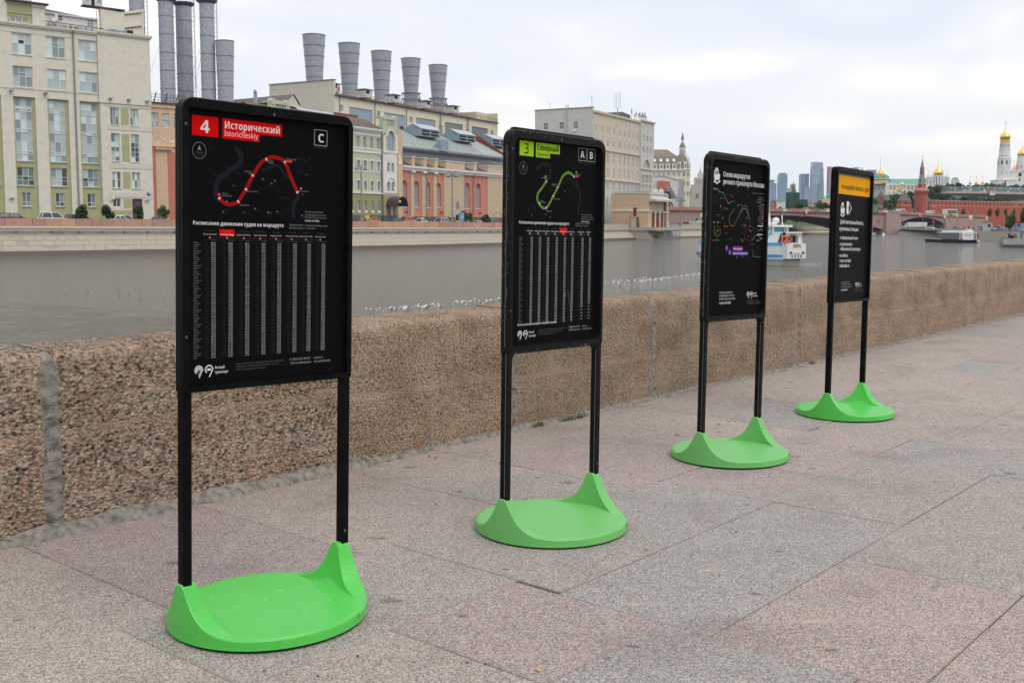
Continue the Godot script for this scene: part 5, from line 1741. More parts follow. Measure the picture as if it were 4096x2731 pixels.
func make_grey_building() -> void:
	var o:=thing("grey_building","tall light grey building with yellow pilasters and a big arched window by the river bend","building",Vector3(25.9,0,-327.8),27.5)
	# side wall towards the camera runs along -x of a turned frame: build it on local x=0 going back
	var f:=MB.new()
	var cols:=[-1.8,3.0,7.85,12.8,17.7,22.0,25.8,29.7,33.4]
	var wid:=[1.8,1.8,1.85,1.75,1.75,1.5,1.5,1.45,1.45]
	var holes:=[]
	for i in cols.size():
		for y in [[30.0,2.0],[26.05,2.0],[20.6,3.2],[16.3,3.2]]:
			holes.append(Rect2(cols[i]+0.05,y[0],wid[i]-0.1,y[1]))
		for q in 3:
			holes.append(Rect2(cols[i]-0.6+q*1.05,12.5,0.75,2.5))
		holes.append(Rect2(cols[i]+0.1,7.0,1.4,3.2))
	f.wall(-3.2,36.0,0.8,36.0,0,holes,0.3)
	var th:=[Rect2(37.8,29.7,1.55,2.0),Rect2(41.35,29.6,1.5,2.0),Rect2(44.9,29.5,1.4,2.0),Rect2(37.8,25.9,1.55,2.0),Rect2(41.35,25.8,1.5,2.0),Rect2(44.9,25.8,1.4,2.0),Rect2(37.1,15.7,2.2,2.75),Rect2(40.8,15.7,2.2,2.75),Rect2(44.3,15.7,2.0,2.75),Rect2(38.5,20.7,5.8,3.0)]
	for x in [37.4,40.9,44.4]:
		for q in 2:
			th.append(Rect2(x+q*1.0,12.4,0.7,2.3))
	f.wall(36.0,48.7,0.8,36.4,0.6,th,0.3)
	f.arch_fill(38.5,44.3,23.7,0.3,0.6,true,12)
	f.quad(Vector3(36,0.8,0),Vector3(36,0.8,0.6),Vector3(36,36.4,0.6),Vector3(36,36.4,0))
	f.quad(Vector3(-3.2,0.8,-0.1),Vector3(-3.2,0.8,0),Vector3(-3.2,36,0),Vector3(-3.2,36,-0.1))
	f.quad(Vector3(48.7,0.8,0.6),Vector3(48.7,0.8,-20),Vector3(48.7,36.4,-20),Vector3(48.7,36.4,0.6))
	f.quad(Vector3(-3.2,35.9,0),Vector3(48.7,35.9,0),Vector3(48.7,35.9,-20),Vector3(-3.2,35.9,-20))
	part("wall",f,M.light_grey,o)
	# yellow pilasters and mouldings of the street front
	for i in cols.size()+1:
		var x:float=(cols[i] if i < cols.size() else 36.9)-0.05
		var w0:float=(-3.15 if i == 0 else cols[i-1]+wid[i-1]+0.1)
		var p:=MB.new()
		if x-w0 > 0.3:
			p.box(w0+0.35,24.9,0,x-0.3,35.5,0.09)
			p.box(w0+0.35,16.0,0,x-0.3,24.0,0.08)
		part("pilaster",p,M.yellow_trim,o)
	var t:=MB.new()
	t.box(-3.3,35.5,-0.2,36.0,36.15,0.5); t.box(36.0,36.2,0,48.9,36.7,1.1)
	t.box(-3.2,24.55,0,36.0,24.9,0.42); t.box(-3.2,15.5,0,36.0,15.95,0.4); t.box(36.0,20.2,0.6,48.8,20.65,0.95)
	part("moulding",t,M.yellow_trim,o)
	var ar:=MB.new()
	for i in 12:
		var a:=PI*i/12; var b:=PI*(i+1)/12
		ar.beam(Vector3(41.4+cos(a)*3.05,20.8+sin(a)*3.05,0.68),Vector3(41.4+cos(b)*3.05,20.8+sin(b)*3.05,0.68),0.2,0.4)
	for h in th.slice(6,9):
		ar.box(h.position.x-0.3,h.position.y-0.5,0.6,h.end.x+0.3,h.position.y-0.05,0.85)
		ar.box(h.position.x-0.3,h.position.y,0.6,h.position.x-0.05,h.end.y+0.3,0.75); ar.box(h.end.x+0.05,h.position.y,0.6,h.end.x+0.3,h.end.y+0.3,0.75); ar.box(h.position.x-0.3,h.end.y+0.05,0.6,h.end.x+0.3,h.end.y+0.32,0.76)
	part("surround",ar,M.yellow_trim,o)
	for h in holes:
		var slim: bool=h.size.x < 1.0
		win(o,h,-0.03,[] if slim else [0.5],[0.6] if not slim else [],0.09,M.frame_white,[M.glass_slate,M.glass_mid,M.glass_mid,M.far_mauve],false)
	for h in th:
		if h.size.x > 5:
			arch_win(o,h.position.x,h.end.x,h.position.y-0.0,h.end.y,0.45,7,2,M.frame_white,M.glass_mid)
		else:
			win(o,h,0.45,[0.5] if h.size.x > 1 else [],[0.6],0.1,M.frame_white,[M.glass_slate,M.glass_mid],false)
	# the plain end towards the camera
	var e:=MB.new()
	var eh:=[Rect2(-16.6,30.8,1.5,2.1),Rect2(-11.2,30.8,1.5,2.1),Rect2(-6.5,30.75,1.5,2.1),Rect2(-16.6,26.0,1.5,2.1),Rect2(-11.2,26.0,1.5,2.1),Rect2(-6.5,26.0,1.5,2.1)]
	e.wall(-19.5,-0.02,0.8,36.8,0,eh,0.3)
	var ep:=part("end_wall",e,M.light_grey,o)
	ep.rotation.y=deg_to_rad(-90)
	ep.position=Vector3(-3.22,0,0)
	for h in eh:
		win(ep,h,-0.15,[0.5],[0.6],0.1,M.frame_white,[M.glass_slate,M.glass_sky,M.glass_pale],false)
	bx(ep,"coping",M.lamp_grey,-19.6,36.8,-0.4,0.3,37.1,0.15)
	bx(ep,"air_conditioner",M.frame_white,-6.4,29.9,0.0,-5.4,30.6,0.5)
	var ld:=MB.new()
	for x in [-9.0,-8.4]:
		ld.beam(Vector3(x,20,0.3),Vector3(x,37.4,0.3),0.1,0.1)
		ld.beam(Vector3(x,37.4,0.3),Vector3(x,38.2,-0.2),0.1,0.1); ld.beam(Vector3(x,38.2,-0.2),Vector3(x,37.2,-0.8),0.1,0.1)
	for k in 28:
		ld.beam(Vector3(-9.0,20.4+k*0.6,0.3),Vector3(-8.4,20.4+k*0.6,0.3),0.06,0.06)
	part("ladder",ld,M.far_beige,ep)
	# aerials on the roof
	var an:=MB.new()
	for k in [[34.0,3.4],[40.5,2.4],[41.6,3.0],[42.8,2.2],[44.0,3.1],[45.2,2.6],[46.4,3.3],[47.5,2.2],[38.2,2.8],[36.8,2.0]]:
		an.beam(Vector3(k[0],36.3,-2),Vector3(k[0],36.7+k[1],-2),0.1,0.1)
		an.box(k[0]-0.12,36.7+k[1]*0.5,-2.15,k[0]+0.12,36.7+k[1],-1.85)
	for q in 4:
		an.beam(Vector3(25.0+(q % 2)*1.4,39.5,-3-(q/2)*1.4),Vector3(25.0+(q % 2)*1.4,44.5,-3-(q/2)*1.4),0.08,0.08)
	an.beam(Vector3(25.7,36.0,-3.7),Vector3(25.7,39.6,-3.7),0.25,0.25)
	an.beam(Vector3(25,44.5,-3),Vector3(26.4,44.5,-3),0.08,0.08)
	an.beam(Vector3(-3,36.5,-0.5),Vector3(-3,40.6,-0.5),0.08,0.08); an.beam(Vector3(-3,39.2,-0.5),Vector3(-2.2,40.4,-1.2),0.06,0.06); an.beam(Vector3(-3.6,38.4,-0.5),Vector3(-2.4,38.6,-0.5),0.06,0.06)
	an.beam(Vector3(-3,37,-14.5),Vector3(-3,38.9,-14.5),0.08,0.08); an.beam(Vector3(-3,39.3,-15.5),Vector3(-3,38.6,-13.9),0.07,0.07)
	part("aerial",an,M.lamp_grey,o)
	var rb:=MB.new()
	rb.prism(PackedVector2Array([Vector2(26,36.0),Vector2(36,36.0),Vector2(35,38.2),Vector2(28,38.6)]),-9,-3)
	part("roof_shed",rb,M.roof_grey,o)

func make_pump_house() -> void:
	var o:=thing("pump_house","small ochre pump house with four dark red doors on the embankment edge","building",Vector3(40.4,0,-318),28.0)
	var f:=MB.new()
	f.box(0,0.6,-11.8,16.2,10.9,0)
	f.box(-0.1,0.6,-11.8,0.0,11.0,0.0)
	part("wall",f,M.ochre,o)
	# side towards the camera: upper wall,a wider base below a white ledge
	var s:=MB.new()
	s.wall(-10.8,0.3,5.9,11.05,0.0,[],0)
	s.box(-11.7,0.9,-1.0,0.3,5.75,0.5)
	s.box(-4.9,0.9,0.5,-3.2,4.05,1.3)
	var sp:=part("side_wall",s,M.ochre,o)
	sp.rotation.y=deg_to_rad(-90)
	sp.position=Vector3(-0.12,0,0)
	bx(sp,"ledge",M.white_trim,-11.9,5.72,-0.6,-4.5,6.1,0.7)
	bx(sp,"ledge",M.white_trim,-3.4,5.72,-0.6,0.6,6.1,0.7)
	bx(sp,"coping",M.white_trim,-10.95,11.05,-0.5,0.5,11.4,0.15)
	bx(sp,"roof_edge",M.roof_silver,-11.0,11.4,-0.6,0.5,11.6,0.2)
	bx(sp,"door",M.brown_door,-4.4,4.2,0.4,-3.4,6.8,0.56)
	bx(sp,"landing",M.ochre,-5.1,4.0,0.5,-3.0,4.2,1.5)
	var rl:=MB.new()
	for x in [-5.0,-4.5,-4.0,-3.5,-3.1]:
		rl.beam(Vector3(x,4.2,1.4),Vector3(x,5.4,1.4),0.05,0.05)
	rl.beam(Vector3(-5.0,5.4,1.4),Vector3(-3.1,5.4,1.4),0.06,0.06)
	part("railing",rl,M.steel_dark,sp)
	var sb:=MB.new()
	sb.hexa([Vector3(-3.1,0.9,1.2),Vector3(-2.3,0.9,1.2),Vector3(-2.3,0.9,0.6),Vector3(-3.1,0.9,0.6),Vector3(-3.3,4.0,1.2),Vector3(-2.7,4.0,1.2),Vector3(-2.7,4.0,0.6),Vector3(-3.3,4.0,0.6)])
	part("stair",sb,M.basement,sp)
	# the front with four doors under small square windows
	var xs:=[[-0.1,1.1],[2.4,5.0],[6.3,8.9],[10.1,12.6]]
	for d in xs:
		var g:=MB.new()
		g.box(d[0],1.0,0.02,d[1],5.2,0.12)
		for i in 6:
			var a:=PI*i/6; var b:=PI*(i+1)/6
			var cx:float=(d[0]+d[1])*0.5; var r:float=(d[1]-d[0])*0.5
			g.quad(Vector3(cx+cos(b)*r,5.2,0.12),Vector3(cx+cos(a)*r,5.2,0.12),Vector3(cx+cos(a)*r,5.2+sin(a)*0.5,0.12),Vector3(cx+cos(b)*r,5.2+sin(b)*0.5,0.12))
		part("door",g,M.brown_door,o)
		win(o,Rect2(d[0]+0.2,6.35,minf(2.1,d[1]-d[0]),0.95),0.08,[0.5],[],0.12,M.frame_white,[M.glass_dark,M.glass_teal],false)
	for x in [1.1,5.0,8.9,12.7]:
		var p:=MB.new()
		p.box(x+0.2,0.9,0.0,x+1.1,5.3,0.3)
		part("pier",p,M.yellow_trim,o)
		bx(o,"pier_cap",M.white_trim,x+0.05,5.3,0.0,x+1.25,5.75,0.45)
	bx(o,"corner_pier",M.ochre,14.8,0.9,0.0,16.3,11.0,0.5)
	bx(o,"ledge",M.white_trim,14.7,5.5,0.0,16.6,5.85,0.7)
	bx(o,"coping",M.white_trim,0.3,10.9,-0.5,16.5,11.2,0.2)
	var aw:=MB.new()
	aw.quad(Vector3(-0.1,9.1,2.6),Vector3(14.6,9.1,2.6),Vector3(12.6,10.5,0.05),Vector3(1.0,10.5,0.05))
	aw.quad(Vector3(-0.1,9.1,0.05),Vector3(-0.1,9.1,2.6),Vector3(1.0,10.5,0.05),Vector3(1.0,10.5,0.05))
	part("awning_roof",aw,M.roof_silver,o)
	bx(o,"awning_edge",M.yellow_trim,0.0,8.65,0.0,14.5,9.08,2.5)
	for x in [13.4,14.0]:
		pipe(o,"downpipe",M.basement,[Vector3(x,8.7,0.3),Vector3(x,1.0,0.3)],0.16)
	# platform over the water on a rough base
	var pf:=MB.new()
	pf.box(-1.5,0.05,-6.0,20.0,0.95,3.2)
	part("platform",pf,M.concrete,o)
	for i in 14:
		bx(o,"joist",M.concrete,1.0+i*1.35,-0.35,-1.0,1.5+i*1.35,0.05,3.0)
	var ba:=MB.new()
	ba.hexa([Vector3(-1.2,WATER-0.4,1.6),Vector3(19.6,WATER-0.4,1.6),Vector3(19.6,WATER-0.4,-5),Vector3(-1.2,WATER-0.4,-5),Vector3(-1.2,0.0,0.2),Vector3(19.6,0.0,0.2),Vector3(19.6,0,-5),Vector3(-1.2,0,-5)])
	part("base",ba,M.quay_stone,o)
	var rr:=MB.new()
	for i in 9:
		rr.beam(Vector3(1.5+i*2.2,0.95,3.1),Vector3(1.5+i*2.2,2.3,3.1),0.08,0.08)
	for y in [1.6,2.3]:
		rr.beam(Vector3(1.5,y,3.1),Vector3(19.2,y,3.1),0.06,0.06)
	part("railing",rr,M.steel_dark,o)
	var sf:=MB.new()
	for i in 12:
		sf.beam(Vector3(4.0+i*1.35,WATER-0.3,3.4),Vector3(4.0+i*1.35+rng.randf_range(-0.2,0.2),0.4 if i in [1,2,11] else -0.6,3.4),0.12,0.12)
	for y in [-0.7,-1.2,-1.7,-2.2]:
		sf.beam(Vector3(3.6,y,3.45),Vector3(20.5,y,3.45),0.1,0.14)
	part("mooring_frame",sf,M.lamp_grey,o)
	var nb:=bx(o,"notice_board",M.signal_white,8.3,1.0,3.15,9.1,2.6,3.2)
	bx(o,"notice_board",M.blue_panel,10.2,1.3,3.15,10.9,2.2,3.2)
	# a bush growing at the water's edge
	leaf_thing("bush","green bush growing from the stone base under the pump house platform","bush",o.transform*Vector3(2.2,WATER+0.1,1.9),1.1,1.3,M.leaf_c,"",260)
	# coal conveyor gallery beside it
	var c:=thing("conveyor_gallery","red and black sloping conveyor gallery between the pump house and the white building","conveyor",Vector3(58.2,0,-400),88)
	var t:=MB.new()
	t.hexa([Vector3(-3.9,13.5,0.0),Vector3(-1.4,13.5,0.6),Vector3(-1.4,13.5,-3),Vector3(-3.9,13.5,-3),Vector3(-3.9,18.1,0),Vector3(-1.4,18.1,0.6),Vector3(-1.4,18.1,-3),Vector3(-3.9,18.1,-3)])
	t.hexa([Vector3(-1.4,13.5,0.6),Vector3(0.7,13.5,0.6),Vector3(0.7,13.5,-3),Vector3(-1.4,13.5,-3),Vector3(-1.4,18.0,0.6),Vector3(0.7,17.8,0.6),Vector3(0.7,17.8,-3),Vector3(-1.4,18,-3)])
	t.box(-0.6,2.6,-2.6,0.3,13.5,0.2)
	part("red_tower",t,M.brick_red,c)
	var h:=MB.new()
	h.hexa([Vector3(0.6,11.6,1.0),Vector3(3.0,11.3,3.2),Vector3(3.0,11.3,2.0),Vector3(0.6,11.6,-1.2),Vector3(-1.3,15.6,0.8),Vector3(0.6,15.6,2.6),Vector3(0.6,15.6,1.4),Vector3(-1.3,15.6,-1.4)])
	part("hood",h,M.roof_silver,c)
	var k:=MB.new()
	k.beam(Vector3(-0.2,14,1.2),Vector3(0.6,2.7,1.2),1.0,0.9)
	k.beam(Vector3(0.6,11,1.6),Vector3(2.8,5.2,2.2),0.3,0.4)
	part("chute",k,M.roof_dark,c)
	for q in [[0.6,11.4,-0.2,8.0],[-0.4,8.0,1.0,2.8],[1.9,8.0,3.0,2.8],[0.2,8.2,2.6,8.2],[2.0,8.0,0.9,2.8]]:
		pipe(c,"strut",M.steel_dark,[Vector3(q[0],q[1],2.0),Vector3(q[2],q[3],2.0)],0.16,4)
	bx(c,"side_cabin",M.brick_red,1.6,3.0,0.2,3.2,7.4,1.4)
	bx(c,"hopper",M.brown_door,-1.2,2.6,0.4,1.6,5.6,1.6)

func make_white_building() -> void:
	var o:=thing("white_depot","plain white low building with sloping roofline beyond the conveyor","building",Vector3(64.0,0,-401),86)
	var f:=MB.new()
	f.prism(PackedVector2Array([Vector2(-12.5,1.5),Vector2(0.2,1.5),Vector2(0.2,17.8),Vector2(-7.3,19.7),Vector2(-12.5,19.7)]),-9,0)
	part("wall",f,M.white_wall,o)
	bx(o,"roof_edge",M.roof_silver,-12.6,19.7,-9,-7.2,19.95,0.2)
	var r:=MB.new()
	r.hexa([Vector3(-7.3,19.7,0.25),Vector3(0.4,17.75,0.25),Vector3(0.4,17.75,-9),Vector3(-7.3,19.7,-9),Vector3(-7.3,19.95,0.25),Vector3(0.4,18.0,0.25),Vector3(0.4,18,-9),Vector3(-7.3,19.95,-9)])
	part("roof",r,M.roof_silver,o)
	var s:=MB.new()
	s.hexa([Vector3(0.2,1.5,0),Vector3(3.0,1.5,-26),Vector3(0.4,1.5,-26),Vector3(-2,1.5,0),Vector3(0.2,17.6,0),Vector3(3.0,17.6,-26),Vector3(0.4,17.6,-26),Vector3(-2,17.6,0)])
	part("street_wall",s,M.white_wall,o)
	for k in 7:
		var p:=MB.new()
		var q:=Vector3(0.25+k*0.4,0,-0.6-k*3.7)
		p.box(q.x,2.0,q.z-0.7,q.x+0.25,17.2,q.z)
		part("pilaster",p,M.white_trim,o)
		for y in [4.0,8.2,12.4]:
			var w:=MB.new()
			w.box(q.x+0.1,y,q.z-2.9,q.x+0.32,y+2.4,q.z-1.0)
			part("window",w,M.glass_slate,o)
	win(o,Rect2(-4.7,15.4,0.9,1.4),0.04,[0.5],[],0.12,M.frame_white,[M.glass_dark],false)
	var d:=MB.new()
	for x in [-10.7,-8.6]:
		d.lathe([Vector2(0.1,-0.1),Vector2(0.8,0.25),Vector2(0.85,0.3)],14,Vector3(x,0,0))
	var dp:=part("satellite_dish",d,M.white_trim,o)
	dp.rotation.x=deg_to_rad(75)
	dp.position=Vector3(0,14.3,1.2)
	bx(o,"green_panel",M.pale_green,-12.4,15.5,0.02,-9.4,17.6,0.1)
	bx(o,"low_annexe",M.white_wall,-12.4,2.0,0.4,-8.0,14.0,3.2)

func make_corner_tower_building() -> void:
	var o:=thing("corner_tower_building","white and brown mansard roofed building with a spired corner turret","building",Vector3(56,0,-432),92)
	var w:=MB.new()
	var hs:=[]
	for k in 6:
		hs.append(Rect2(0.6+k*2.0,21.3,0.8,1.5)); hs.append(Rect2(0.6+k*2.0,17.5,0.8,1.7)); hs.append(Rect2(0.6+k*2.0,13.5,0.8,1.7))
	w.wall(-1,12.4,1.5,23.8,0,hs,0.2)
	part("wall",w,M.hall_cream,o)
	for h in hs:
		win(o,h,-0.1,[0.5],[],0.1,M.white_trim,[M.glass_slate],false)
	bx(o,"cornice",M.white_trim,-1,23.5,-0.2,12.6,24.0,0.5)
	bx(o,"cornice",M.white_trim,-1,20.0,-0.1,12.6,20.4,0.3)
	# rounded corner
	var c:=MB.new()
	c.lathe([Vector2(3.6,1.5),Vector2(3.6,23.6),Vector2(3.9,23.7),Vector2(3.9,24.1),Vector2(3.55,24.2)],24,Vector3(12.4,0,-3.6),false)
	part("corner_wall",c,M.hall_cream,o)
	for k in 5:
		var a:=deg_to_rad(-78.0+k*30.0)
		for y in [21.2,17.4,13.4]:
			var q:=MB.new()
			q.box(-0.4,y,3.55,0.4,y+1.7,3.66)
			var p:=part("window",q,M.glass_slate,o)
			p.position=Vector3(12.4,0,-3.6)
			p.rotation.y=a+deg_to_rad(60)
	var m:=MB.new()
	m.quad(Vector3(-1,24,0.2),Vector3(12.4,24,0.2),Vector3(10.6,29.3,-2.4),Vector3(-1,29.3,-2.4))
	m.quad(Vector3(-1,29.3,-2.4),Vector3(10.6,29.3,-2.4),Vector3(7.0,32.3,-7),Vector3(-1,32.3,-7))
	m.lathe([Vector2(3.6,24.1),Vector2(2.9,27.0),Vector2(1.6,29.6),Vector2(0.4,30.4)],20,Vector3(12.4,0,-3.6))
	part("mansard_roof",m,M.mansard,o)
	for k in 4:
		var x:=0.7+k*2.6
		var q:=MB.new()
		q.box(x-0.2,24.0,-1.2,x+1.5,26.2,0.35)
		var d:=part("dormer",q,M.white_trim,o)
		bx(d,"pane",M.glass_slate,x+0.25,24.4,0.35,x+1.05,25.8,0.4)
		var g:=MB.new()
		g.hexa([Vector3(x+0.1,27.0,-0.75),Vector3(x+1.1,27.0,-0.75),Vector3(x+1.1,27.0,-1.4),Vector3(x+0.1,27.0,-1.4),Vector3(x+0.1,28.2,-1.35),Vector3(x+1.1,28.2,-1.35),Vector3(x+1.1,28.2,-1.9),Vector3(x+0.1,28.2,-1.9)])
		part("skylight",g,M.glass_pale,o)
	for k in 3:
		var a:=deg_to_rad(-20.0+k*40.0)
		var q:=MB.new()
		q.box(-0.6,24.1,2.6,0.6,26.9,3.75)
		var p:=part("dormer",q,M.white_trim,o)
		p.position=Vector3(12.4,0,-3.6); p.rotation.y=a
		bx(p,"pane",M.glass_slate,-0.3,24.6,3.75,0.3,26.2,3.8)
	# turret
	var t:=MB.new()
	t.lathe([Vector2(1.35,24),Vector2(1.35,29.6),Vector2(1.2,29.8),Vector2(1.2,32.4),Vector2(1.35,32.6),Vector2(1.35,32.9)],8,Vector3(12.9,0,-4.5),true)
	t.lathe([Vector2(0.52,34.8),Vector2(0.52,36.0),Vector2(0.65,36.1)],8,Vector3(12.9,0,-4.5),true)
	part("turret",t,M.white_trim,o)
	var tr:=MB.new()
	tr.lathe([Vector2(1.4,32.9),Vector2(0.9,34.0),Vector2(0.55,34.8)],8,Vector3(12.9,0,-4.5),true)
	tr.lathe([Vector2(0.68,36.1),Vector2(0.35,37.6),Vector2(0.06,39.0),Vector2(0.0,39.6)],8,Vector3(12.9,0,-4.5),true)
	part("turret_roof",tr,M.mansard,o)
	for k in 8:
		var q:=MB.new()
		q.box(-0.22,30.2,1.05,0.22,31.9,1.2)
		var p:=part("window",q,M.glass_slate,o)
		p.position=Vector3(12.9,0,-4.5); p.rotation.y=TAU*(k+0.5)/8
	var tu2:=MB.new()
	tu2.lathe([Vector2(1.1,24),Vector2(1.1,29.0),Vector2(0.6,29.6),Vector2(0,31)],8,Vector3(15.0,0,-6.5),true)
	part("turret",tu2,M.white_trim,o)

func tower_block(called: String,label: String,cat: String,x0:float,x1:float,y1:float,z:float,m: Material,tops:=[],bands:=0,tm: Material=null) -> Node3D:
	# a far tower: a tapered or stepped body with floor bands; tops are [from,to,height] fractions of the width
	var o:=thing(called,label,cat,Vector3((x0+x1)*0.5,0,z),90,"glass skyscrapers on the horizon" if called == "skyscraper" else "")
	var w:=(x1-x0)*0.5
	var b:=MB.new()
	if tops.size() == 0:
		b.box(-w,-4,-w,w,y1,w)
	for t in tops:
		var a:float=lerpf(-w,w,t[0]); var c:float=lerpf(-w,w,t[1])
		var ya:float=t[2]; var yb:float=t[3] if t.size() > 3 else t[2]
		b.hexa([Vector3(a,-4,w),Vector3(c,-4,w),Vector3(c,-4,-w),Vector3(a,-4,-w),Vector3(a,ya,w),Vector3(c,yb,w),Vector3(c,yb,-w),Vector3(a,ya,-w)])
	part("tower",b,m,o)
	if bands:
		for k in bands:
			var y:=lerpf(60.0,y1-6.0,k/float(bands-1))
			var q:=MB.new()
			q.box(-w*0.97,y,w,w*0.97,y+3.2,w+1.2)
			part("floor_band",q,tm if tm else M.glass_slate,o)
	return o

func make_skyline() -> void:
	mat("tower_blue",lin(0.17,0.265,0.37),0.35)
	mat("tower_teal",lin(0.17,0.30,0.38),0.35)
	mat("tower_pale",lin(0.30,0.37,0.46),0.35)
	mat("tower_navy",lin(0.12,0.2,0.31),0.35)
	mat("tower_red",lin(0.42,0.24,0.22),0.45)
	var Z:=-5500.0
	tower_block("skyscraper","blue stepped skyscraper just right of the third stand","skyscraper",1318,1352,233,Z,M.tower_blue,[[0.0,0.62,233.0],[0.62,1.0,216.0]],5,M.tower_navy)
	tower_block("skyscraper","pale blue skyscraper with a narrower stepped top, left of the netted tower","skyscraper",1364,1406,267,Z,M.tower_teal,[[0.0,0.12,257.0],[0.12,0.8,267.0],[0.8,1.0,257.0]],6,M.tower_blue)
	tower_block("skyscraper","dark blue slab skyscraper leaning against the pale round topped one","skyscraper",1475,1516,262,Z,M.tower_blue,[[0.0,1.0,262.0,263.0]],6,M.tower_navy)
	tower_block("skyscraper","pale blue skyscraper with curved top just left of the tallest","skyscraper",1515,1552,300,Z+60,M.tower_pale,[[0.0,0.35,294.0,299.0],[0.35,1.0,300.0,297.0]],6,M.tower_blue)
	var t:=thing("skyscraper","tallest blue glass skyscraper with outward curving right side","skyscraper",Vector3(1578,0,Z-50),90,"glass skyscrapers on the horizon")
	var b:=MB.new()
	b.prism(PackedVector2Array([Vector2(-28,-4),Vector2(31,-4),Vector2(29,120),Vector2(25,220),Vector2(21,300),Vector2(19,319),Vector2(15,323),Vector2(-27,326)]),-30,30)
	part("tower",b,M.tower_pale,t)
	for y in [95,150,205,283]:
		bx(t,"floor_band",M.tower_blue,-27.5,y,30,24,y+4,31.5)
	bx(t,"dark_face",M.tower_blue,-28.5,0,31,-15,160,36)
	tower_block("skyscraper","low blue skyscraper in front of the tallest one's foot","skyscraper",1533,1549,212,Z+120,M.tower_navy,[[0.0,1.0,213.0,211.0]],4,M.tower_blue)
	tower_block("skyscraper","low pale block between the netted tower and the dark slab","skyscraper",1468,1512,190,Z+140,M.tower_teal,[],5,M.tower_blue)
	tower_block("skyscraper","low blue block just behind the netted tower","skyscraper",1386,1408,205,Z+160,M.tower_teal,[],3,M.tower_blue)
	tower_block("skyscraper","small blue block right of the tallest skyscraper","skyscraper",1606,1617,202,Z+80,M.tower_blue)
	var r:=thing("skyscraper","reddish twisted skyscraper with slanted top just left of the last stand","skyscraper",Vector3(1637,0,Z),90,"glass skyscrapers on the horizon")
	var rb:=MB.new()
	rb.prism(PackedVector2Array([Vector2(-20,-4),Vector2(22,-4),Vector2(18,243),Vector2(11,280),Vector2(-12,301),Vector2(-19,300)]),-18,18)
	part("tower",rb,M.tower_red,r)
	bx(r,"white_stripe",M.tower_pale,-7,0,18,-3,298,20)
	bx(r,"white_stripe",M.tower_pale,6,0,18,9,284,20)
	bx(r,"window_panel",M.tower_blue,-12,225,18,17,252,19)
	tower_block("skyscraper","broad blue skyscraper with raised middle above the last stand","skyscraper",1709,1787,294,Z,M.tower_blue,[[0.0,0.4,288.0],[0.4,0.66,294.0],[0.66,1.0,283.0]],5,M.tower_pale)
	tower_block("skyscraper","rightmost blue grey skyscraper beside the green domed palace","skyscraper",1814,1858,283,Z,M.tower_blue,[[0.0,0.3,283.0],[0.3,1.0,283.0]],5,M.tower_pale)
	# the stepped high-rise with a spire
	var s:=thing("stepped_high_rise","distant beige stepped high rise with a central spire beside the third stand","high rise",Vector3(456,0,-2600),90)
	var h:=MB.new()
	h.box(-13,90,-13,13,116,13); h.box(-6,113,-6,6,126,6); h.box(-3.6,126,-3.6,3.6,131,3.6)
	h.lathe([Vector2(2.6,131),Vector2(1.0,138),Vector2(0.0,148)],8)
	part("upper_block",h,M.far_beige,s)
	var h2:=MB.new()
	h2.box(-22,20,-16,22,92,16); h2.box(-14,92,-14.5,-9,98,14.5); h2.box(-21,92,-12,-17,99,12); h2.box(17,92,-12,21,99,12)
	part("lower_block",h2,M.far_mauve,s)
	for k in 12:
		bx(s,"window_strip",M.glass_slate,-11.5+k*2.0,94,13,-10.7+k*2.0,112,13.4)
		bx(s,"window_strip",M.glass_slate,-20+k*3.4,30,16,-18.8+k*3.4,88,16.4)
	# low roofs between the third and fourth stands
	var Q:=-700.0
	var n:=thing("netted_tower","tower wrapped in dark green netting with a pale green tent roof","tower",Vector3(183.3,0,Q),90)
	bx(n,"netting",M.net_green,-3.7,13,-3.6,3.6,22.8,3.6)
	bx(n,"netting",M.net_green,-5.7,12,-3,9.0,18.2,3.0)
	bx(n,"netting_slit",M.black_hole,0.6,15.0,3.6,1.0,22.0,3.65)
	var nt:=MB.new()
	nt.lathe([Vector2(2.4,22.8),Vector2(1.1,25.8),Vector2(0.3,28.6),Vector2(0.0,30.4)],8,Vector3(0.3,0,0),true)
	part("tent_roof",nt,M.tile_green,n)
	bx(n,"scaffold_deck",M.ochre,-3.3,22.8,-1.0,-0.8,25.6,1.0)
	var rt:=thing("small_red_tower","small dark red brick tower with a pointed roof at the bridge's far end","tower",Vector3(170.6,0,Q),90)
	bx(rt,"wall",M.brick_red,-1.6,8,-1.6,1.4,16.3,1.6)
	var rr:=MB.new()
	rr.lathe([Vector2(2.2,16.2),Vector2(0.0,18.8)],4,Vector3.ZERO,true,PI/4)
	part("roof",rr,M.roof_brown,rt)
	var wh:=thing("pale_house","long pale house with light roof left of the netted tower","building",Vector3(175.0,0,Q+2),90)
	bx(wh,"wall",M.white_wall,-3.0,8,-2,2.7,17.6,1.8)
	bx(wh,"roof",M.roof_silver,-3.4,17.6,-2.5,2.9,18.4,2.2)
	for k in 4:
		bx(wh,"window",M.glass_slate,-2.4+k*0.9,16.1,1.8,-2.0+k*0.9,17.0,1.85)
	var yh:=thing("yellow_house","low pale yellow house with flat roof among the trees","building",Vector3(194.8,0,Q-6),90)
	bx(yh,"wall",M.far_beige,-4.8,8,-3,4.9,16.9,2)
	bx(yh,"roof",M.palace_yellow,-5.1,16.9,-3.4,5.2,17.4,2.3)
	for k in 5:
		bx(yh,"window",M.glass_slate,-4.0+k*1.8,15.0,2.0,-3.2+k*1.8,16.2,2.05)
	var gh:=thing("green_roofed_house","yellow house with green domed roofs beside the last stand","building",Vector3(205.6,0,Q),90)
	bx(gh,"wall",M.palace_yellow,-4.0,10,-3,4.0,18.6,2)
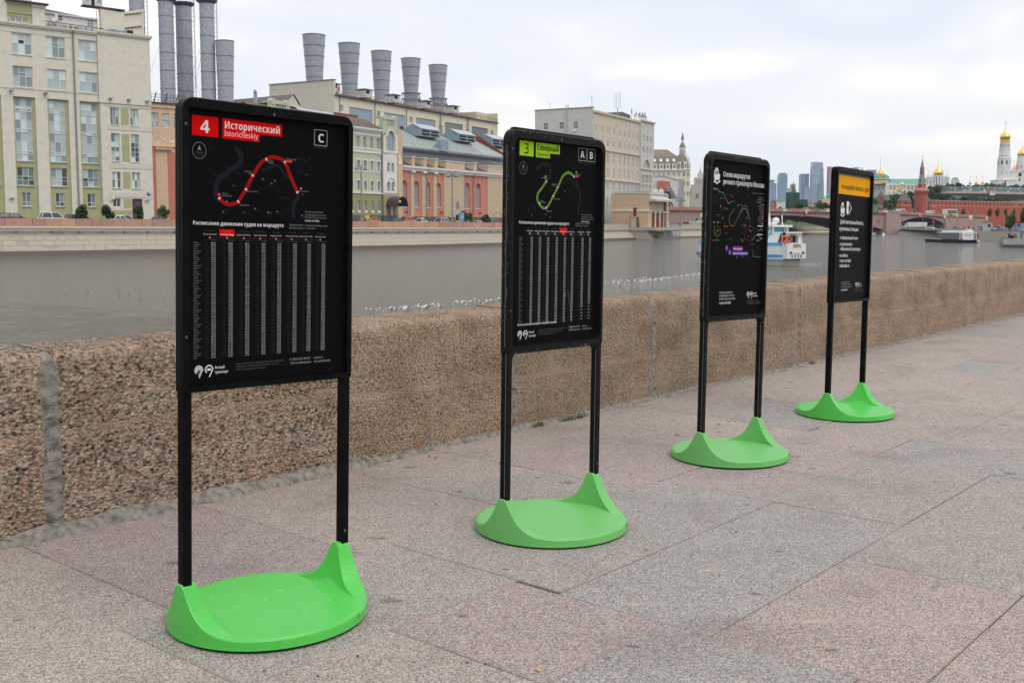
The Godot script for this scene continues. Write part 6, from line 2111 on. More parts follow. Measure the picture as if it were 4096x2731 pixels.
	var gr:=MB.new()
	for x in [-2.6,0.6,3.0]:
		gr.lathe([Vector2(1.5,18.6),Vector2(1.3,19.8),Vector2(0.6,20.7),Vector2(0.0,21.3)],8,Vector3(x,(x+3)*0.25,0),true)
	part("roof",gr,M.copper_green,gh)
	var sn:=thing("netted_house","building hung with dark green netting behind the last stand","building",Vector3(210.5,0,Q),90)
	bx(sn,"netting",M.net_green,-1.6,12,-2,3,23.7,2)
	bx(sn,"netting",M.net_green,-3.4,10,-1.5,3,16.9,2.6)

func onion(mb: MB,at:Vector3,r:float,y:float,tip:float,seg:=16) -> void:  # a bulbous dome whose neck is at y
	var h:=tip-y
	mb.lathe([Vector2(r*0.82,y),Vector2(r*0.97,y+h*0.07),Vector2(r,y+h*0.16),Vector2(r*0.93,y+h*0.28),Vector2(r*0.72,y+h*0.41),Vector2(r*0.42,y+h*0.53),Vector2(r*0.22,y+h*0.66),Vector2(r*0.1,y+h*0.84),Vector2(0.0,tip)],seg,at)

func cross(mb: MB,at:Vector3,h:float,t:=0.22) -> void:
	mb.box(at.x-t*0.5,at.y,at.z-t*0.5,at.x+t*0.5,at.y+h,at.z+t*0.5)
	mb.box(at.x-h*0.24,at.y+h*0.68,at.z-t*0.4,at.x+h*0.24,at.y+h*0.68+t,at.z+t*0.4)
	mb.box(at.x-h*0.13,at.y+h*0.83,at.z-t*0.4,at.x+h*0.13,at.y+h*0.83+t,at.z+t*0.4)

func make_hill_and_fortress() -> void:
	# the hill behind the red wall
	var g:=MB.new()
	var rows:=[[Vector3(120,0,-650),Vector3(236,2,-655),Vector3(330,3,-715),Vector3(470,4,-830)],[Vector3(150,6,-740),Vector3(262,13,-735),Vector3(372,15,-790),Vector3(520,15,-900)],[Vector3(200,10,-860),Vector3(300,26,-850),Vector3(420,29,-880),Vector3(600,28,-960)],[Vector3(280,12,-1300),Vector3(420,27,-1300),Vector3(560,28,-1300),Vector3(760,26,-1300)]]
	for i in 3:
		for j in 3:
			g.quad(rows[i][j],rows[i][j+1],rows[i+1][j+1],rows[i+1][j])
	structure("hill",g,mat("grass",lin(0.06,0.09,0.03),0.95))
	# brick wall with swallow-tailed merlons
	var w:=thing("fortress_wall","long dark red brick fortress wall with swallow tailed merlons right of the green spired tower","fortress wall",Vector3(260,0,-650),53.7)
	bx(w,"wall",M.fort_red,-12,-1.5,-3.0,125,13.65,0.0)
	bx(w,"string_course",M.fort_pale,-12,13.4,0.0,125,13.6,0.12)
	var pm:=PackedVector2Array([Vector2(0,13.65),Vector2(3.05,13.65),Vector2(3.05,16.4),Vector2(2.3,16.35),Vector2(1.52,15.75),Vector2(0.75,16.35),Vector2(0,16.4)])
	var cm:=MB.new()
	cm.prism(pm,-0.9,0.0)
	var mesh:=cm.mesh()
	var cc:=MB.new()
	for q in [[0.0,0.8],[2.25,3.05]]:
		cc.box(q[0]-0.06,16.37,-1.0,q[1]+0.06,16.6,0.1)
	var cap:=cc.mesh()
	for i in 30:
		var m:=part_mesh("merlon",mesh,M.fort_red,w)
		m.position.x=-10.2+i*4.16
		part_mesh("merlon_cap",cap,M.white_trim,m)
	# corner tower with the green spire
	var t:=thing("spired_tower","round dark red brick tower with tiered green tent roof and gilded star finial","tower",Vector3(244.3,0,-640),90)
	var b:=MB.new()
	b.lathe([Vector2(4.0,-2),Vector2(3.75,19.6),Vector2(4.1,20.9),Vector2(4.3,22.0),Vector2(4.35,22.6),Vector2(3.4,23.2)],24)
	part("wall",b,M.fort_red,t)
	for k in 12:
		var q:=MB.new()
		q.box(-0.22,20.2,3.8,0.22,21.0,4.16)
		var p:=part("loophole",q,M.black_hole,t)
		p.rotation.y=TAU*k/12
	bx(t,"loophole",M.black_hole,-1.5,13.3,3.6,-1.2,14.1,3.95)
	var rg:=MB.new()
	rg.lathe([Vector2(4.36,22.0),Vector2(4.5,22.1),Vector2(4.5,22.35),Vector2(4.3,22.5)],24,Vector3.ZERO,true)
	rg.lathe([Vector2(3.3,23.1),Vector2(3.5,23.2),Vector2(3.4,23.4),Vector2(2.6,23.5)],8,Vector3.ZERO,true)
	part("string_course",rg,M.fort_pale,t)
	var t2:=MB.new()
	t2.lathe([Vector2(2.5,23.2),Vector2(2.4,25.7),Vector2(2.6,25.8),Vector2(2.2,26.0)],8,Vector3.ZERO,true,PI/8)
	t2.lathe([Vector2(1.3,31.6),Vector2(1.22,35.4),Vector2(1.4,35.6),Vector2(1.0,35.8)],8,Vector3.ZERO,true,PI/8)
	part("tier",t2,M.fort_red,t)
	for k in 8:
		var q:=MB.new()
		q.box(-0.2,24.2,2.05,0.2,25.2,2.32)
		q.box(-0.22,33.0,1.0,0.22,34.9,1.2)
		var p:=part("opening",q,M.black_hole if k % 2 else M.fort_pale,t)
		p.rotation.y=TAU*k/8
	var gt:=MB.new()
	gt.lathe([Vector2(2.15,26.0),Vector2(1.75,28.4),Vector2(1.35,31.5),Vector2(1.4,31.7)],8,Vector3.ZERO,true,PI/8)
	gt.lathe([Vector2(1.05,35.7),Vector2(0.5,38.6),Vector2(0.12,40.7)],8,Vector3.ZERO,true,PI/8)
	part("tent_roof",gt,M.copper_green,t)
	for k in 4:
		var q:=MB.new()
		q.prism(PackedVector2Array([Vector2(-0.5,27.0),Vector2(0.5,27.0),Vector2(0.5,28.6),Vector2(0,29.4),Vector2(-0.5,28.6)]),1.4,2.0)
		var p:=part("dormer",q,M.fort_red,t)
		p.rotation.y=TAU*(k+0.5)/4
	for k in 8:
		var q:=MB.new()
		var a:=TAU*k/8+PI/8
		q.beam(Vector3(cos(a)*2.17,26.0,sin(a)*2.17),Vector3(cos(a)*1.37,31.6,sin(a)*1.37),0.12,0.12)
		q.beam(Vector3(cos(a)*1.07,35.7,sin(a)*1.07),Vector3(cos(a)*0.13,40.7,sin(a)*0.13),0.09,0.09)
		part("roof_rib",q,M.fort_pale,t)
	var st:=MB.new()
	st.lathe([Vector2(0.0,40.6),Vector2(0.25,40.9),Vector2(0.05,41.3),Vector2(0.05,41.9)],8)
	for k in 5:
		var a:=TAU*k/5+PI/2
		st.tri(Vector3(cos(a)*0.75,42.3+sin(a)*0.75,0.0),Vector3(cos(a+0.63)*0.3,42.3+sin(a+0.63)*0.3,0.1),Vector3(cos(a-0.63)*0.3,42.3+sin(a-0.63)*0.3,0.1))
		st.tri(Vector3(0,42.3,0.14),Vector3(cos(a-0.63)*0.3,42.3+sin(a-0.63)*0.3,0.1),Vector3(cos(a+0.63)*0.3,42.3+sin(a+0.63)*0.3,0.1))
	part("finial",st,M.gold,t)
	# two lesser towers
	var a1:=thing("small_green_tower","narrow red and green tiered tower among trees below the pale palace","tower",Vector3(213.3,0,-620),90)
	var s:=MB.new()
	s.lathe([Vector2(2.3,9.5),Vector2(1.9,11.2),Vector2(1.5,15.8)],4,Vector3.ZERO,true,PI/4)
	part("skirt_roof",s,M.tile_green,a1)
	bx(a1,"wall",M.fort_red,-1.35,15.7,-1.3,1.35,18.3,1.3)
	bx(a1,"lower_wall",M.fort_red,-1.7,0,-1.7,1.7,10.2,1.7)
	bx(a1,"opening",M.black_hole,-0.75,16.5,1.3,-0.35,17.6,1.34); bx(a1,"opening",M.black_hole,0.35,16.5,1.3,0.75,17.6,1.34)
	bx(a1,"red_gable",M.fort_red,-0.9,11.0,1.2,0.9,12.6,1.8)
	var s2:=MB.new()
	s2.lathe([Vector2(2.0,18.3),Vector2(0.9,20.0),Vector2(0.35,21.0),Vector2(0.1,21.4),Vector2(0.05,22.2)],4,Vector3.ZERO,true,PI/4)
	part("roof",s2,M.tower_roof,a1)
	var a2:=thing("square_tower","squat square red brick tower with a steep grey green pyramid roof","tower",Vector3(226.9,0,-620),90)
	bx(a2,"wall",M.fort_red,-3.2,0,-3.2,3.2,13.0,3.2)
	bx(a2,"upper_wall",M.fort_red,-2.9,13.0,-2.9,2.9,15.6,2.9)
	bx(a2,"string_course",M.fort_pale,-3.3,12.9,-3.3,3.3,13.15,3.3)
	bx(a2,"opening",M.black_hole,-0.4,13.7,2.9,0.4,15.0,2.94)
	bx(a2,"arch_opening",M.black_hole,-0.5,10.6,3.2,0.4,11.6,3.24)
	var s3:=MB.new()
	s3.lathe([Vector2(4.4,15.5),Vector2(2.3,18.4),Vector2(0.6,21.0),Vector2(0.0,21.5)],4,Vector3.ZERO,true,PI/4)
	part("roof",s3,M.tower_roof,a2)

func make_palace_and_cathedrals() -> void:
	# palace: a corner seen from the right; its long front runs to the right
	var p:=thing("palace","long pale yellow and white palace with green roof and gilded crest on the hill","palace",Vector3(350,0,-1000),96)
	var f:=MB.new()
	var hs:=[]
	for k in 10:
		hs.append(Rect2(2.4+k*3.2,34.4,1.5,3.2)); hs.append(Rect2(2.4+k*3.2,29.0,1.5,3.0))
	f.wall(0,36,22,38.6,0,hs,0.3)
	part("wall",f,M.palace_yellow,p)
	for h in hs:
		win(p,h,-0.1,[0.5],[],0.16,M.white_trim,[M.glass_slate],false)
	for k in 12:
		bx(p,"pilaster",M.church_white,0.7+k*3.2,26,0,1.7+k*3.2,38.5,0.4)
		bx(p,"attic_post",M.church_white,0.6+k*3.2,38.6,-0.4,1.8+k*3.2,40.6,0.4)
	bx(p,"cornice",M.church_white,-0.3,38.3,-0.2,36.2,38.9,0.7)
	bx(p,"attic",M.palace_yellow,0,38.9,-1.2,36,40.2,0.1)
	bx(p,"belt",M.church_white,-0.2,32.6,0,36.2,33.4,0.35)
	bx(p,"corner_pier",M.church_white,-1.6,20,-3,0.4,40.8,0.5)
	var e:=MB.new()
	var eh:=[]
	for k in 7:
		eh.append(Rect2(-50.0+k*7.0,34.2,3.0,3.2)); eh.append(Rect2(-50.0+k*7.0,28.8,3.0,3.2))
	e.wall(-62,-1.5,22,38.4,0,eh,0.4)
	var ep:=part("side_wall",e,M.church_white,p)
	ep.rotation.y=deg_to_rad(-72)
	ep.position=Vector3(0,0,-1.0)
	for h in eh:
		win(ep,h,-0.1,[0.5],[],0.2,M.white_trim,[M.far_mauve],false)
	for k in 15:
		bx(ep,"column",M.church_white,-54.0+k*3.5,25,0,-53.0+k*3.5,38.3,0.7)
	bx(ep,"cornice",M.church_white,-62,38.0,-0.2,-1,38.7,0.9)
	bx(ep,"attic",M.palace_yellow,-62,38.7,-1.2,-1,40.4,0.1)
	var r:=MB.new()
	r.quad(Vector3(-4,40.6,-0.5),Vector3(36.5,40.3,-0.5),Vector3(36.5,44.7,-9),Vector3(3,44.7,-9))
	r.quad(Vector3(-20,40.6,-38),Vector3(-4,40.6,-0.5),Vector3(3,44.7,-9),Vector3(-10,44.7,-40))
	r.quad(Vector3(3,44.7,-9),Vector3(36.5,44.7,-9),Vector3(36.5,40,-40),Vector3(-10,44.7,-40))
	part("roof",r,M.copper_green,p)
	bx(p,"ridge_rail",M.church_white,3,44.6,-9.2,36,45.0,-8.9)
	var d:=MB.new()
	d.lathe([Vector2(8.2,42.0),Vector2(8.2,44.8),Vector2(7.6,46.6),Vector2(6.0,48.4),Vector2(4.0,49.3),Vector2(3.4,49.4)],4,Vector3(-4.5,0,-9),false,PI/4,1.25,0.9)
	part("dome",d,M.copper_green,p)
	bx(p,"dome_base",M.palace_yellow,-13,40.0,-15,1.5,43.4,-3.0)
	bx(p,"dome_belt",M.church_white,-13.3,44.3,-15.2,3.6,44.9,-2.8)
	var g:=MB.new()
	g.lathe([Vector2(3.8,49.2),Vector2(3.5,50.3),Vector2(2.3,51.6),Vector2(1.3,52.2),Vector2(0.7,53.4),Vector2(0.5,54.4),Vector2(0.15,54.8)],12,Vector3(-4.8,0,-9))
	part("gilded_crest",g,M.gold_dull,p)
	var dm:=MB.new()
	dm.prism(PackedVector2Array([Vector2(-4.8,45.3),Vector2(-1.6,45.3),Vector2(-1.6,48.0),Vector2(-3.2,49.4),Vector2(-4.8,48.0)]),-3.6,-2.4)
	part("gilded_dormer",dm,M.gold_dull,p)
	bx(p,"clock_face",M.black_hole,-3.9,46.0,-2.4,-2.5,47.6,-2.3)
	pipe(p,"flagpole",M.rust,[Vector3(-4.8,54.6,-9),Vector3(-4.8,66.5,-9)],0.12)
	# the small gilded church in front of the palace
	var s:=thing("gilded_church","small white church with clustered gilded onion domes before the palace","church",Vector3(350,0,-975),90)
	bx(s,"wall",M.church_white,-7,22,-3,6.5,30.0,2)
	for k in [[4.6,2.1,37.8,41.6,33.0],[-5.6,1.2,31.5,34.0,28.0],[-0.9,1.2,31.5,34.0,28.0],[0.0,1.15,34.0,36.4,30.0],[2.4,1.15,34.0,36.4,30.0],[7.0,1.15,34.0,36.4,30.0]]:
		var dr:=MB.new()
		dr.lathe([Vector2(k[1]*0.78,k[4]),Vector2(k[1]*0.78,k[2]-0.1),Vector2(k[1]*0.95,k[2])],12,Vector3(k[0],0,0))
		var dp:=part("drum",dr,M.church_white,s)
		for q in 3:
			bx(dp,"opening",M.black_hole,k[0]-0.9*k[1]*0.6+q*0.55*k[1]-0.1,k[4]+1.2,k[1]*0.7,k[0]-0.9*k[1]*0.6+q*0.55*k[1]+0.12,k[2]-0.8,k[1]*0.8)
		var o:=MB.new()
		onion(o,Vector3(k[0],0,0),k[1],k[2],k[3],14)
		cross(o,Vector3(k[0],k[3]-0.2,0),k[1]*1.1,0.16)
		part("dome",o,M.gold,s)
	# cathedral with the big gilded dome between silver ones
	var c:=thing("cathedral","white cathedral with one big gilded dome between four silver domes","cathedral",Vector3(377,0,-950),90)
	bx(c,"wall",M.church_white,-13,22,-8,13,34.0,4)
	for k in 5:
		var z:=MB.new()
		z.tube(Vector3(-10.4+k*5.2,34.0,-4),Vector3(-10.4+k*5.2,34.0,4.05),2.5,2.5,18)
		part("gable",z,M.church_white,c)
	for k in [[0.0,3.5,45.8,37.0,0],[-8.1,2.05,42.4,37.0,1],[-5.0,2.0,42.4,36.0,1],[4.9,2.0,42.4,36.0,1],[8.4,2.05,42.4,37.0,1]]:
		var dr:=MB.new()
		dr.lathe([Vector2(k[1],34),Vector2(k[1],k[2]-0.3),Vector2(k[1]*1.06,k[2])],18,Vector3(k[0],0,-1 if k[4] else 0))
		var dp:=part("drum",dr,M.church_white,c)
		for q in 3:
			var a:=deg_to_rad(-40.0+q*40.0)
			var sl:=MB.new()
			sl.box(-0.2*k[1]*0.4,k[3]-0.4,k[1]-0.1,0.2*k[1]*0.4,k[2]-1.3,k[1]+0.06)
			var sp:=part("opening",sl,M.black_hole,dp)
			sp.position=Vector3(k[0],0,-1 if k[4] else 0); sp.rotation.y=a
		var o:=MB.new()
		if k[4] == 0:
			onion(o,Vector3(0,0,0),4.15,k[2],56.3,20)
			cross(o,Vector3(0,56.0,0),3.6)
			part("dome",o,M.gold,c)
		else:
			var r0:float=k[1]*1.12
			o.lathe([Vector2(r0*0.95,42.4),Vector2(r0,43.2),Vector2(r0*0.85,44.6),Vector2(r0*0.45,45.5),Vector2(r0*0.15,46.1)],16,Vector3(k[0],0,-1))
			part("silver_dome",o,M.silver_dome,c)
			var cr:=MB.new()
			cr.lathe([Vector2(0.35,46.0),Vector2(0.4,46.5),Vector2(0.0,47.4)],8,Vector3(k[0],0,-1))
			cross(cr,Vector3(k[0],47.2,-1),2.6,0.18)
			part("cross",cr,M.gold,c)
	# bell tower
	var v:=thing("bell_tower","tall white octagonal bell tower with gilded onion dome and cross","bell tower",Vector3(494.4,0,-1080),90)
	var b:=MB.new()
	b.lathe([Vector2(6.6,26),Vector2(6.4,61.0),Vector2(6.6,61.2),Vector2(6.6,61.6),Vector2(6.2,61.7),Vector2(6.15,67.9),Vector2(6.5,68.1),Vector2(6.5,68.6),Vector2(5.8,68.8),Vector2(5.75,69.4)],8,Vector3.ZERO,true,PI/8)
	part("octagon",b,M.church_white,v)
	var b2:=MB.new()
	b2.lathe([Vector2(5.5,69.3),Vector2(5.2,75.3),Vector2(5.0,76.0),Vector2(4.7,78.6),Vector2(4.5,83.4)],20)
	part("drum",b2,M.church_white,v)
	for k in 16:
		var q:=MB.new()
		q.box(-0.28,79.0,4.4,0.28,82.6,4.75)
		q.box(-0.16,75.6,4.9,0.16,77.8,5.12)
		var sp:=part("niche",q,M.glass_slate,v)
		sp.rotation.y=TAU*k/16
		if k % 2 == 0:
			var w:=MB.new()
			w.box(-0.3,70.2,5.2,0.3,71.4,5.5)
			var wp:=part("opening",w,M.black_hole,v)
			wp.rotation.y=TAU*k/16
	for k in 8:
		var q:=MB.new()
		q.box(-0.75,62.2,5.5,0.75,65.6,5.8)
		q.lathe([Vector2(0.0,65.4),Vector2(0.75,65.5),Vector2(0.0,66.4)],8,Vector3(0,0,5.65))
		var p2:=part("bell_arch",q,M.black_hole,v)
		p2.rotation.y=TAU*k/8
		var s2:=MB.new()
		s2.box(-0.22,52.4,5.9,0.22,55.0,6.05)
		var p3:=part("slit",s2,M.glass_slate,v)
		p3.rotation.y=TAU*k/8
	var ib:=MB.new()
	ib.lathe([Vector2(4.5,83.4),Vector2(4.6,83.5),Vector2(4.6,86.4),Vector2(4.4,86.5)],20)
	part("inscription_band",ib,M.gold_dull,v)
	var od:=MB.new()
	od.lathe([Vector2(4.3,86.4),Vector2(4.6,88.0),Vector2(5.0,89.0),Vector2(5.05,90.0),Vector2(4.6,91.4),Vector2(3.4,92.7),Vector2(2.0,93.6),Vector2(1.1,94.8),Vector2(0.6,96.4),Vector2(0.3,97.6)],24)
	od.lathe([Vector2(0,97.4),Vector2(0.6,98.0),Vector2(0,98.6)],10)
	cross(od,Vector3(0,98.4,0),6.4,0.36)
	part("dome",od,M.gold,v)
	bx(v,"base",M.church_white,-9.5,26,-8,9.2,46.4,8)
	bx(v,"base_cornice",M.church_white,-9.9,46.0,-8.4,9.6,46.9,8.4)
	bx(v,"base_opening",M.glass_slate,-5.6,38.0,8.0,-2.8,43.5,8.1)
	# belfry at the right edge
	var y:=thing("belfry","white belfry with a gilded dome cut by the right edge","belfry",Vector3(510,0,-1082),90)
	bx(y,"wall",M.church_white,-9.0,26,-6,22,55.6,4)
	bx(y,"cornice",M.church_white,-9.3,55.3,-6.3,22,56.2,4.4)
	bx(y,"opening",M.black_hole,-1.7,50.4,4.0,1.4,53.8,4.1); bx(y,"opening",M.black_hole,-0.9,45.6,4.0,0.3,48.8,4.1)
	bx(y,"opening",M.black_hole,4.4,45.0,4.0,7.0,52.0,4.1)
	var tr:=MB.new()
	tr.lathe([Vector2(3.4,56.0),Vector2(1.8,57.6),Vector2(0.7,59.8),Vector2(0.2,61.6)],8,Vector3(-4.6,0,0),true)
	cross(tr,Vector3(-4.6,61.4,0),5.2,0.26)
	part("tent_roof",tr,M.copper_gold,y)
	var dr:=MB.new()
	dr.lathe([Vector2(6.2,56),Vector2(6.2,62.8),Vector2(5.7,63.0),Vector2(5.0,69.4),Vector2(5.1,71.2)],20,Vector3(4.3,0,-1))
	part("drum",dr,M.church_white,y)
	for k in 10:
		var q:=MB.new()
		q.box(-0.3,57.5,6.0,0.3,61.5,6.28)
		var sp:=part("niche",q,M.glass_slate,y)
		sp.position=Vector3(4.3,0,-1); sp.rotation.y=TAU*k/10
	var d2:=MB.new()
	onion(d2,Vector3(4.3,0,-1),5.3,71.2,82.0,20)
	part("dome",d2,M.gold,y)
	# far gilded crosses and domes above the trees
	var k:=0
	for q in [[463.0,44.0,1.5,"leftmost of three small gilded domes with crosses over the trees"],[469.3,44.3,1.5,"middle of three small gilded domes with crosses over the trees"],[475.7,44.0,1.5,"rightmost of three small gilded domes with crosses over the trees"]]:
		var m:=thing("gilded_dome",q[3],"dome",Vector3(q[0],0,-1085),90,"gilded domes with crosses over the trees")
		var dd:=MB.new()
		dd.lathe([Vector2(1.1,36),Vector2(1.1,43.4)],10)
		part("drum",dd,M.church_white,m)
		var on:=MB.new()
		onion(on,Vector3.ZERO,q[2],43.2,47.2,12)
		cross(on,Vector3(0,47.0,0),4.2,0.22)
		part("dome",on,M.copper_gold,m)
	var gd:=thing("green_domed_hall","pale hall with a shallow green dome behind the trees","building",Vector3(445.8,0,-1080),90)
	bx(gd,"wall",M.church_white,-3.0,36,-3,3.0,47.4,3)
	var g3:=MB.new()
	g3.lathe([Vector2(3.3,47.3),Vector2(2.7,48.6),Vector2(1.4,49.3),Vector2(0.1,49.6),Vector2(0.08,50.8)],16)
	part("dome",g3,M.copper_green,gd)
	for i in 4:
		bx(gd,"column",M.far_mauve,-2.2+i*1.3,43,3,-1.7+i*1.3,46.6,3.05)

func make_floating_bridge() -> void:
	var o:=thing("viewing_bridge","cantilevered concrete viewing bridge with glass railing full of people, at right","bridge")
	# outline seen from above: a rounded tip reaching over the river
	var edge:=[Vector2(152.6,-381),Vector2(153.6,-378.6),Vector2(158,-377.8),Vector2(170,-380.5),Vector2(190,-393),Vector2(208,-402),Vector2(240,-415),Vector2(290,-436)]
	var far:=[Vector2(290,-446),Vector2(240,-427),Vector2(206,-416),Vector2(188,-407),Vector2(170,-394),Vector2(158,-386.5),Vector2(153.4,-383.5)]
	var d:=MB.new()
	var poly:=PackedVector2Array(edge+far)
	d.slab(poly,12.75,13.55)
	part("deck_edge",d,M.quay_beige,o)
	# underside: a keel that deepens away from the tip
	var k:=MB.new()
	var mid:=[Vector2(156.0,-381.5),Vector2(157,-381.2),Vector2(160,-381.6),Vector2(171,-386),Vector2(189,-399),Vector2(207,-408),Vector2(240,-421),Vector2(290,-441)]
	var dep:=[12.4,12.3,12.1,11.7,11.0,10.2,9.2,8.0]
	var fr:=[far[6],far[6],far[5],far[4],far[3],far[2],far[1],far[0]]
	for i in 7:
		var a: Vector2=edge[i]; var b: Vector2=edge[i+1]
		k.quad(Vector3(mid[i].x,dep[i],mid[i].y),Vector3(mid[i+1].x,dep[i+1],mid[i+1].y),Vector3(b.x,12.74,b.y),Vector3(a.x,12.74,a.y))
		k.quad(Vector3(mid[i+1].x,dep[i+1],mid[i+1].y),Vector3(mid[i].x,dep[i],mid[i].y),Vector3(fr[i].x,12.74,fr[i].y),Vector3(fr[i+1].x,12.74,fr[i+1].y))
	part("soffit",k,M.concrete,o)
	var gl:=mat("railing_glass",Color(0.62,0.78,0.78,0.28),0.08)
	gl.transparency=BaseMaterial3D.TRANSPARENCY_ALPHA
	for i in range(0,7):
		var n:=1 if i < 2 else 6
		for q in n:
			var a: Vector2=edge[i].lerp(edge[i+1],q/float(n)); var b: Vector2=edge[i].lerp(edge[i+1],(q+0.97)/float(n))
			var g:=MB.new()
			g.quad(Vector3(a.x,13.5,a.y),Vector3(b.x,13.5,b.y),Vector3(b.x,15.1,b.y),Vector3(a.x,15.1,a.y))
			var gp:=part("glass_panel",g,gl,o)
			var r:=MB.new()
			r.beam(Vector3(a.x,15.12,a.y),Vector3(b.x,15.12,b.y),0.07,0.05)
			part("handrail",r,M.roof_silver,gp)
	var nb:=bx(o,"height_board",M.signal_red,169.0,12.0,-379.9,171.3,14.0,-379.7)
	bx(nb,"board_face",M.signal_white,169.25,12.25,-379.7,171.05,13.75,-379.65)
	letters(nb,"11",Vector3(170.15,12.45,-379.6),1.0,M.black_hole,1.0)
	bx(o,"support",M.concrete,240,-1,-424,244,9.5,-418)
	# people looking out over the river
	var looks:=["in a white shirt","in a dark jacket","in a blue shirt","in a red top","in a grey top","in a black coat","in a pale blue dress","in a beige coat"]
	var where:=["near the tip of the viewing bridge","left of the middle of the viewing bridge","on the middle of the viewing bridge","towards the right end of the viewing bridge"]
	var xs:=[155.2,156.3,157.4,158.9,159.8,160.9,161.7,163.0,164.6,165.5,166.3,167.9,169.1,169.9,171.2,172.4,173.3,174.4,175.6,177.2,178.4,180.1,181.3,182.4,183.9,185.6,187.0,189.4,191.7,194.0,197.2,200.5,205.0]
	for i in xs.size():
		var x:float=xs[i]
		var z:=0.0
		for e in edge.size()-1:
			if x >= edge[e].x and x <= edge[e+1].x:
				z=lerpf(edge[e].y,edge[e+1].y,(x-edge[e].x)/(edge[e+1].x-edge[e].x))
		var c:=(i*5+i/3) % 8
		person(c,i % 3,Vector3(x,13.55,z-0.7-(i % 3)*0.5),rng.randf_range(0,TAU),"person %s at the railing %s" % [looks[c],where[clampi(int((x-154)/9),0,3)]],"people on the viewing bridge")

# ------------------------------------------------------------------ people

var bodies:=[]

func body_field(p:Vector3,bones: Array) -> Array:  # [distance,nearest bone]
	var d:=9.0; var near:=0; var best:=9.0
	for i in bones.size():
		var b: Array=bones[i]
		var a:Vector3=b[0]; var q:Vector3=b[1]
		var t:=clampf((p-a).dot(q-a)/maxf((q-a).length_squared(),1e-6),0,1)
		var e:=p.distance_to(a.lerp(q,t))-lerpf(b[2],b[3],t)
		if e < best:
			best=e; near=i
		var k:=0.045
		var h:=clampf(0.5+0.5*(d-e)/k,0,1)
		d=lerpf(d,e,h)-k*h*(1-h)
	return [d,near]

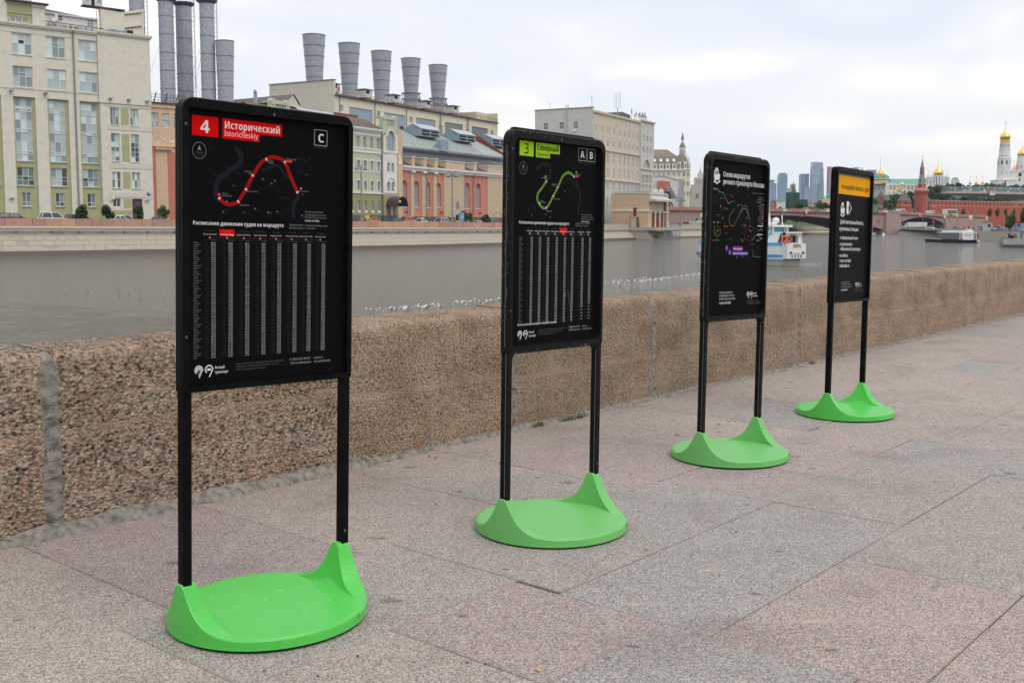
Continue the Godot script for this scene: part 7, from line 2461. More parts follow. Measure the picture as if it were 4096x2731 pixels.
func make_bodies() -> void:
	for pose in 3:
		var st:float=[0.0,0.16,0.05][pose]
		var aw:float=[0.06,0.2,0.28][pose]
		var bones:=[
			[Vector3(0,1.60,0.01),Vector3(0,1.66,0.0),0.095,0.1],[Vector3(0,1.45,0),Vector3(0,1.56,0),0.055,0.05],[Vector3(0,1.69,-0.015),Vector3(0,1.71,-0.02),0.095,0.09],
			[Vector3(-0.13,1.38,0),Vector3(0.13,1.38,0),0.085,0.085],[Vector3(0,1.33,0),Vector3(0,1.0,0),0.15,0.13],[Vector3(0,1.0,0),Vector3(0,0.9,0),0.14,0.15],
			[Vector3(-0.2,1.37,0),Vector3(-0.26,1.1,-0.02),0.06,0.048],[Vector3(-0.26,1.1,-0.02),Vector3(-0.24,0.86,aw),0.045,0.034],[Vector3(-0.24,0.86,aw),Vector3(-0.235,0.77,aw+0.03),0.036,0.028],
			[Vector3(0.2,1.37,0),Vector3(0.26,1.1,0),0.06,0.048],[Vector3(0.26,1.1,0),Vector3(0.22,0.95 if pose == 2 else 0.86,aw*1.2),0.045,0.034],[Vector3(0.22,0.95 if pose == 2 else 0.86,aw*1.2),Vector3(0.2,0.9 if pose == 2 else 0.77,aw*1.2+0.06),0.036,0.028],
			[Vector3(-0.09,0.9,0),Vector3(-0.1,0.48,st*0.6),0.095,0.062],[Vector3(-0.1,0.48,st*0.6),Vector3(-0.1,0.09,st),0.06,0.04],[Vector3(-0.1,0.05,st),Vector3(-0.11,0.04,st+0.16),0.048,0.038],
			[Vector3(0.09,0.9,0),Vector3(0.1,0.48,-st*0.2),0.095,0.062],[Vector3(0.1,0.48,-st*0.2),Vector3(0.1,0.09,-st),0.06,0.04],[Vector3(0.1,0.05,-st),Vector3(0.11,0.04,-st+0.16),0.048,0.038]]
		var cell:=0.05
		var lo:=Vector3(-0.4,-0.05,-0.35); var N:=Vector3i(17,38,18)
		var val:={}; var vert:={}
		for x in N.x:
			for y in N.y:
				for z in N.z:
					val[Vector3i(x,y,z)]=body_field(lo+Vector3(x,y,z)*cell,bones)[0]
		var pos:=[]; var who:=[]; var nor:=[]
		var corners:=[Vector3i(0,0,0),Vector3i(1,0,0),Vector3i(0,1,0),Vector3i(1,1,0),Vector3i(0,0,1),Vector3i(1,0,1),Vector3i(0,1,1),Vector3i(1,1,1)]
		var edges:=[[0,1],[2,3],[4,5],[6,7],[0,2],[1,3],[4,6],[5,7],[0,4],[1,5],[2,6],[3,7]]
		for x in N.x-1:
			for y in N.y-1:
				for z in N.z-1:
					var c:=Vector3i(x,y,z)
					var s:=Vector3.ZERO; var n:=0
					for e in edges:
						var a:float=val[c+corners[e[0]]]; var b:float=val[c+corners[e[1]]]
						if (a < 0) != (b < 0):
							s += Vector3(corners[e[0]]).lerp(Vector3(corners[e[1]]),a/(a-b)); n += 1
					if n:
						vert[c]=pos.size()
						var p:=lo+(Vector3(c)+s/n)*cell
						pos.append(p)
						var f:=body_field(p,bones)
						who.append(f[1])
						nor.append(Vector3(body_field(p+Vector3(0.01,0,0),bones)[0]-f[0],body_field(p+Vector3(0,0.01,0),bones)[0]-f[0],body_field(p+Vector3(0,0,0.01),bones)[0]-f[0]).normalized())
		var tris:=[]
		for c in vert:
			for ax in 3:
				var d:Vector3i=[Vector3i(1,0,0),Vector3i(0,1,0),Vector3i(0,0,1)][ax]
				if not val.has(c+d):
					continue
				var a:float=val[c]; var b:float=val[c+d]
				if (a < 0) == (b < 0):
					continue
				var u:Vector3i=[Vector3i(0,1,0),Vector3i(0,0,1),Vector3i(1,0,0)][ax]; var v:Vector3i=[Vector3i(0,0,1),Vector3i(1,0,0),Vector3i(0,1,0)][ax]
				var q:=[c-u-v,c-v,c,c-u]
				if q.all(func(k): return vert.has(k)):
					var i:=q.map(func(k): return vert[k])
					if a > 0:
						i.reverse()
					tris.append_array([i[0],i[2],i[1],i[0],i[3],i[2]])
		bodies.append([pos,nor,who,tris])

var person_meshes:={}

func person(look: int,pose: int,at:Vector3,turn:float,label: String,group:="") -> Node3D:
	if bodies.is_empty():
		make_bodies()
		mat("cloth",Color.WHITE,0.85,0.2).vertex_color_use_as_albedo=true
	var key:=look*3+pose
	if not person_meshes.has(key):
		var top: Color=[Color(0.72,0.72,0.72),Color(0.03,0.03,0.04),Color(0.09,0.16,0.35),Color(0.55,0.05,0.04),Color(0.25,0.25,0.27),Color(0.015,0.015,0.018),Color(0.4,0.5,0.65),Color(0.5,0.42,0.33)][look]
		var leg: Color=[Color(0.04,0.05,0.09),Color(0.05,0.06,0.1),Color(0.03,0.03,0.04),Color(0.1,0.1,0.12),Color(0.35,0.3,0.24),Color(0.02,0.02,0.03),Color(0.4,0.5,0.65),Color(0.06,0.06,0.08)][look]
		var hair: Color=[Color(0.03,0.02,0.015),Color(0.1,0.06,0.03),Color(0.2,0.13,0.06)][look % 3]
		var b: Array=bodies[pose]
		var mb:=MB.new()
		mb.use_col=true
		for i in range(0,b[3].size(),3):
			for k in 3:
				var v: int=b[3][i+k]
				mb.v.append(b[0][v]); mb.n.append(b[1][v] if true else b[1][v])
				var w: int=b[2][v]
				var c:=Color(0.5,0.32,0.23)
				if w == 2 or (w == 0 and b[0][v].z < -0.03): c=hair
				elif w in [3,4,6,7,9,10]: c=top
				elif w in [5,12,13,15,16]: c=leg
				elif w in [14,17]: c=Color(0.03,0.03,0.03)
				mb.col.append(c)
			mb.n[-1]=b[1][b[3][i+2]]
		person_meshes[key]=mb.mesh()
	var o:=part_mesh("person",person_meshes[key],M.cloth,self)
	o.position=at
	o.rotation.y=turn
	o.scale=Vector3.ONE*(0.94+0.12*(absi(int(at.x*37.0)) % 10)/10.0)
	tag(o,label,"person",group)
	return o

# ------------------------------------------------------------------ plants

var crowns:={}

func crown_mesh(variant: int,n: int,leaf:float,squash:=1.0) -> ArrayMesh:  # leaf clumps filling a crown of radius 1
	var key:="%d %d %.2f %.2f" % [variant,n,leaf,squash]
	if crowns.has(key):
		return crowns[key]
	var r:=RandomNumberGenerator.new()
	r.seed=900+variant
	var lumps:=[]
	for i in 13:
		var d:=Vector3(r.randfn(),r.randfn(),r.randfn()).normalized()
		var a:=r.randf_range(0.25,0.68)
		lumps.append([Vector3(d.x*a,d.y*a*squash,d.z*a),r.randf_range(0.26,0.46),r.randf_range(0.75,1.25)])
	var mb:=MB.new()
	mb.use_col=true
	for i in n:
		var l: Array=lumps[r.randi() % lumps.size()]
		var d:=Vector3(r.randfn(),r.randfn(),r.randfn()).normalized()
		var p:Vector3=l[0]+d*l[1]*pow(r.randf(),0.35)
		var nn:=(d+Vector3(0,0.5,0)+Vector3(r.randfn(),r.randfn(),r.randfn())*0.45).normalized()
		var s:=nn.cross(Vector3(r.randfn(),r.randfn(),r.randfn())).normalized()
		var t:=nn.cross(s)
		var q:=leaf*r.randf_range(0.6,1.3)
		var c:float=l[2]*r.randf_range(0.7,1.3)
		mb.tint=Color(c*r.randf_range(0.9,1.15),c,c*r.randf_range(0.8,1.1))
		mb.tri(p-s*q,p+t*q*0.62,p+s*q)
		mb.tri(p-s*q,p+s*q,p-t*q*0.62)
	crowns[key]=mb.mesh()
	return crowns[key]

func leaf_thing(called: String,label: String,cat: String,at:Vector3,radius:float,height:float,m: Material,group:="",n:=700,trunk:=0.0,leaf:=0.13) -> Node3D:
	# crown of the given radius and height standing on a trunk
	var o:=thing(called,label,cat,at,rng.randf()*360,group)
	var c:=part_mesh("crown",crown_mesh(rng.randi() % 5,n,leaf,1.0),m,o)
	c.scale=Vector3(radius,height*0.5,radius)
	c.position.y=trunk+height*0.48
	var t:=MB.new()
	t.tube(Vector3.ZERO,Vector3(0.02*height,trunk+height*0.3,0),maxf(0.05,height*0.028),height*0.014,7)
	for k in 4:
		var a:=TAU*k/4+0.6
		t.tube(Vector3(0.01*height,trunk+height*0.16,0),Vector3(cos(a)*radius*0.55,trunk+height*(0.45+0.08*k),sin(a)*radius*0.55),height*0.012,height*0.004,5)
	part("trunk",t,M.bark,o)
	return o

func make_trees() -> void:
	var L:=[M.leaf_a,M.leaf_b,M.leaf_c,M.leaf_d]
	# young street trees on the far bank
	var a:=func(head:float,at:Vector3,s:float,z:float) -> Vector3:
		var h:=deg_to_rad(head)
		return at+Vector3(sin(h),0,-cos(h))*s+Vector3(cos(h),0,sin(h))*z
	var A:=Vector3(-88,0,-164)
	var names:=["young street tree between the white van and the second bay of the cream block","young street tree before the last bay of the cream block","young street tree in front of the brown door of the cream block","young street tree by the red panels next to the cream block's corner"]
	var k:=0
	for s in [18.1,22.3,27.4,31.5]:
		var p:Vector3=a.call(49.5,A,s,10.0)
		leaf_thing("street_tree",names[k],"tree",p+Vector3(0,1.8,0),1.2,3.0,[M.leaf_b,M.leaf_d,M.leaf_b,M.leaf_a][k],"young trees along the far embankment",620,0.35,0.17)
		k += 1
	var E:=Vector3(-46.8,0,-196.5)
	k=0
	for q in [[58.9,3.6],[61.6,3.3],[69.2,2.9]]:
		leaf_thing("street_tree",["round street tree beside the blue poster column","street tree in front of the cream van","small round street tree right of the cream van"][k],"tree",a.call(29.0,E,q[0],8.0)+Vector3(0,1.4,0),1.5,q[1],M.leaf_c if k == 1 else M.leaf_a,"young trees along the far embankment",620,0.3,0.17)
		k += 1
	# trees on the hill,behind the fortress and beyond the bridge: [x,z,top,crown radius,kind]
	var T:=[[243.5,-720,20.8,3.4,1],[254.1,-716,20.5,4.4,3],[250.3,-722,19.4,4.0,1],[247.0,-700,17.6,3.6,0],[258.0,-705,17.5,4.0,2],[266.8,-722,24.3,4.2,3],[268.7,-725,25.4,3.6,3],[271.6,-760,24.4,4.0,1],[274.0,-764,25.0,4.0,3],[262.3,-700,20.2,3.8,1],[263.2,-690,16.7,3.6,2],[252.0,-690,15.0,3.4,2],
		[298.5,-776,27.5,4.4,3],[304.5,-780,29.5,4.8,1],[306.9,-784,31.6,5.2,3],[311.5,-782,31.9,5.2,1],[303.8,-770,25.9,4.8,3],[308.3,-772,26.5,5.2,3],[313.1,-776,27.1,5.0,1],[318.0,-790,30.5,5.0,3],[323.5,-795,29.0,5.0,1],[300.0,-760,22.0,4.6,1],[309.0,-758,21.0,4.8,2],[317.0,-768,22.5,4.8,1],[326.0,-778,24.0,5.0,3],[334.0,-785,24.0,5.0,0],[342.0,-790,24.5,5.0,2],[350.0,-798,24.0,5.0,0],[359.0,-806,24.0,5.0,1],[368.0,-812,24.5,5.0,2],[377.0,-820,24.0,5.0,0],[386.0,-826,24.0,5.0,3],
		[343.0,-858,34.6,3.8,2],[348.6,-860,35.7,3.6,2],[353.9,-862,35.7,3.8,1],[358.8,-860,36.9,5.6,3],[364.6,-858,34.7,3.4,2],[371.9,-860,35.3,4.2,0],[376.0,-862,35.7,4.6,2],[380.0,-858,36.1,4.2,2],[383.3,-860,35.3,3.8,0],[387.0,-864,36.7,4.6,2],[389.9,-858,35.3,4.2,2],[398.9,-860,34.5,3.8,1],[404.6,-862,35.3,4.6,3],[409.3,-858,34.5,4.0,3],[414.0,-862,34.0,4.2,1],
		[336.0,-852,33.0,4.0,1],[393.5,-858,33.8,3.8,0],[366.0,-848,31.5,4.4,1],[378.0,-850,31.0,4.6,2],[350.0,-845,30.5,4.6,0],[330.0,-842,30.0,4.6,3],[398.0,-850,30.5,4.6,1]]
	var tone:=["olive green","mid green","light green","dark green"]
	for t in T:
		var crown:float=minf(t[3]*2.1,9.0)
		var label:="%s tree on the fortress hill, " % tone[t[4]]
		label += ("near the green spired tower" if t[0] < 280 else "under the cathedral domes" if t[0] < 330 else "on the skyline behind the viewing bridge" if t[1] < -840 else "just above the fortress wall")
		var far:=leaf_thing("hill_tree",label,"tree",Vector3(t[0],t[2]-crown-2.0,t[1]),t[3],crown,L[t[4]],"trees on the fortress hill",900,2.0,0.15)
	# conifer against the bell tower's foot
	var cf:=thing("conifer","narrow dark conifer at the foot of the white bell tower","tree",Vector3(395.2,24,-860),0)
	var cm:=MB.new()
	cm.use_col=true
	for i in 700:
		var h:=pow(rng.randf(),1.5)
		var a2:=rng.randf()*TAU
		var r2:=(1.0-h)*2.0*rng.randf_range(0.6,1.0)
		var p:=Vector3(cos(a2)*r2,2.0+h*11.6,sin(a2)*r2)
		var s:=Vector3(-sin(a2),0,cos(a2))*0.4; var d:=Vector3(cos(a2),-0.5,sin(a2))*0.5
		var c:=rng.randf_range(0.5,1.1)
		cm.tint=Color(c,c,c*1.2)
		cm.tri(p-s,p+d,p+s)
	part("crown",cm,M.leaf_d,cf)
	pipe(cf,"trunk",M.bark,[Vector3.ZERO,Vector3(0,9,0)],0.25)
	# left of the last stand,over and under the bridge
	for t in [[171.7,16.2,3.8,1],[175.0,15.4,3.0,2],[168.8,14.9,2.6,2],[179.0,13.6,3.2,2],[184.5,17.0,4.2,1],[187.7,16.2,3.6,3],[160.6,13.5,2.6,2],[165.0,13.3,2.6,0],[191.0,14.8,3.4,2]]:
		var crown:float=t[2]*2.1
		leaf_thing("park_tree","%s tree seen over the bridge parapet between the third and last stands" % tone[t[3]],"tree",Vector3(t[0],t[1]-crown-1.5,-640),t[2],crown,L[t[3]],"trees beyond the bridge",900,1.5,0.15)
	for i in 17:
		var x:=141.0+i*3.3
		leaf_thing("quay_tree","dark tree in the row along the quay seen under the bridge arch","tree",Vector3(x,2.0,-612-(i % 3)*4),2.9,7.0+(i % 4)*0.6,L[[3,1,3][i % 3]],"trees seen under the bridge",700,0.6,0.17)
	# by the viewing bridge
	leaf_thing("plane_tree","big bushy tree at the right edge beside the landing stage","tree",Vector3(158.6,-1,-330),3.4,8.4,M.leaf_b,"",1600,0.8,0.11)
	leaf_thing("plane_tree","smaller bushy tree left of the big one at the right edge","tree",Vector3(154.6,-1,-332),2.0,6.2,M.leaf_a,"",1100,0.6,0.12)
	k=0
	for x in [236.1,249.7,253.7,258.1,262.7]:
		leaf_thing("small_tree",["small pointed tree behind the first bus on the bridge","small pointed tree behind the coach's right end","small pointed tree right of the coach","small pointed tree second from the right on the bridge","small pointed tree at the bridge's right end"][k],"tree",Vector3(x,5.2,-560),1.3,5.6,M.leaf_a,"small trees along the fortress wall",420,0.2,0.2)
		k += 1

# ------------------------------------------------------------------ the four stands

const PW:=1000
const PH:=1391
var INK:=Color(0.93,0.93,0.94)
var DIM:=Color(0.42,0.42,0.44)
var NIGHT:=Color(0.068,0.068,0.078)
var RIVER:=Color(0.125,0.145,0.18)
var digit:={}

func tiny(im: Image,s: String,x:float,y:float,h: int,c: Color) -> void:  # small figures,each drawn once and reused
	var pen:=x
	for ch in s:
		var key:="%s %d %s" % [ch,h,c.to_html()]
		if not digit.has(key):
			var g:=Image.create(h+6,h*2+8,false,Image.FORMAT_RGBA8)
			g.fill(Color(c.r,c.g,c.b,0))
			text(g,ch,1,4,0,h,c,true)
			digit[key]=g
		im.blend_rect(digit[key],Rect2i(Vector2i.ZERO,digit[key].get_size()),Vector2i(int(pen),int(y)-4))
		pen += h*(0.45 if ch == ":" else 0.8)

func pts_of(a: Array,kx:float,ox:float,ky:float,oy:float) -> Array:
	var o:=[]
	for i in range(0,a.size(),2):
		o.append(Vector2(a[i]*kx+ox,a[i+1]*ky+oy))
	return o

func pier_mark(im: Image,p: Vector2,towards: Vector2) -> void:
	stroke(im,[p,p+towards],7,Color(0.6,0.6,0.62))
	ring(im,p.x,p.y,4,4,3.2,INK)

func ship_sign(im: Image,x:float,y:float,s:float) -> void:  # a boat over waves
	var P:=func(a: Array) -> Array:
		return pts_of(a,s,x,s,y)
	fill(im,P.call([0,52,4,20,14,14,14,4,34,2,44,10,52,34,66,40,66,48,58,72,6,72]),INK)
	fill(im,P.call([14,22,24,20,24,40,12,42]),NIGHT)
	fill(im,P.call([30,20,40,20,46,36,30,38]),NIGHT)
	stroke(im,smooth_line(P.call([2,84,14,78,30,90,46,86,66,76])),9*s,INK)

func transport_logos(im: Image,x:float,y:float,k:float,small_text:=true) -> void:
	for r in [22.0,14.5,7.0]:
		ring(im,x+23*k,y+23*k,r*k,r*k,4.6*k,INK,PI*0.75,PI*2.05)
	stroke(im,[Vector2(x+44*k,y+26*k),Vector2(x+26*k,y+62*k)],4.6*k,INK)
	stroke(im,[Vector2(x+37*k,y+26*k),Vector2(x+22*k,y+52*k)],4.2*k,INK)
	ring(im,x+82*k,y+23*k,21*k,21*k,6*k,INK,PI*0.75,PI*2.1)
	stroke(im,[Vector2(x+102*k,y+28*k),Vector2(x+84*k,y+60*k)],6*k,INK)
	rect(im,x+70*k,y+18*k,x+94*k,y+29*k,INK)
	text(im,"Речной",x+116*k,y+8*k,58*k,15*k,INK,true)
	text(im,"транспорт",x+116*k,y+32*k,80*k,15*k,INK,true)

func line_poster(n: int) -> Image:
	var im:=Image.create(PW,PH,false,Image.FORMAT_RGBA8)
	im.fill(NIGHT)
	var first:=n == 4
	var kx:=0.994 if first else 0.951
	var ox:=16.0 if first else 1.0
	var ky:=0.994; var oy:=6.0 if first else -6.0
	var X:=func(v:float) -> float: return v*kx+ox
	var Y:=func(v:float) -> float: return v*ky+oy
	var tone:=Color(0.86,0.05,0.06) if first else Color(0.64,0.83,0.16)
	var on:=Color(0.95,0.93,0.93) if first else Color(0.05,0.06,0.03)
	var dot:=Color(0.86,0.08,0.08)
	if first:
		rect(im,X.call(18),Y.call(20),X.call(169),Y.call(122),tone)
		text(im,"4",X.call(66),Y.call(40),56,64,on,true)
		rect(im,X.call(193),Y.call(20),X.call(559),Y.call(84),tone); rect(im,X.call(193),Y.call(80),X.call(417),Y.call(123),tone)
		text(im,"Исторический",X.call(203),Y.call(34),344,38,on,true)
		text(im,"Istoricheskiy",X.call(203),Y.call(83),205,27,on)
		frame_rect(im,X.call(775),Y.call(24),X.call(863),Y.call(112),2,INK)
		text(im,"С",X.call(797),Y.call(45),46,48,INK,true)
		text(im,"Швартовочное место",X.call(775),Y.call(117),88,6,DIM)
	else:
		rect(im,X.call(96),Y.call(18),X.call(251),Y.call(118),tone)
		text(im,"3",X.call(146),Y.call(36),52,66,on)
		rect(im,X.call(276),Y.call(19),X.call(551),Y.call(83),tone); rect(im,X.call(276),Y.call(80),X.call(438),Y.call(118),tone)
		text(im,"Северный",X.call(288),Y.call(32),238,38,on,true)
		text(im,"Severniy",X.call(288),Y.call(84),138,25,on)
		for q in [[779,"А"],[890,"В"]]:
			frame_rect(im,X.call(q[0]),Y.call(20),X.call(q[0]+98),Y.call(110),2,INK)
			text(im,q[1],X.call(q[0]+24),Y.call(40),48,50,INK,true)
			text(im,"Швартовочное место",X.call(q[0]),Y.call(118),92,6,DIM)
	# north arrow
	var c:=Vector2(X.call(60 if first else 138),Y.call(196 if first else 200))
	ring(im,c.x,c.y,38,41,2.5,Color(0.55,0.55,0.57))
	fill(im,[c+Vector2(0,-27),c+Vector2(10,0),c+Vector2(0,-6),c+Vector2(-10,0)],Color(0.6,0.6,0.62))
	text(im,"Север",c.x-22,c.y+5,44,10,DIM); text(im,"North",c.x-15,c.y+20,30,7,Color(0.3,0.3,0.3))
	# river course
	var R:=func(a: Array,w:float,col: Color) -> void: stroke(im,smooth_line(pts_of(a,kx,ox,ky,oy)),w,col)
	if first:
		R.call([278,170,306,205,298,245,234,288,175,335,158,373,156,416,172,440],30,RIVER)
		R.call([640,206,694,192,722,209,750,180],9,RIVER)
		R.call([431,270,468,264,505,242,547,247,574,278,618,312],14,RIVER)
		R.call([662,378,668,411,642,439,636,470,638,515],24,RIVER)
		R.call([296,175,310,200,318,235],2,RIVER)
		R.call([175,433,205,456,234,462,259,457,287,444,334,378,377,304,426,235,460,211,504,198,547,203,579,220,618,294,662,378],25,Color(0.2,0.06,0.07))
		R.call([175,433,205,456,234,462,259,457,287,444,334,378,377,304,426,235,460,211,504,198,547,203,579,220,618,294,662,378],19,Color(0.66,0.10,0.09))
		R.call([175,433,205,456,234,462,259,457,287,444,334,378,377,304,426,235,460,211,504,198,547,203,579,220,618,294,662,378],3,Color(0.5,0.06,0.06))
		for q in [[175,433,8,-8],[287,444,8,8],[334,378,8,8],[377,304,-9,-7],[460,211,6,9],[579,220,6,-9],[662,378,10,-6]]:
			pier_mark(im,Vector2(X.call(q[0]),Y.call(q[1])),Vector2(q[2],q[3]))
		for q in [["Китай-город",590,196,62],["Красный",470,216,36],["Октябрь",470,226,36],["Крымский",326,280,42],["мост",348,290,22],["Нескучный сад",347,384,64],["Андреевский",297,458,58],["Лужники –",190,403,44],["Центральный",190,414,62],["Новоспасский",679,366,62]]:
			text(im,q[0],X.call(q[1]),Y.call(q[2]),q[3],7,Color(0.72,0.72,0.73))
		rect(im,X.call(591),Y.call(206),X.call(628),Y.call(219),tone); text(im,"Вы здесь",X.call(594),Y.call(209),31,6,INK)
		for q in [[165,406],[678,350]]:
			rect(im,X.call(q[0]),Y.call(q[1]),X.call(q[0]+16),Y.call(q[1]+12),tone)
			text(im,"4",X.call(q[0]+5),Y.call(q[1]+2),6,8,INK,true)
	else:
		R.call([287,195,342,170,398,157,434,174,446,214,424,250,399,277],26,RIVER)
		R.call([743,234,770,285,798,337,815,383,806,410,794,431,789,480],20,RIVER)
		R.call([574,275,615,269,657,244,700,251,727,281,763,311],10,RIVER)
		R.call([743,222,786,200,806,215],10,RIVER)
		var g:=[399,277,346,327,306,363,298,398,316,428,348,453,381,461,413,452,445,421,477,380,533,312,581,244,614,218,656,203,699,212,730,229]
		R.call(g,17,Color(0.22,0.3,0.16)); R.call(g,14,Color(0.62,0.84,0.3)); R.call(g,7,Color(0.13,0.17,0.11)); R.call(g,2,Color(0.4,0.55,0.2))
		for q in [[399,277,-5,-14],[322,430,9,-5],[402,458,2,14],[482,374,10,8],[533,312,-8,-8],[730,229,6,-12]]:
			pier_mark(im,Vector2(X.call(q[0]),Y.call(q[1])),Vector2(q[2],q[3]))
		for q in [["Китай-город",747,206,58],["Киевский",344,250,46],["Крымский",466,288,44],["мост",490,298,22],["Нескучный сад",490,388,68],["Андреевский",402,476,62],["Лужники –",330,407,44],["Центральный",330,418,64]]:
			text(im,q[0],X.call(q[1]),Y.call(q[2]),q[3],8,Color(0.8,0.8,0.81))
		rect(im,X.call(746),Y.call(216),X.call(784),Y.call(230),dot); text(im,"Вы здесь",X.call(749),Y.call(220),32,6,INK)
		for q in [[382,238],[749,188]]:
			rect(im,X.call(q[0]),Y.call(q[1]),X.call(q[0]+15),Y.call(q[1]+13),tone)
			text(im,"3",X.call(q[0]+5),Y.call(q[1]+2),6,8,on,true)
	# sights and metro marks scattered over the map,too small to read
	var r:=RandomNumberGenerator.new()
	r.seed=40+n
	for i in 26:
		var x:=r.randf_range(130,800); var y:=r.randf_range(170,520)
		var t:=r.randi() % 4
		if t == 0:
			ring(im,x,y,2,2,3,Color(0.5,0.62,0.72))
		elif t == 1:
			rect(im,x,y,x+7,y+4,Color(0.6,0.15,0.1)); rect(im,x+9,y,x+14,y+4,Color(0.6,0.4,0.1))
		else:
			stroke(im,[Vector2(x,y-14),Vector2(x-5,y),Vector2(x+5,y)],2,RIVER)
		rect(im,x-8,y+8,x+r.randf_range(14,44),y+10,Color(0.2,0.21,0.24))
	# notes beside the place where the code square would be
	var qx:float=X.call(713 if first else 825); var qy:float=Y.call(478 if first else 490)
	text(im,"Расписание движения",qx,qy,125,9,Color(0.66,0.66,0.67)); text(im,"и информацию о покупке",qx,qy+16,142,9,Color(0.66,0.66,0.67)); text(im,"билетов смотрите на сайте:",qx,qy+31,150,9,Color(0.66,0.66,0.67))
	text(im,"t.mos.ru/reka",qx,qy+47,98,11,INK,true)
	text(im,"Расписание движения судов на маршруте",X.call(22 if first else 98),Y.call(552),550,20,INK,true)
	var side:float=X.call(610 if first else 757)
	text(im,"Новоспасский — Лужники-Центральный" if first else "Китай-город — Киевский",side,Y.call(553),256 if first else 175,9,Color(0.7,0.7,0.71))
	text(im,"Время в пути: 1 ч 10 мин" if first else "Время в пути: 1 ч 6 мин",side,Y.call(569),172 if first else 150,9,Color(0.7,0.7,0.71))
	# timetable
	var heads:=[["Новоспасский",119,78],["Китай-город",221,78],["Крымский мост",322,86],["Центральный",424,78],["Андреевский",524,74],["Нескучный сад",626,82],["Красный Октябрь",722,92],["Новоспасский",820,72]] if first else [["Киевский",220,62],["Андреевский",313,74],["Нескучный сад",406,82],["Крымский мост",510,84],["Китай-город",609,70],["Нескучный сад",702,80],["Центральный",825,78],["Киевский",920,56]]
	stroke(im,[Vector2(X.call(heads[0][1]),Y.call(637)),Vector2(X.call(heads[7][1]),Y.call(637))],1.5,Color(0.45,0.3,0.25) if first else Color(0.4,0.45,0.25))
	for i in 8:
		var h: Array=heads[i]
		var here: bool=h[0] == "Китай-город"
		var x:float=X.call(h[1])
		if here:
			rect(im,x-46,Y.call(592),x+44,Y.call(628),tone if first else dot)
		text(im,h[0],x-h[2]*0.5,Y.call(614),h[2],9,INK if here or not first else Color(0.72,0.72,0.73),true)
		rect(im,x-h[2]*0.36,Y.call(600),x+h[2]*0.36,Y.call(603),Color(0.8,0.3,0.3) if here else Color(0.26,0.26,0.28))
		ring(im,x,Y.call(637),2.6,2.6,5,Color(0.85,0.5,0.4) if first else INK)
		rect(im,x-34,Y.call(648),x-4,Y.call(650),Color(0.26,0.26,0.27)); rect(im,x+6,Y.call(648),x+44,Y.call(650),Color(0.42,0.42,0.43))
	var rows:=56
	var ends:=[1.0,1.0,1.0,1.0,1.0,0.84,0.82,0.8]
	for j in rows:
		var y:float=Y.call(660+j*(1264.0-660.0)/rows)
		if j % 2 == 0:
			rect(im,X.call(22 if first else 98),y-2,X.call(875 if first else 985),y+8,Color(0.083,0.083,0.095))
		rect(im,X.call(25 if first else 103),y+1,X.call((25 if first else 103)+[30,34,22,40,20,46,26][(j*3) % 7]),y+5,Color(0.38,0.38,0.39))
		for i in 8:
			if not first and j > rows*ends[i]:
				if j % 2: continue
			var m: int=(8*60+45 if first else 16*60+12)+j*(15 if first else 10)+[0,23,46,72,89,103,122,140][i]
			var s:="%02d:%02d" % [(m/60) % 24,m % 60]
			tiny(im,s,X.call(heads[i][1])+8,y,7,Color(0.8,0.8,0.81) if first else Color(0.88,0.88,0.88))
			tiny(im,s,X.call(heads[i][1])-28,y,6,Color(0.2,0.2,0.21))
	if not first:
		text(im,"Начало расписания смотрите на обратной стороне",X.call(96),Y.call(1248),414,14,INK,true)
		stroke(im,[Vector2(X.call(518),Y.call(1256)),Vector2(X.call(536),Y.call(1256)),Vector2(X.call(529),Y.call(1250)),Vector2(X.call(536),Y.call(1256)),Vector2(X.call(529),Y.call(1262))],2.5,INK)
	transport_logos(im,X.call(32 if first else 100),Y.call(1296),1.0)
	var fx:float=X.call(275 if first else 333)
	for q in [["Суда в расписании маршрута могут быть заменены.",0,306],["Подробную информацию уточняйте на табло",15,270],["или у сотрудников на причале.",30,185]]:
		text(im,q[0],fx,Y.call(1297+q[1]),q[2],9,Color(0.45,0.45,0.46))
	var tx:float=X.call(612 if first else 680)
	text(im,"+7 495 539-54-54",tx,Y.call(1294),140,12,Color(0.8,0.8,0.8)); text(im,"3210 с мобильного",tx+8,Y.call(1315),142,12,Color(0.8,0.8,0.8))
	text(im,"t.mos.ru",tx+168,Y.call(1294),62,12,Color(0.8,0.8,0.8)); text(im,"vk.com/dtroad",tx+168,Y.call(1315),112,12,Color(0.8,0.8,0.8))
	if not first:  # a scratch in the sheet
		var w:=Color(0.75,0.75,0.76,0.8)
		stroke(im,[Vector2(X.call(672),Y.call(1034)),Vector2(X.call(690),Y.call(1100)),Vector2(X.call(716),Y.call(1180)),Vector2(X.call(722),Y.call(1245))],3,Color(0.6,0.6,0.62,0.7))
		stroke(im,[Vector2(X.call(714),Y.call(1180)),Vector2(X.call(723),Y.call(1262))],6,w)
		stroke(im,[Vector2(X.call(640),Y.call(1050)),Vector2(X.call(644),Y.call(1085))],5,w)
		ring(im,X.call(715),Y.call(1230),30,62,1.2,Color(0.4,0.4,0.42,0.6),1.2,4.6)
		stroke(im,[Vector2(X.call(727),Y.call(1296)),Vector2(X.call(731),Y.call(1322))],6,w)
		stroke(im,[Vector2(X.call(350),Y.call(1234)),Vector2(X.call(425),Y.call(1250))],2,Color(0.5,0.5,0.5,0.6))
	return im

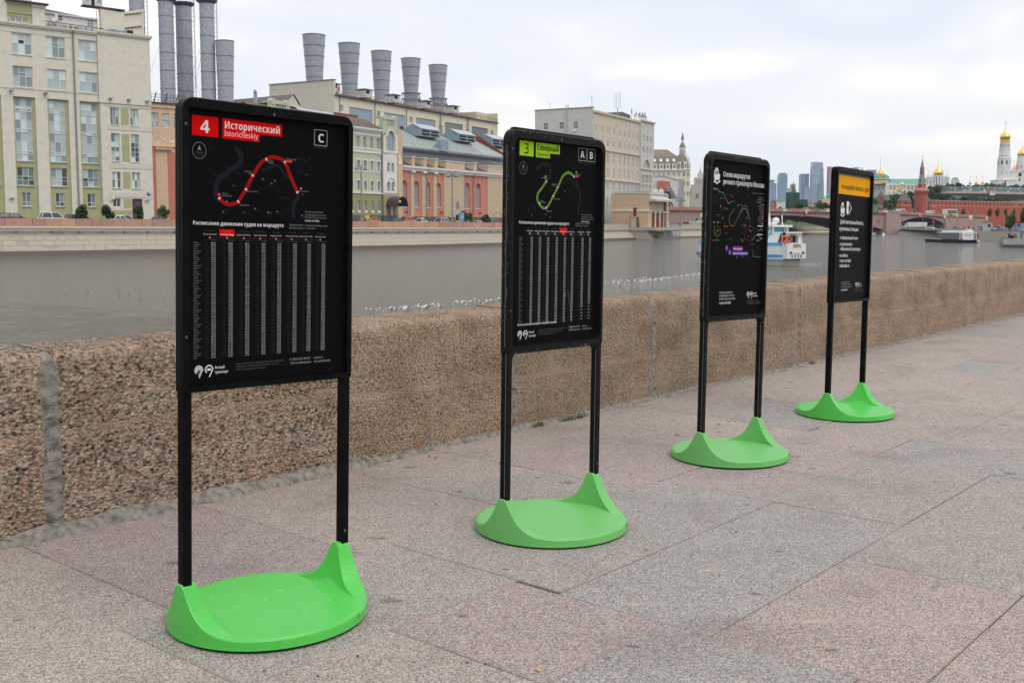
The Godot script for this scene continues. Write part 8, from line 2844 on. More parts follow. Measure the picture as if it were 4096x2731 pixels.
func scheme_poster() -> Image:
	var im:=Image.create(PW,PH,false,Image.FORMAT_RGBA8)
	var dark:=Color(0.06,0.06,0.062)
	im.fill(dark)
	var T:=func(a: Array) -> Array: return pts_of(a,0.994,0.0,0.994,13.0)
	ship_sign(im,80,64,1.55)
	text(im,"Схема маршрутов",236,92,480,46,INK,true)
	text(im,"речного транспорта Москвы",238,158,745,46,INK,true)
	var R:=func(a: Array,w:float,c: Color) -> void: stroke(im,smooth_line(T.call(a)),w,c)
	R.call([239,280,215,330,200,400,205,470,180,500,140,470],26,Color(0.09,0.1,0.125))
	R.call([474,374,462,420,440,440],22,Color(0.10,0.10,0.14))
	R.call([760,600,830,580,900,610,930,700,950,780,930,840,860,790,800,800],26,Color(0.10,0.105,0.125))
	R.call([135,234,183,267,239,270,279,308,339,361,380,350],6,Color(0.35,0.55,0.58))
	R.call([339,361,405,345,452,335],4,Color(0.5,0.5,0.55))
	R.call([447,409,384,464,362,513,390,557,448,567],6,Color(0.42,0.5,0.25))
	R.call([448,567,520,482,593,392,641,372,682,391,716,451],6,Color(0.5,0.46,0.3))
	R.call([570,440,600,410,650,400,690,440,720,500],5,Color(0.5,0.58,0.66))
	R.call([716,451,744,501,725,582,666,602,662,683,793,692],7,Color(0.42,0.18,0.14))
	R.call([793,692,840,650,872,644,920,650,953,686],6,Color(0.55,0.5,0.25))
	R.call([760,700,800,640,850,620],4,Color(0.25,0.22,0.4))
	R.call([810,786,815,830,834,843,965,851],6,Color(0.25,0.5,0.45))
	R.call([112,560,125,640,168,620,213,601,205,650,130,655,112,600],4,Color(0.5,0.5,0.35))
	R.call([172,740,170,790,160,830],4,Color(0.4,0.2,0.16))
	R.call([780,390,800,370,830,400,850,350],5,Color(0.1,0.11,0.13))
	ring(im,116,345,26,30,2,Color(0.4,0.4,0.42))
	rect(im,90,248,100,262,INK); rect(im,112,248,128,262,Color(0.4,0.65,0.6)); text(im,"Северный",138,250,50,10,DIM)
	var r:=RandomNumberGenerator.new()
	r.seed=77
	for i in 90:
		var x:=r.randf_range(120,960); var y:=r.randf_range(260,880)
		if x > 700 and y < 560:
			continue
		if i % 3 == 0:
			ring(im,x,y,2,2,4,Color(0.7,0.7,0.72))
		rect(im,x+8,y,x+r.randf_range(20,55),y+3,Color(0.3,0.3,0.31))
		if i % 9 == 0:
			rect(im,x,y+6,x+12,y+14,[Color(0.75,0.2,0.15),Color(0.3,0.65,0.6),Color(0.8,0.55,0.15),Color(0.6,0.25,0.55)][r.randi() % 4])
	rect(im,268,575,345,585,Color(0.65,0.12,0.1))
	text(im,"Маршруты речного электротранспорта",752,254,232,11,Color(0.6,0.6,0.61))
	var cols:=[Color(0.3,0.25,0.55),Color(0.3,0.25,0.55),Color(0,0,0,0),Color(0.6,0.7,0.2),Color(0.8,0.1,0.1),Color(0.7,0.3,0.6),Color(0.3,0.6,0.8),Color(0.85,0.3,0.15),Color(0.3,0.7,0.65),Color(0.9,0.5,0.2),Color(0.75,0.12,0.12),Color(0.4,0.75,0.75),Color(0.7,0.65,0.25)]
	for i in cols.size():
		var y:=290.0+i*22.0
		if cols[i].a > 0:
			rect(im,965,y,982,y+17,cols[i])
		rect(im,955-[70,90,110,52,72,60,44,34,60,76,66,40,58][i],y+5,952,y+11,Color(0.5,0.5,0.51))
	rect(im,880,560,975,568,INK); rect(im,890,598,940,606,DIM); rect(im,962,594,980,610,Color(0.15,0.6,0.3))
	rect(im,880,640,975,648,INK); rect(im,930,672,978,686,Color(0.35,0.45,0.62)); rect(im,868,694,920,708,Color(0.35,0.45,0.62))
	for q in [[92,540,Color(0.8,0.4,0.1)],[160,538,Color(0.35,0.65,0.6)],[84,700,Color(0.7,0.12,0.1)],[150,698,Color(0.15,0.6,0.3)]]:
		rect(im,q[0],q[1],q[0]+15,q[1]+18,q[2]); rect(im,q[0]+20,q[1]+6,q[0]+58,q[1]+10,DIM)
	var violet:=Color(0.33,0.16,0.52)
	fill(im,T.call([305,752,352,730,368,784,320,802]),violet); text(im,"1",322,762,18,30,INK,true)
	fill(im,T.call([360,784,404,768,420,818,374,834]),violet); text(im,"2",380,800,20,28,INK,true)
	rect(im,438,756,622,800,Color(0.45,0.17,0.5)); rect(im,438,800,716,842,Color(0.3,0.19,0.55))
	text(im,"Новые маршруты",446,770,164,18,INK,true); text(im,"речного электротранспорта",446,812,262,18,INK,true)
	text(im,"Расписание движения",228,1166,225,20,INK); text(im,"и информацию о покупке",228,1194,262,20,INK); text(im,"билетов смотрите на сайте:",228,1224,285,20,INK)
	text(im,"t.mos.ru/reka",233,1258,200,24,INK,true)
	transport_logos(im,720,1180,1.02)
	text(im,"+7 495 539-54-54",722,1262,130,11,Color(0.6,0.6,0.6)); text(im,"3210 с мобильного",726,1282,140,11,Color(0.6,0.6,0.6)); text(im,"t.mos.ru",884,1262,58,11,Color(0.6,0.6,0.6)); text(im,"vk.com/dtroad",884,1282,106,11,Color(0.6,0.6,0.6))
	return im

func notice_poster() -> Image:
	var im:=Image.create(PW,PH,false,Image.FORMAT_RGBA8)
	im.fill(Color(0.105,0.105,0.11))
	rect(im,0,0,1000,26,Color(0.45,0.44,0.42))
	rect(im,0,26,1000,232,Color(0.97,0.69,0.0))
	text(im,"Не покупайте билеты с рук!",158,124,815,52,Color(0.05,0.05,0.04),true)
	ship_sign(im,158,318,1.75)
	fill(im,pts_of([0,0,62,0,62,122,30,150,0,122],1.0,322,1.0,306),INK)
	stroke(im,[Vector2(392,318),Vector2(462,380),Vector2(392,448)],12,INK)
	stroke(im,[Vector2(326,372),Vector2(380,372)],3,Color(0.2,0.2,0.2))
	text(im,"Действительны билеты,",158,512,690,44,INK,true); text(im,"купленные только:",138,588,560,44,INK,true)
	text(im,"- в официальной кассе",150,690,535,37,INK,true); text(im,"- в приложении",148,760,375,37,INK,true); text(im,"«Московский транспорт»",184,814,600,37,INK,true)
	text(im,"- на сайтах",148,886,255,37,INK,true); text(im,"t.mos.ru/reka",178,944,320,37,INK,true); text(im,"sudasuda.ru",180,1000,285,37,INK,true)
	text(im,"Расписание движения",250,1192,235,18,Color(0.7,0.7,0.7)); text(im,"и информацию о покупке",250,1218,270,18,Color(0.7,0.7,0.7)); text(im,"билетов смотрите на сайте:",250,1246,295,18,Color(0.7,0.7,0.7)); text(im,"t.mos.ru/reka",250,1276,180,22,INK,true)
	transport_logos(im,664,1212,1.0)
	text(im,"+7 495 539-54-54",664,1282,120,11,Color(0.5,0.5,0.5)); text(im,"t.mos.ru",820,1282,58,11,Color(0.5,0.5,0.5)); text(im,"3210 с мобильного",666,1302,130,11,Color(0.5,0.5,0.5)); text(im,"vk.com/dtroad",820,1302,100,11,Color(0.5,0.5,0.5))
	return im

func rounded(hw:float,y0:float,y1:float,rt:float,rb:float,n:=6) -> PackedVector2Array:  # counterclockwise from the lower left
	var o:=PackedVector2Array()
	for c in [[-hw+rb,y0+rb,rb,PI],[hw-rb,y0+rb,rb,PI*1.5],[hw-rt,y1-rt,rt,0.0],[-hw+rt,y1-rt,rt,PI*0.5]]:
		for i in n+1:
			var a:float=c[3]+PI*0.5*i/n
			o.append(Vector2(c[0]+cos(a)*c[2],c[1]+sin(a)*c[2]))
	return o

func base_shape(planar: bool) -> MB:
	var mb:=MB.new()
	var R:=0.41
	mb.lathe([Vector2(0.0,0.05),Vector2(0.3,0.0505),Vector2(0.392,0.053),Vector2(0.403,0.0515),Vector2(0.4085,0.046),Vector2(R,0.038),Vector2(0.4125,0.011),Vector2(0.404,0.009),Vector2(0.3,0.009)],96)
	# two horns rising from the rim to take the posts
	for side in [0.0,PI]:
		var N:=60
		var PHI:=deg_to_rad(62.0); var F:=0.0585
		var H:=func(p:float) -> float:
			var k:=clampf((PHI-absf(p))/(PHI-F),0,1)
			return 0.0485+0.1815*pow(k,5.2) if absf(p) > F else 0.23
		var P:=func(p:float,r:float,y:float) -> Vector3: return Vector3(cos(p+side)*r,y,-sin(p+side)*r)
		var rin:=func(p:float,y:float) -> float:
			var t:=clampf((y-0.05)/0.18,0,1)
			var r0:=0.325 if planar else 0.345
			if planar:
				r0=minf(0.30/maxf(cos(p),0.2),0.385)
			return lerpf(r0,0.35,pow(t,0.45))
		for i in N:
			var a:=lerpf(-PHI,PHI,i/float(N)); var b:=lerpf(-PHI,PHI,(i+1)/float(N))
			var ha:float=H.call(a); var hb:float=H.call(b)
			var na:=Vector3(cos(a+side),0,-sin(a+side)); var nb:=Vector3(cos(b+side),0,-sin(b+side))
			var ro:=0.4118
			mb.smooth_quad(P.call(a,ro,0.02),P.call(b,ro,0.02),P.call(b,ro,hb-0.004),P.call(a,ro,ha-0.004),na,nb,nb,na)
			mb.quad(P.call(a,ro,ha-0.004),P.call(b,ro,hb-0.004),P.call(b,ro-0.005,hb),P.call(a,ro-0.005,ha))
			mb.quad(P.call(a,ro-0.005,ha),P.call(b,ro-0.005,hb),P.call(b,rin.call(b,hb),hb),P.call(a,rin.call(a,ha),ha))
			var K:=6
			for j in K:
				var ya0:=lerpf(0.047,ha,j/float(K)); var ya1:=lerpf(0.047,ha,(j+1)/float(K))
				var yb0:=lerpf(0.047,hb,j/float(K)); var yb1:=lerpf(0.047,hb,(j+1)/float(K))
				mb.quad(P.call(b,rin.call(b,yb0),yb0),P.call(a,rin.call(a,ya0),ya0),P.call(a,rin.call(a,ya1),ya1),P.call(b,rin.call(b,yb1),yb1))
	return mb

func make_stands() -> void:
	var S:=[
		["black timetable stand with red route 4 panel on bright green base, nearest the camera",-1.84,1.655,2.5,1.55,"fresh",line_poster(4)],
		["scuffed black timetable stand with lime route 3 panel on a worn green base",0.0,1.745,0.0,1.1,"worn",line_poster(3)],
		["scuffed black stand with a route map in several colours, third from the camera",2.26,1.6,1.5,1.35,"worn",scheme_poster()],
		["black notice stand with a yellow header panel, farthest of the four",4.48,1.515,-1.5,1.4,"fresh",notice_poster()]]
	for s in S:
		var fresh: bool=s[5] == "fresh"
		var o:=thing("information_stand",s[0],"sign stand",bank(s[1],s[2])*Vector3(0.958,0,0.958)+Vector3(0,0.002,0),BANK+s[3],"timetable stands along the parapet")
		var blk: Material=M.stand_black if fresh else M.stand_black_worn
		part("base",base_shape(fresh),M.green_fresh if fresh else M.green_worn,o).scale=Vector3(0.975,1,0.975)
		var ft:=MB.new()
		ft.lathe([Vector2(0.39,-0.001),Vector2(0.39,0.012)],64)
		part("rubber_foot",ft,M.black_hole,o)
		var lean:=-deg_to_rad(s[4])
		var tilt:=func(n: Node3D) -> Node3D:
			n.rotation.z=lean
			n.scale=Vector3.ONE*0.958
			n.position.y=0.067
			return n
		for x in [-0.395,0.395]:
			var p:=MB.new()
			var w:=0.02; var d:=0.0225; var c:=0.004
			var o8:=PackedVector2Array([Vector2(x-w+c,d),Vector2(x-w,d-c),Vector2(x-w,-d+c),Vector2(x-w+c,-d),Vector2(x+w-c,-d),Vector2(x+w,-d+c),Vector2(x+w,d-c),Vector2(x+w-c,d)])
			p.slab(o8,0.12,0.95)
			tilt.call(part("post",p,blk,o))
			if not fresh:
				# a pale seam runs up the post,a fillet meets the frame
				var sm:=MB.new()
				sm.box(x-0.0215,0.175,0.012,x-0.0195,0.93,0.0135)
				tilt.call(part("seam",sm,M.scuff,o))
				var fl:=MB.new()
				var sgn:=-signf(x)
				var pl:=PackedVector2Array([Vector2(0,0.935)])
				for i in 7:
					var a:=PI*0.5*i/6
					pl.append(Vector2(sgn*(0.06-0.06*sin(a)),0.935-0.06+0.06*cos(a)))
				var moved:=PackedVector2Array()
				for q in pl:
					moved.append(q+Vector2(x+sgn*0.018,0))
				fl.prism(moved,-0.02,0.02)
				tilt.call(part("fillet",fl,blk,o))
		# frame: an outline pulled to depth with bevelled edges round a sunk panel
		var hw:=0.4175; var T:=0.031
		var y0:=0.928 if fresh else 0.922; var y1:=2.085
		var out:=rounded(hw,y0,y1,0.05 if fresh else 0.062,0.012)
		var bev:=0.004 if fresh else 0.009
		var lip:=rounded(hw-bev,y0+bev,y1-bev,0.046 if fresh else 0.054,0.009)
		var bw:=0.026 if fresh else 0.03
		var inn:=rounded(hw-bw,y0+bw-(0.002 if fresh else -0.006),y1-bw-0.014,0.006 if fresh else 0.045,0.006 if fresh else 0.035)
		var well:=rounded(hw-bw-0.004,y0+bw+(0.0 if fresh else 0.012),y1-bw-0.018,0.005 if fresh else 0.042,0.005 if fresh else 0.032)
		var f:=MB.new()
		var n:=out.size()
		var v:=func(q: Vector2,z:float) -> Vector3: return Vector3(q.x,q.y,z)
		for i in n:
			var j:=(i+1) % n
			for g in [1.0,-1.0]:
				var ring4:=[[out,T-bev,lip,T],[lip,T,inn,T],[inn,T,inn,T-0.004],[inn,T-0.004,well,0.004]]
				for q in ring4:
					if g > 0:
						f.quad(v.call(q[0][i],q[1]),v.call(q[0][j],q[1]),v.call(q[2][j],q[3]),v.call(q[2][i],q[3]))
					else:
						f.quad(v.call(q[0][j],-q[1]),v.call(q[0][i],-q[1]),v.call(q[2][i],-q[3]),v.call(q[2][j],-q[3]))
			f.quad(v.call(out[i],-T+bev),v.call(out[j],-T+bev),v.call(out[j],T-bev),v.call(out[i],T-bev))
		var fp: Node3D=tilt.call(part("frame",f,blk,o))
		# the two shells of the frame meet in a seam along the sides
		var se:=MB.new()
		for x in [-hw-0.0008,hw+0.0008]:
			se.box(x-0.0006,0.96,0.004,x+0.0006,2.0,0.0055)
		part("seam",se,M.scuff if not fresh else M.black_hole,fp)
		var pn:=MB.new()
		pn.box(-hw+bw+0.002,y0+bw,-0.004,hw-bw-0.002,y1-bw-0.012,0.002)
		tilt.call(part("back_panel",pn,M.black_hole,o))
		var pm:=StandardMaterial3D.new()
		pm.resource_name="poster_print"
		pm.albedo_texture=ImageTexture.create_from_image(s[6])
		pm.albedo_color=Color(0.93,0.93,0.93)
		pm.roughness=0.45
		pm.metallic_specular=0.12
		var pq:=MB.new()
		pq.use_uv=true
		var a:=-0.39; var b:=0.39; var c0:=0.955; var c1:=2.04
		pq.quad_uv(Vector3(a,c0,0.0048),Vector3(b,c0,0.0048),Vector3(b,c1,0.0048),Vector3(a,c1,0.0048),Vector2(0,1),Vector2(1,1),Vector2(1,0),Vector2(0,0))
		tilt.call(part("poster",pq,pm,o))
		if not fresh:  # the panel's carrier sheet sticks out above the frame
			var sh:=MB.new()
			sh.prism(rounded(hw-0.05,1.95,y1+0.014,0.03,0.01),-0.026,-0.014)
			tilt.call(part("carrier_sheet",sh,blk,o))
			var scr:=MB.new()
			for i in 70:
				var y:=rng.randf_range(0.96,2.05); var x:=-hw-0.0006
				var l:=rng.randf_range(0.002,0.012) if i % 5 else rng.randf_range(0.02,0.05)
				var z:=rng.randf_range(-0.02,0.022)
				scr.quad(Vector3(x,y,z-0.0008),Vector3(x,y,z+0.0008),Vector3(x,y+l,z+0.0008+rng.randf_range(-0.003,0.003)),Vector3(x,y+l,z-0.0004))
			for i in 40:
				var x:=rng.randf_range(-hw+0.03,hw-0.03)
				var low:=i % 2 == 0
				var y:=(y0+rng.randf_range(0.004,0.02)) if low else (y1-rng.randf_range(0.006,0.024))
				var l:=rng.randf_range(0.004,0.022)
				scr.quad(Vector3(x,y,T+0.0006),Vector3(x+l,y,T+0.0006),Vector3(x+l,y+0.0012,T+0.0006),Vector3(x,y+0.001,T+0.0006))
			var sp: Node3D=tilt.call(part("scuff_mark",scr,M.scuff,o))
			sp.set_meta("kind","stuff")
		# fixing screws
		for q in [[0.0,y1-0.03],[-hw+0.013,1.98],[-hw+0.013,1.15]]+([] if fresh else [[hw-0.013,1.45],[hw-0.013,1.9]]):
			var sc:=MB.new()
			sc.tube(Vector3(q[0],q[1],T-0.003),Vector3(q[0],q[1],T+0.0012),0.0065,0.0055,12)
			tilt.call(part("screw",sc,M.steel_dark,o))
		var sc2:=MB.new()
		sc2.tube(Vector3(0.392,0.232,0.02),Vector3(0.392,0.232,0.0245),0.007,0.006,12)
		tilt.call(part("screw",sc2,M.steel_dark,o))

# ------------------------------------------------------------------ traffic

func car(label: String,at:Vector3,heading:float,paint: Color,kind:="sedan",flip:=false,group:="cars parked along the far embankment") -> Node3D:
	# kinds differ in length,roof height and the shape of the cabin; local x is forward
	var d: Array={"sedan": [4.6,1.46,0.30,0.74,0.42,0.66],"hatch": [4.1,1.5,0.06,0.76,0.14,0.58],"suv": [4.8,1.74,0.05,0.74,0.13,0.58],"wagon": [4.8,1.5,0.05,0.74,0.14,0.6],"van": [5.6,2.6,0.01,0.9,0.03,0.74]}[kind]
	var key:=kind
	var o:=thing("parked_car" if kind != "van" else "parked_van",label,"car" if kind != "van" else "van",at,heading+(180.0 if flip else 0.0),group)
	var L:float=d[0]; var H:float=d[1]
	var p:=mat("paint_"+str(taken.get("parked_car",0)),paint,0.3,0.5)
	p.clearcoat_enabled=true
	var W:=0.9
	var X:=func(f:float) -> float: return (f-0.5)*L
	var b:=MB.new()
	var belt:=0.92 if kind != "van" else 1.25
	# lower body as a run of cross sections
	var st:=[[0.0,0.45,belt-0.18,0.74],[0.03,0.3,belt-0.04,0.84],[0.2,0.26,belt,W],[0.7,0.26,belt-0.02,W],[0.93,0.28,belt-0.2,0.84],[1.0,0.42,belt-0.36,0.68]]
	for i in st.size()-1:
		var s: Array=st[i]; var t: Array=st[i+1]
		var x0:float=X.call(s[0]); var x1:float=X.call(t[0])
		b.hexa([Vector3(x0,s[1],s[3]),Vector3(x1,t[1],t[3]),Vector3(x1,t[1],-t[3]),Vector3(x0,s[1],-s[3]),Vector3(x0,s[2],s[3]*0.97),Vector3(x1,t[2],t[3]*0.97),Vector3(x1,t[2],-t[3]*0.97),Vector3(x0,s[2],-s[3]*0.97)])
	# roof and pillars
	var r0:float=X.call(d[4]); var r1:float=X.call(d[5])
	var g0:float=X.call(d[2]); var g1:float=X.call(d[3])
	var rw:=0.62 if kind != "van" else 0.78
	b.hexa([Vector3(r0,H-0.07,rw),Vector3(r1,H-0.07,rw),Vector3(r1,H-0.07,-rw),Vector3(r0,H-0.07,-rw),Vector3(r0+0.12,H,rw-0.08),Vector3(r1-0.12,H-0.01,rw-0.08),Vector3(r1-0.12,H-0.01,-rw+0.08),Vector3(r0+0.12,H,-rw+0.08)])
	for z in [-1.0,1.0]:
		for q in [[g0,r0],[g1,r1],[lerpf(g0,g1,0.5),lerpf(r0,r1,0.5)]]:
			b.beam(Vector3(q[0],belt-0.02,z*W*0.95),Vector3(q[1],H-0.05,z*rw),0.07,0.1)
		if kind == "van":
			b.quad(Vector3(g0,belt,z*W*0.96),Vector3(lerpf(g0,g1,0.62),belt,z*W*0.96),Vector3(lerpf(r0,r1,0.7),H-0.06,z*rw*1.01),Vector3(r0,H-0.06,z*rw*1.01))
	part("body",b,p,o)
	var g:=MB.new()
	var k:=0.94
	g.hexa([Vector3(g0+0.02,belt-0.03,W*k),Vector3(g1,belt-0.03,W*k),Vector3(g1,belt-0.03,-W*k),Vector3(g0+0.02,belt-0.03,-W*k),Vector3(r0+0.03,H-0.06,rw*0.96),Vector3(r1,H-0.06,rw*0.96),Vector3(r1,H-0.06,-rw*0.96),Vector3(r0+0.03,H-0.06,-rw*0.96)])
	part("glass",g,M.glass_dark,o)
	for x in [X.call(0.19),X.call(0.81)]:
		for z in [-1.0,1.0]:
			var w:=MB.new()
			w.tube(Vector3(x,0.33,z*(W-0.2)),Vector3(x,0.33,z*(W+0.01)),0.33,0.33,14)
			var wp:=part("wheel",w,M.black_hole,o)
			var rm:=MB.new()
			rm.tube(Vector3(x,0.33,z*(W+0.0)),Vector3(x,0.33,z*(W+0.025)),0.21,0.2,12)
			part("rim",rm,M.roof_silver,wp)
	for z in [-0.62,0.62]:
		bx(o,"tail_light",M.signal_red,X.call(0.0)-0.01,belt-0.34,z-0.16,X.call(0.02),belt-0.16,z+0.16)
		bx(o,"headlight",M.frame_white,X.call(0.97),belt-0.46,z-0.16,X.call(1.0)+0.01,belt-0.34,z+0.16)
	var mi:=MB.new()
	for z in [-1.0,1.0]:
		mi.box(g1-0.25,belt,z*W-0.09*(1-z),g1-0.1,belt+0.13,z*W+0.09*(1+z))
	part("mirror",mi,p,o)
	return o

func make_traffic() -> void:
	var a:=func(head:float,at:Vector3,s:float,z:float,y:float) -> Vector3:
		var h:=deg_to_rad(head)
		return at+Vector3(sin(h),0,-cos(h))*s+Vector3(cos(h),0,sin(h))*z+Vector3(0,y,0)
	var A:=Vector3(-88,0,-164); var E:=Vector3(-46.8,0,-196.5)
	car("dark wagon with tinted windows at the left edge by the cream block",a.call(49.5,A,8.0,10,1.95),49.5,lin(0.02,0.02,0.022),"wagon")
	car("white seven seat off-roader parked before the cream block",a.call(49.5,A,14.1,10,1.85),49.5,lin(0.75,0.75,0.74),"suv")
	car("dark green estate half behind the white off-roader",a.call(49.5,A,18.6,8.0,1.85),49.5,lin(0.05,0.06,0.055),"wagon")
	car("white sedan behind the street trees",a.call(49.5,A,23.9,10,1.7),49.5,lin(0.72,0.72,0.72),"sedan")
	car("pale blue sedan nosing out behind the white sedan",a.call(49.5,A,26.0,7.5,1.75),49.5,lin(0.55,0.6,0.66),"hatch")
	car("black car behind the rightmost tree of the cream block",a.call(49.5,A,30.5,10,1.6),49.5,lin(0.03,0.03,0.03),"sedan")
	var taxi:=car("yellow taxi with an advertising box on its roof by the green building",a.call(29,E,22.6,8,1.5),29,lin(0.8,0.5,0.03),"sedan",true)
	bx(taxi,"roof_box",M.board_yellow,-0.5,1.5,-0.3,0.35,2.05,0.3)
	car("small orange car beside the yellow taxi",a.call(29,E,27.0,6.0,1.75),29,lin(0.7,0.12,0.04),"hatch",true)
	car("dark grey hatchback in front of the arched entrance",a.call(29,E,32.8,8,1.5),29,lin(0.05,0.055,0.06),"hatch")
	car("white and orange car with roof rails by the entrance canopy",a.call(29,E,36.0,8,1.7),29,lin(0.72,0.2,0.08),"suv",true)
	car("light blue car among the traffic before the first red bays",a.call(29,E,39.6,6,1.75),29,lin(0.25,0.45,0.62),"hatch")
	var tx2:=car("pale sedan with a yellow roof sign in the row of traffic",a.call(29,E,42.0,8,1.55),29,lin(0.68,0.7,0.72),"sedan",true)
	bx(tx2,"roof_sign",M.board_yellow,-0.3,1.46,-0.35,0.4,1.68,0.35)
	car("white off-roader behind the striped barrier by the street lamp",a.call(29,E,49.6,8,1.5),29,lin(0.72,0.72,0.7),"suv",true)
	car("dark sedan hidden behind the round street tree",a.call(29,E,60.2,8,1.4),29,lin(0.04,0.04,0.045),"sedan")
	car("white sedan in front of the cream van",a.call(29,E,64.6,8.5,1.2),29,lin(0.74,0.74,0.74),"sedan")
	car("cream delivery van parked between the street trees",a.call(29,E,63.8,5.5,1.5),29,lin(0.72,0.66,0.42),"van")
	car("dark grey off-roader near the second stand's edge",a.call(29,E,72.5,8,1.35),29,lin(0.05,0.05,0.055),"suv")
	car("red car nearly hidden by the second stand",a.call(29,E,76.4,6.5,1.4),29,lin(0.5,0.06,0.04),"suv")
	# cars before the white depot and on the bridge
	for q in [["grey car on the road beyond the pump house",60.5,-385,0.9,0.4],["red car waiting beyond the pump house",63.6,-388,0.9,0.5],["silver car near the green traffic lights",70.0,-392,0.9,0.6]]:
		car(q[0],Vector3(q[1],q[3],q[2]),60,[lin(0.3,0.3,0.31),lin(0.5,0.03,0.03),lin(0.55,0.56,0.58)][int((q[4]-0.4)*10.0+0.5)],"sedan",false,"cars beyond the pump house")
	var bus:=func(label: String,at:Vector3,head:float,L:float,H:float,stripe: bool) -> void:
		var o:=thing("bus",label,"bus",at,head,"buses on the stone bridge")
		var b:=MB.new()
		b.box(-L*0.5,0.35,-1.2,L*0.5,1.15,1.2); b.box(-L*0.5+0.1,H-0.5,-1.15,L*0.5-0.1,H,1.15)
		b.box(-L*0.5,1.15,-1.2,-L*0.5+0.5,H-0.5,1.2); b.box(L*0.5-0.3,1.15,-1.2,L*0.5,H-0.5,1.2)
		part("body",b,M.frame_white,o)
		bx(o,"window_band",M.glass_dark,-L*0.5+0.3,1.1,-1.16,L*0.5-0.2,H-0.45,1.16)
		if stripe:
			bx(o,"red_stripe",M.signal_red,-L*0.35,0.75,1.2,0.0,1.1,1.22)
		for x in [-L*0.32,L*0.32]:
			var w:=MB.new()
			w.tube(Vector3(x,0.45,-1.22),Vector3(x,0.45,1.22),0.45,0.45,12)
			part("wheel",w,M.black_hole,o)
	bus.call("white minibus on the bridge below the green spired tower",Vector3(184,7.0,-507),48,5.0,2.3,false)
	bus.call("second white minibus on the bridge, left of the coach",Vector3(204.6,6.6,-524),48,4.6,2.1,false)
	bus.call("long white coach with a red stripe on the bridge",Vector3(220.0,6.2,-538),48,11.0,3.4,true)
	var cs:=[lin(0.7,0.7,0.7),lin(0.5,0.06,0.05),lin(0.6,0.6,0.62),lin(0.05,0.05,0.06),lin(0.7,0.7,0.68),lin(0.3,0.32,0.35)]
	for i in 12:
		var f:=i/11.0
		var x:=108.0+f*66.0
		car("%s car crossing the stone bridge, %s" % [["white","red","silver","black","white","grey"][i % 6],"left of the last stand" if x < 145 else "right of the last stand"],Vector3(x+2.5,7.1,-434.0-f*59.0-3.0),48,cs[i % 6],["sedan","hatch","suv"][i % 3],i % 2 == 0,"cars on the stone bridge")
	# right bank road under the bridge
	var rc:=[["white car on the quay road below the red wall",190,-486,0],["red car on the quay road under the arch",196,-470,1],["silver car on the quay road right of the white kiosk",200,-455,2],["grey car waiting by the blue board",196,-430,5],["red hatchback behind the quay parapet",186,-420,1],["white car near the kiosk on the quay road",179,-400,4]]
	for q in rc:
		car(q[0],Vector3(q[1],-0.3,q[2]),150,cs[q[3]],["sedan","hatch","suv"][q[3] % 3],false,"cars on the right bank quay road")
	var tk:=thing("flatbed_truck","white lorry with long box parked below the red wall","lorry",Vector3(190.5,-0.35,-505),100)
	bx(tk,"cargo_box",M.frame_white,-4,1.1,-1.2,5.0,3.4,1.2)
	bx(tk,"cab",M.frame_white,-6.2,0.7,-1.1,-4.2,2.8,1.1)
	bx(tk,"window",M.glass_dark,-6.25,1.7,-0.9,-5.0,2.6,1.15)
	for x in [-5.4,1.5,3.4]:
		pipe(tk,"wheel",M.black_hole,[Vector3(x,0.5,-1.2),Vector3(x,0.5,1.22)],0.5,12)
	var tv:=car("yellow taxi standing by the landing stage roof",Vector3(163,-0.3,-330),120,lin(0.8,0.5,0.03),"sedan",false,"")

# ------------------------------------------------------------------ boats

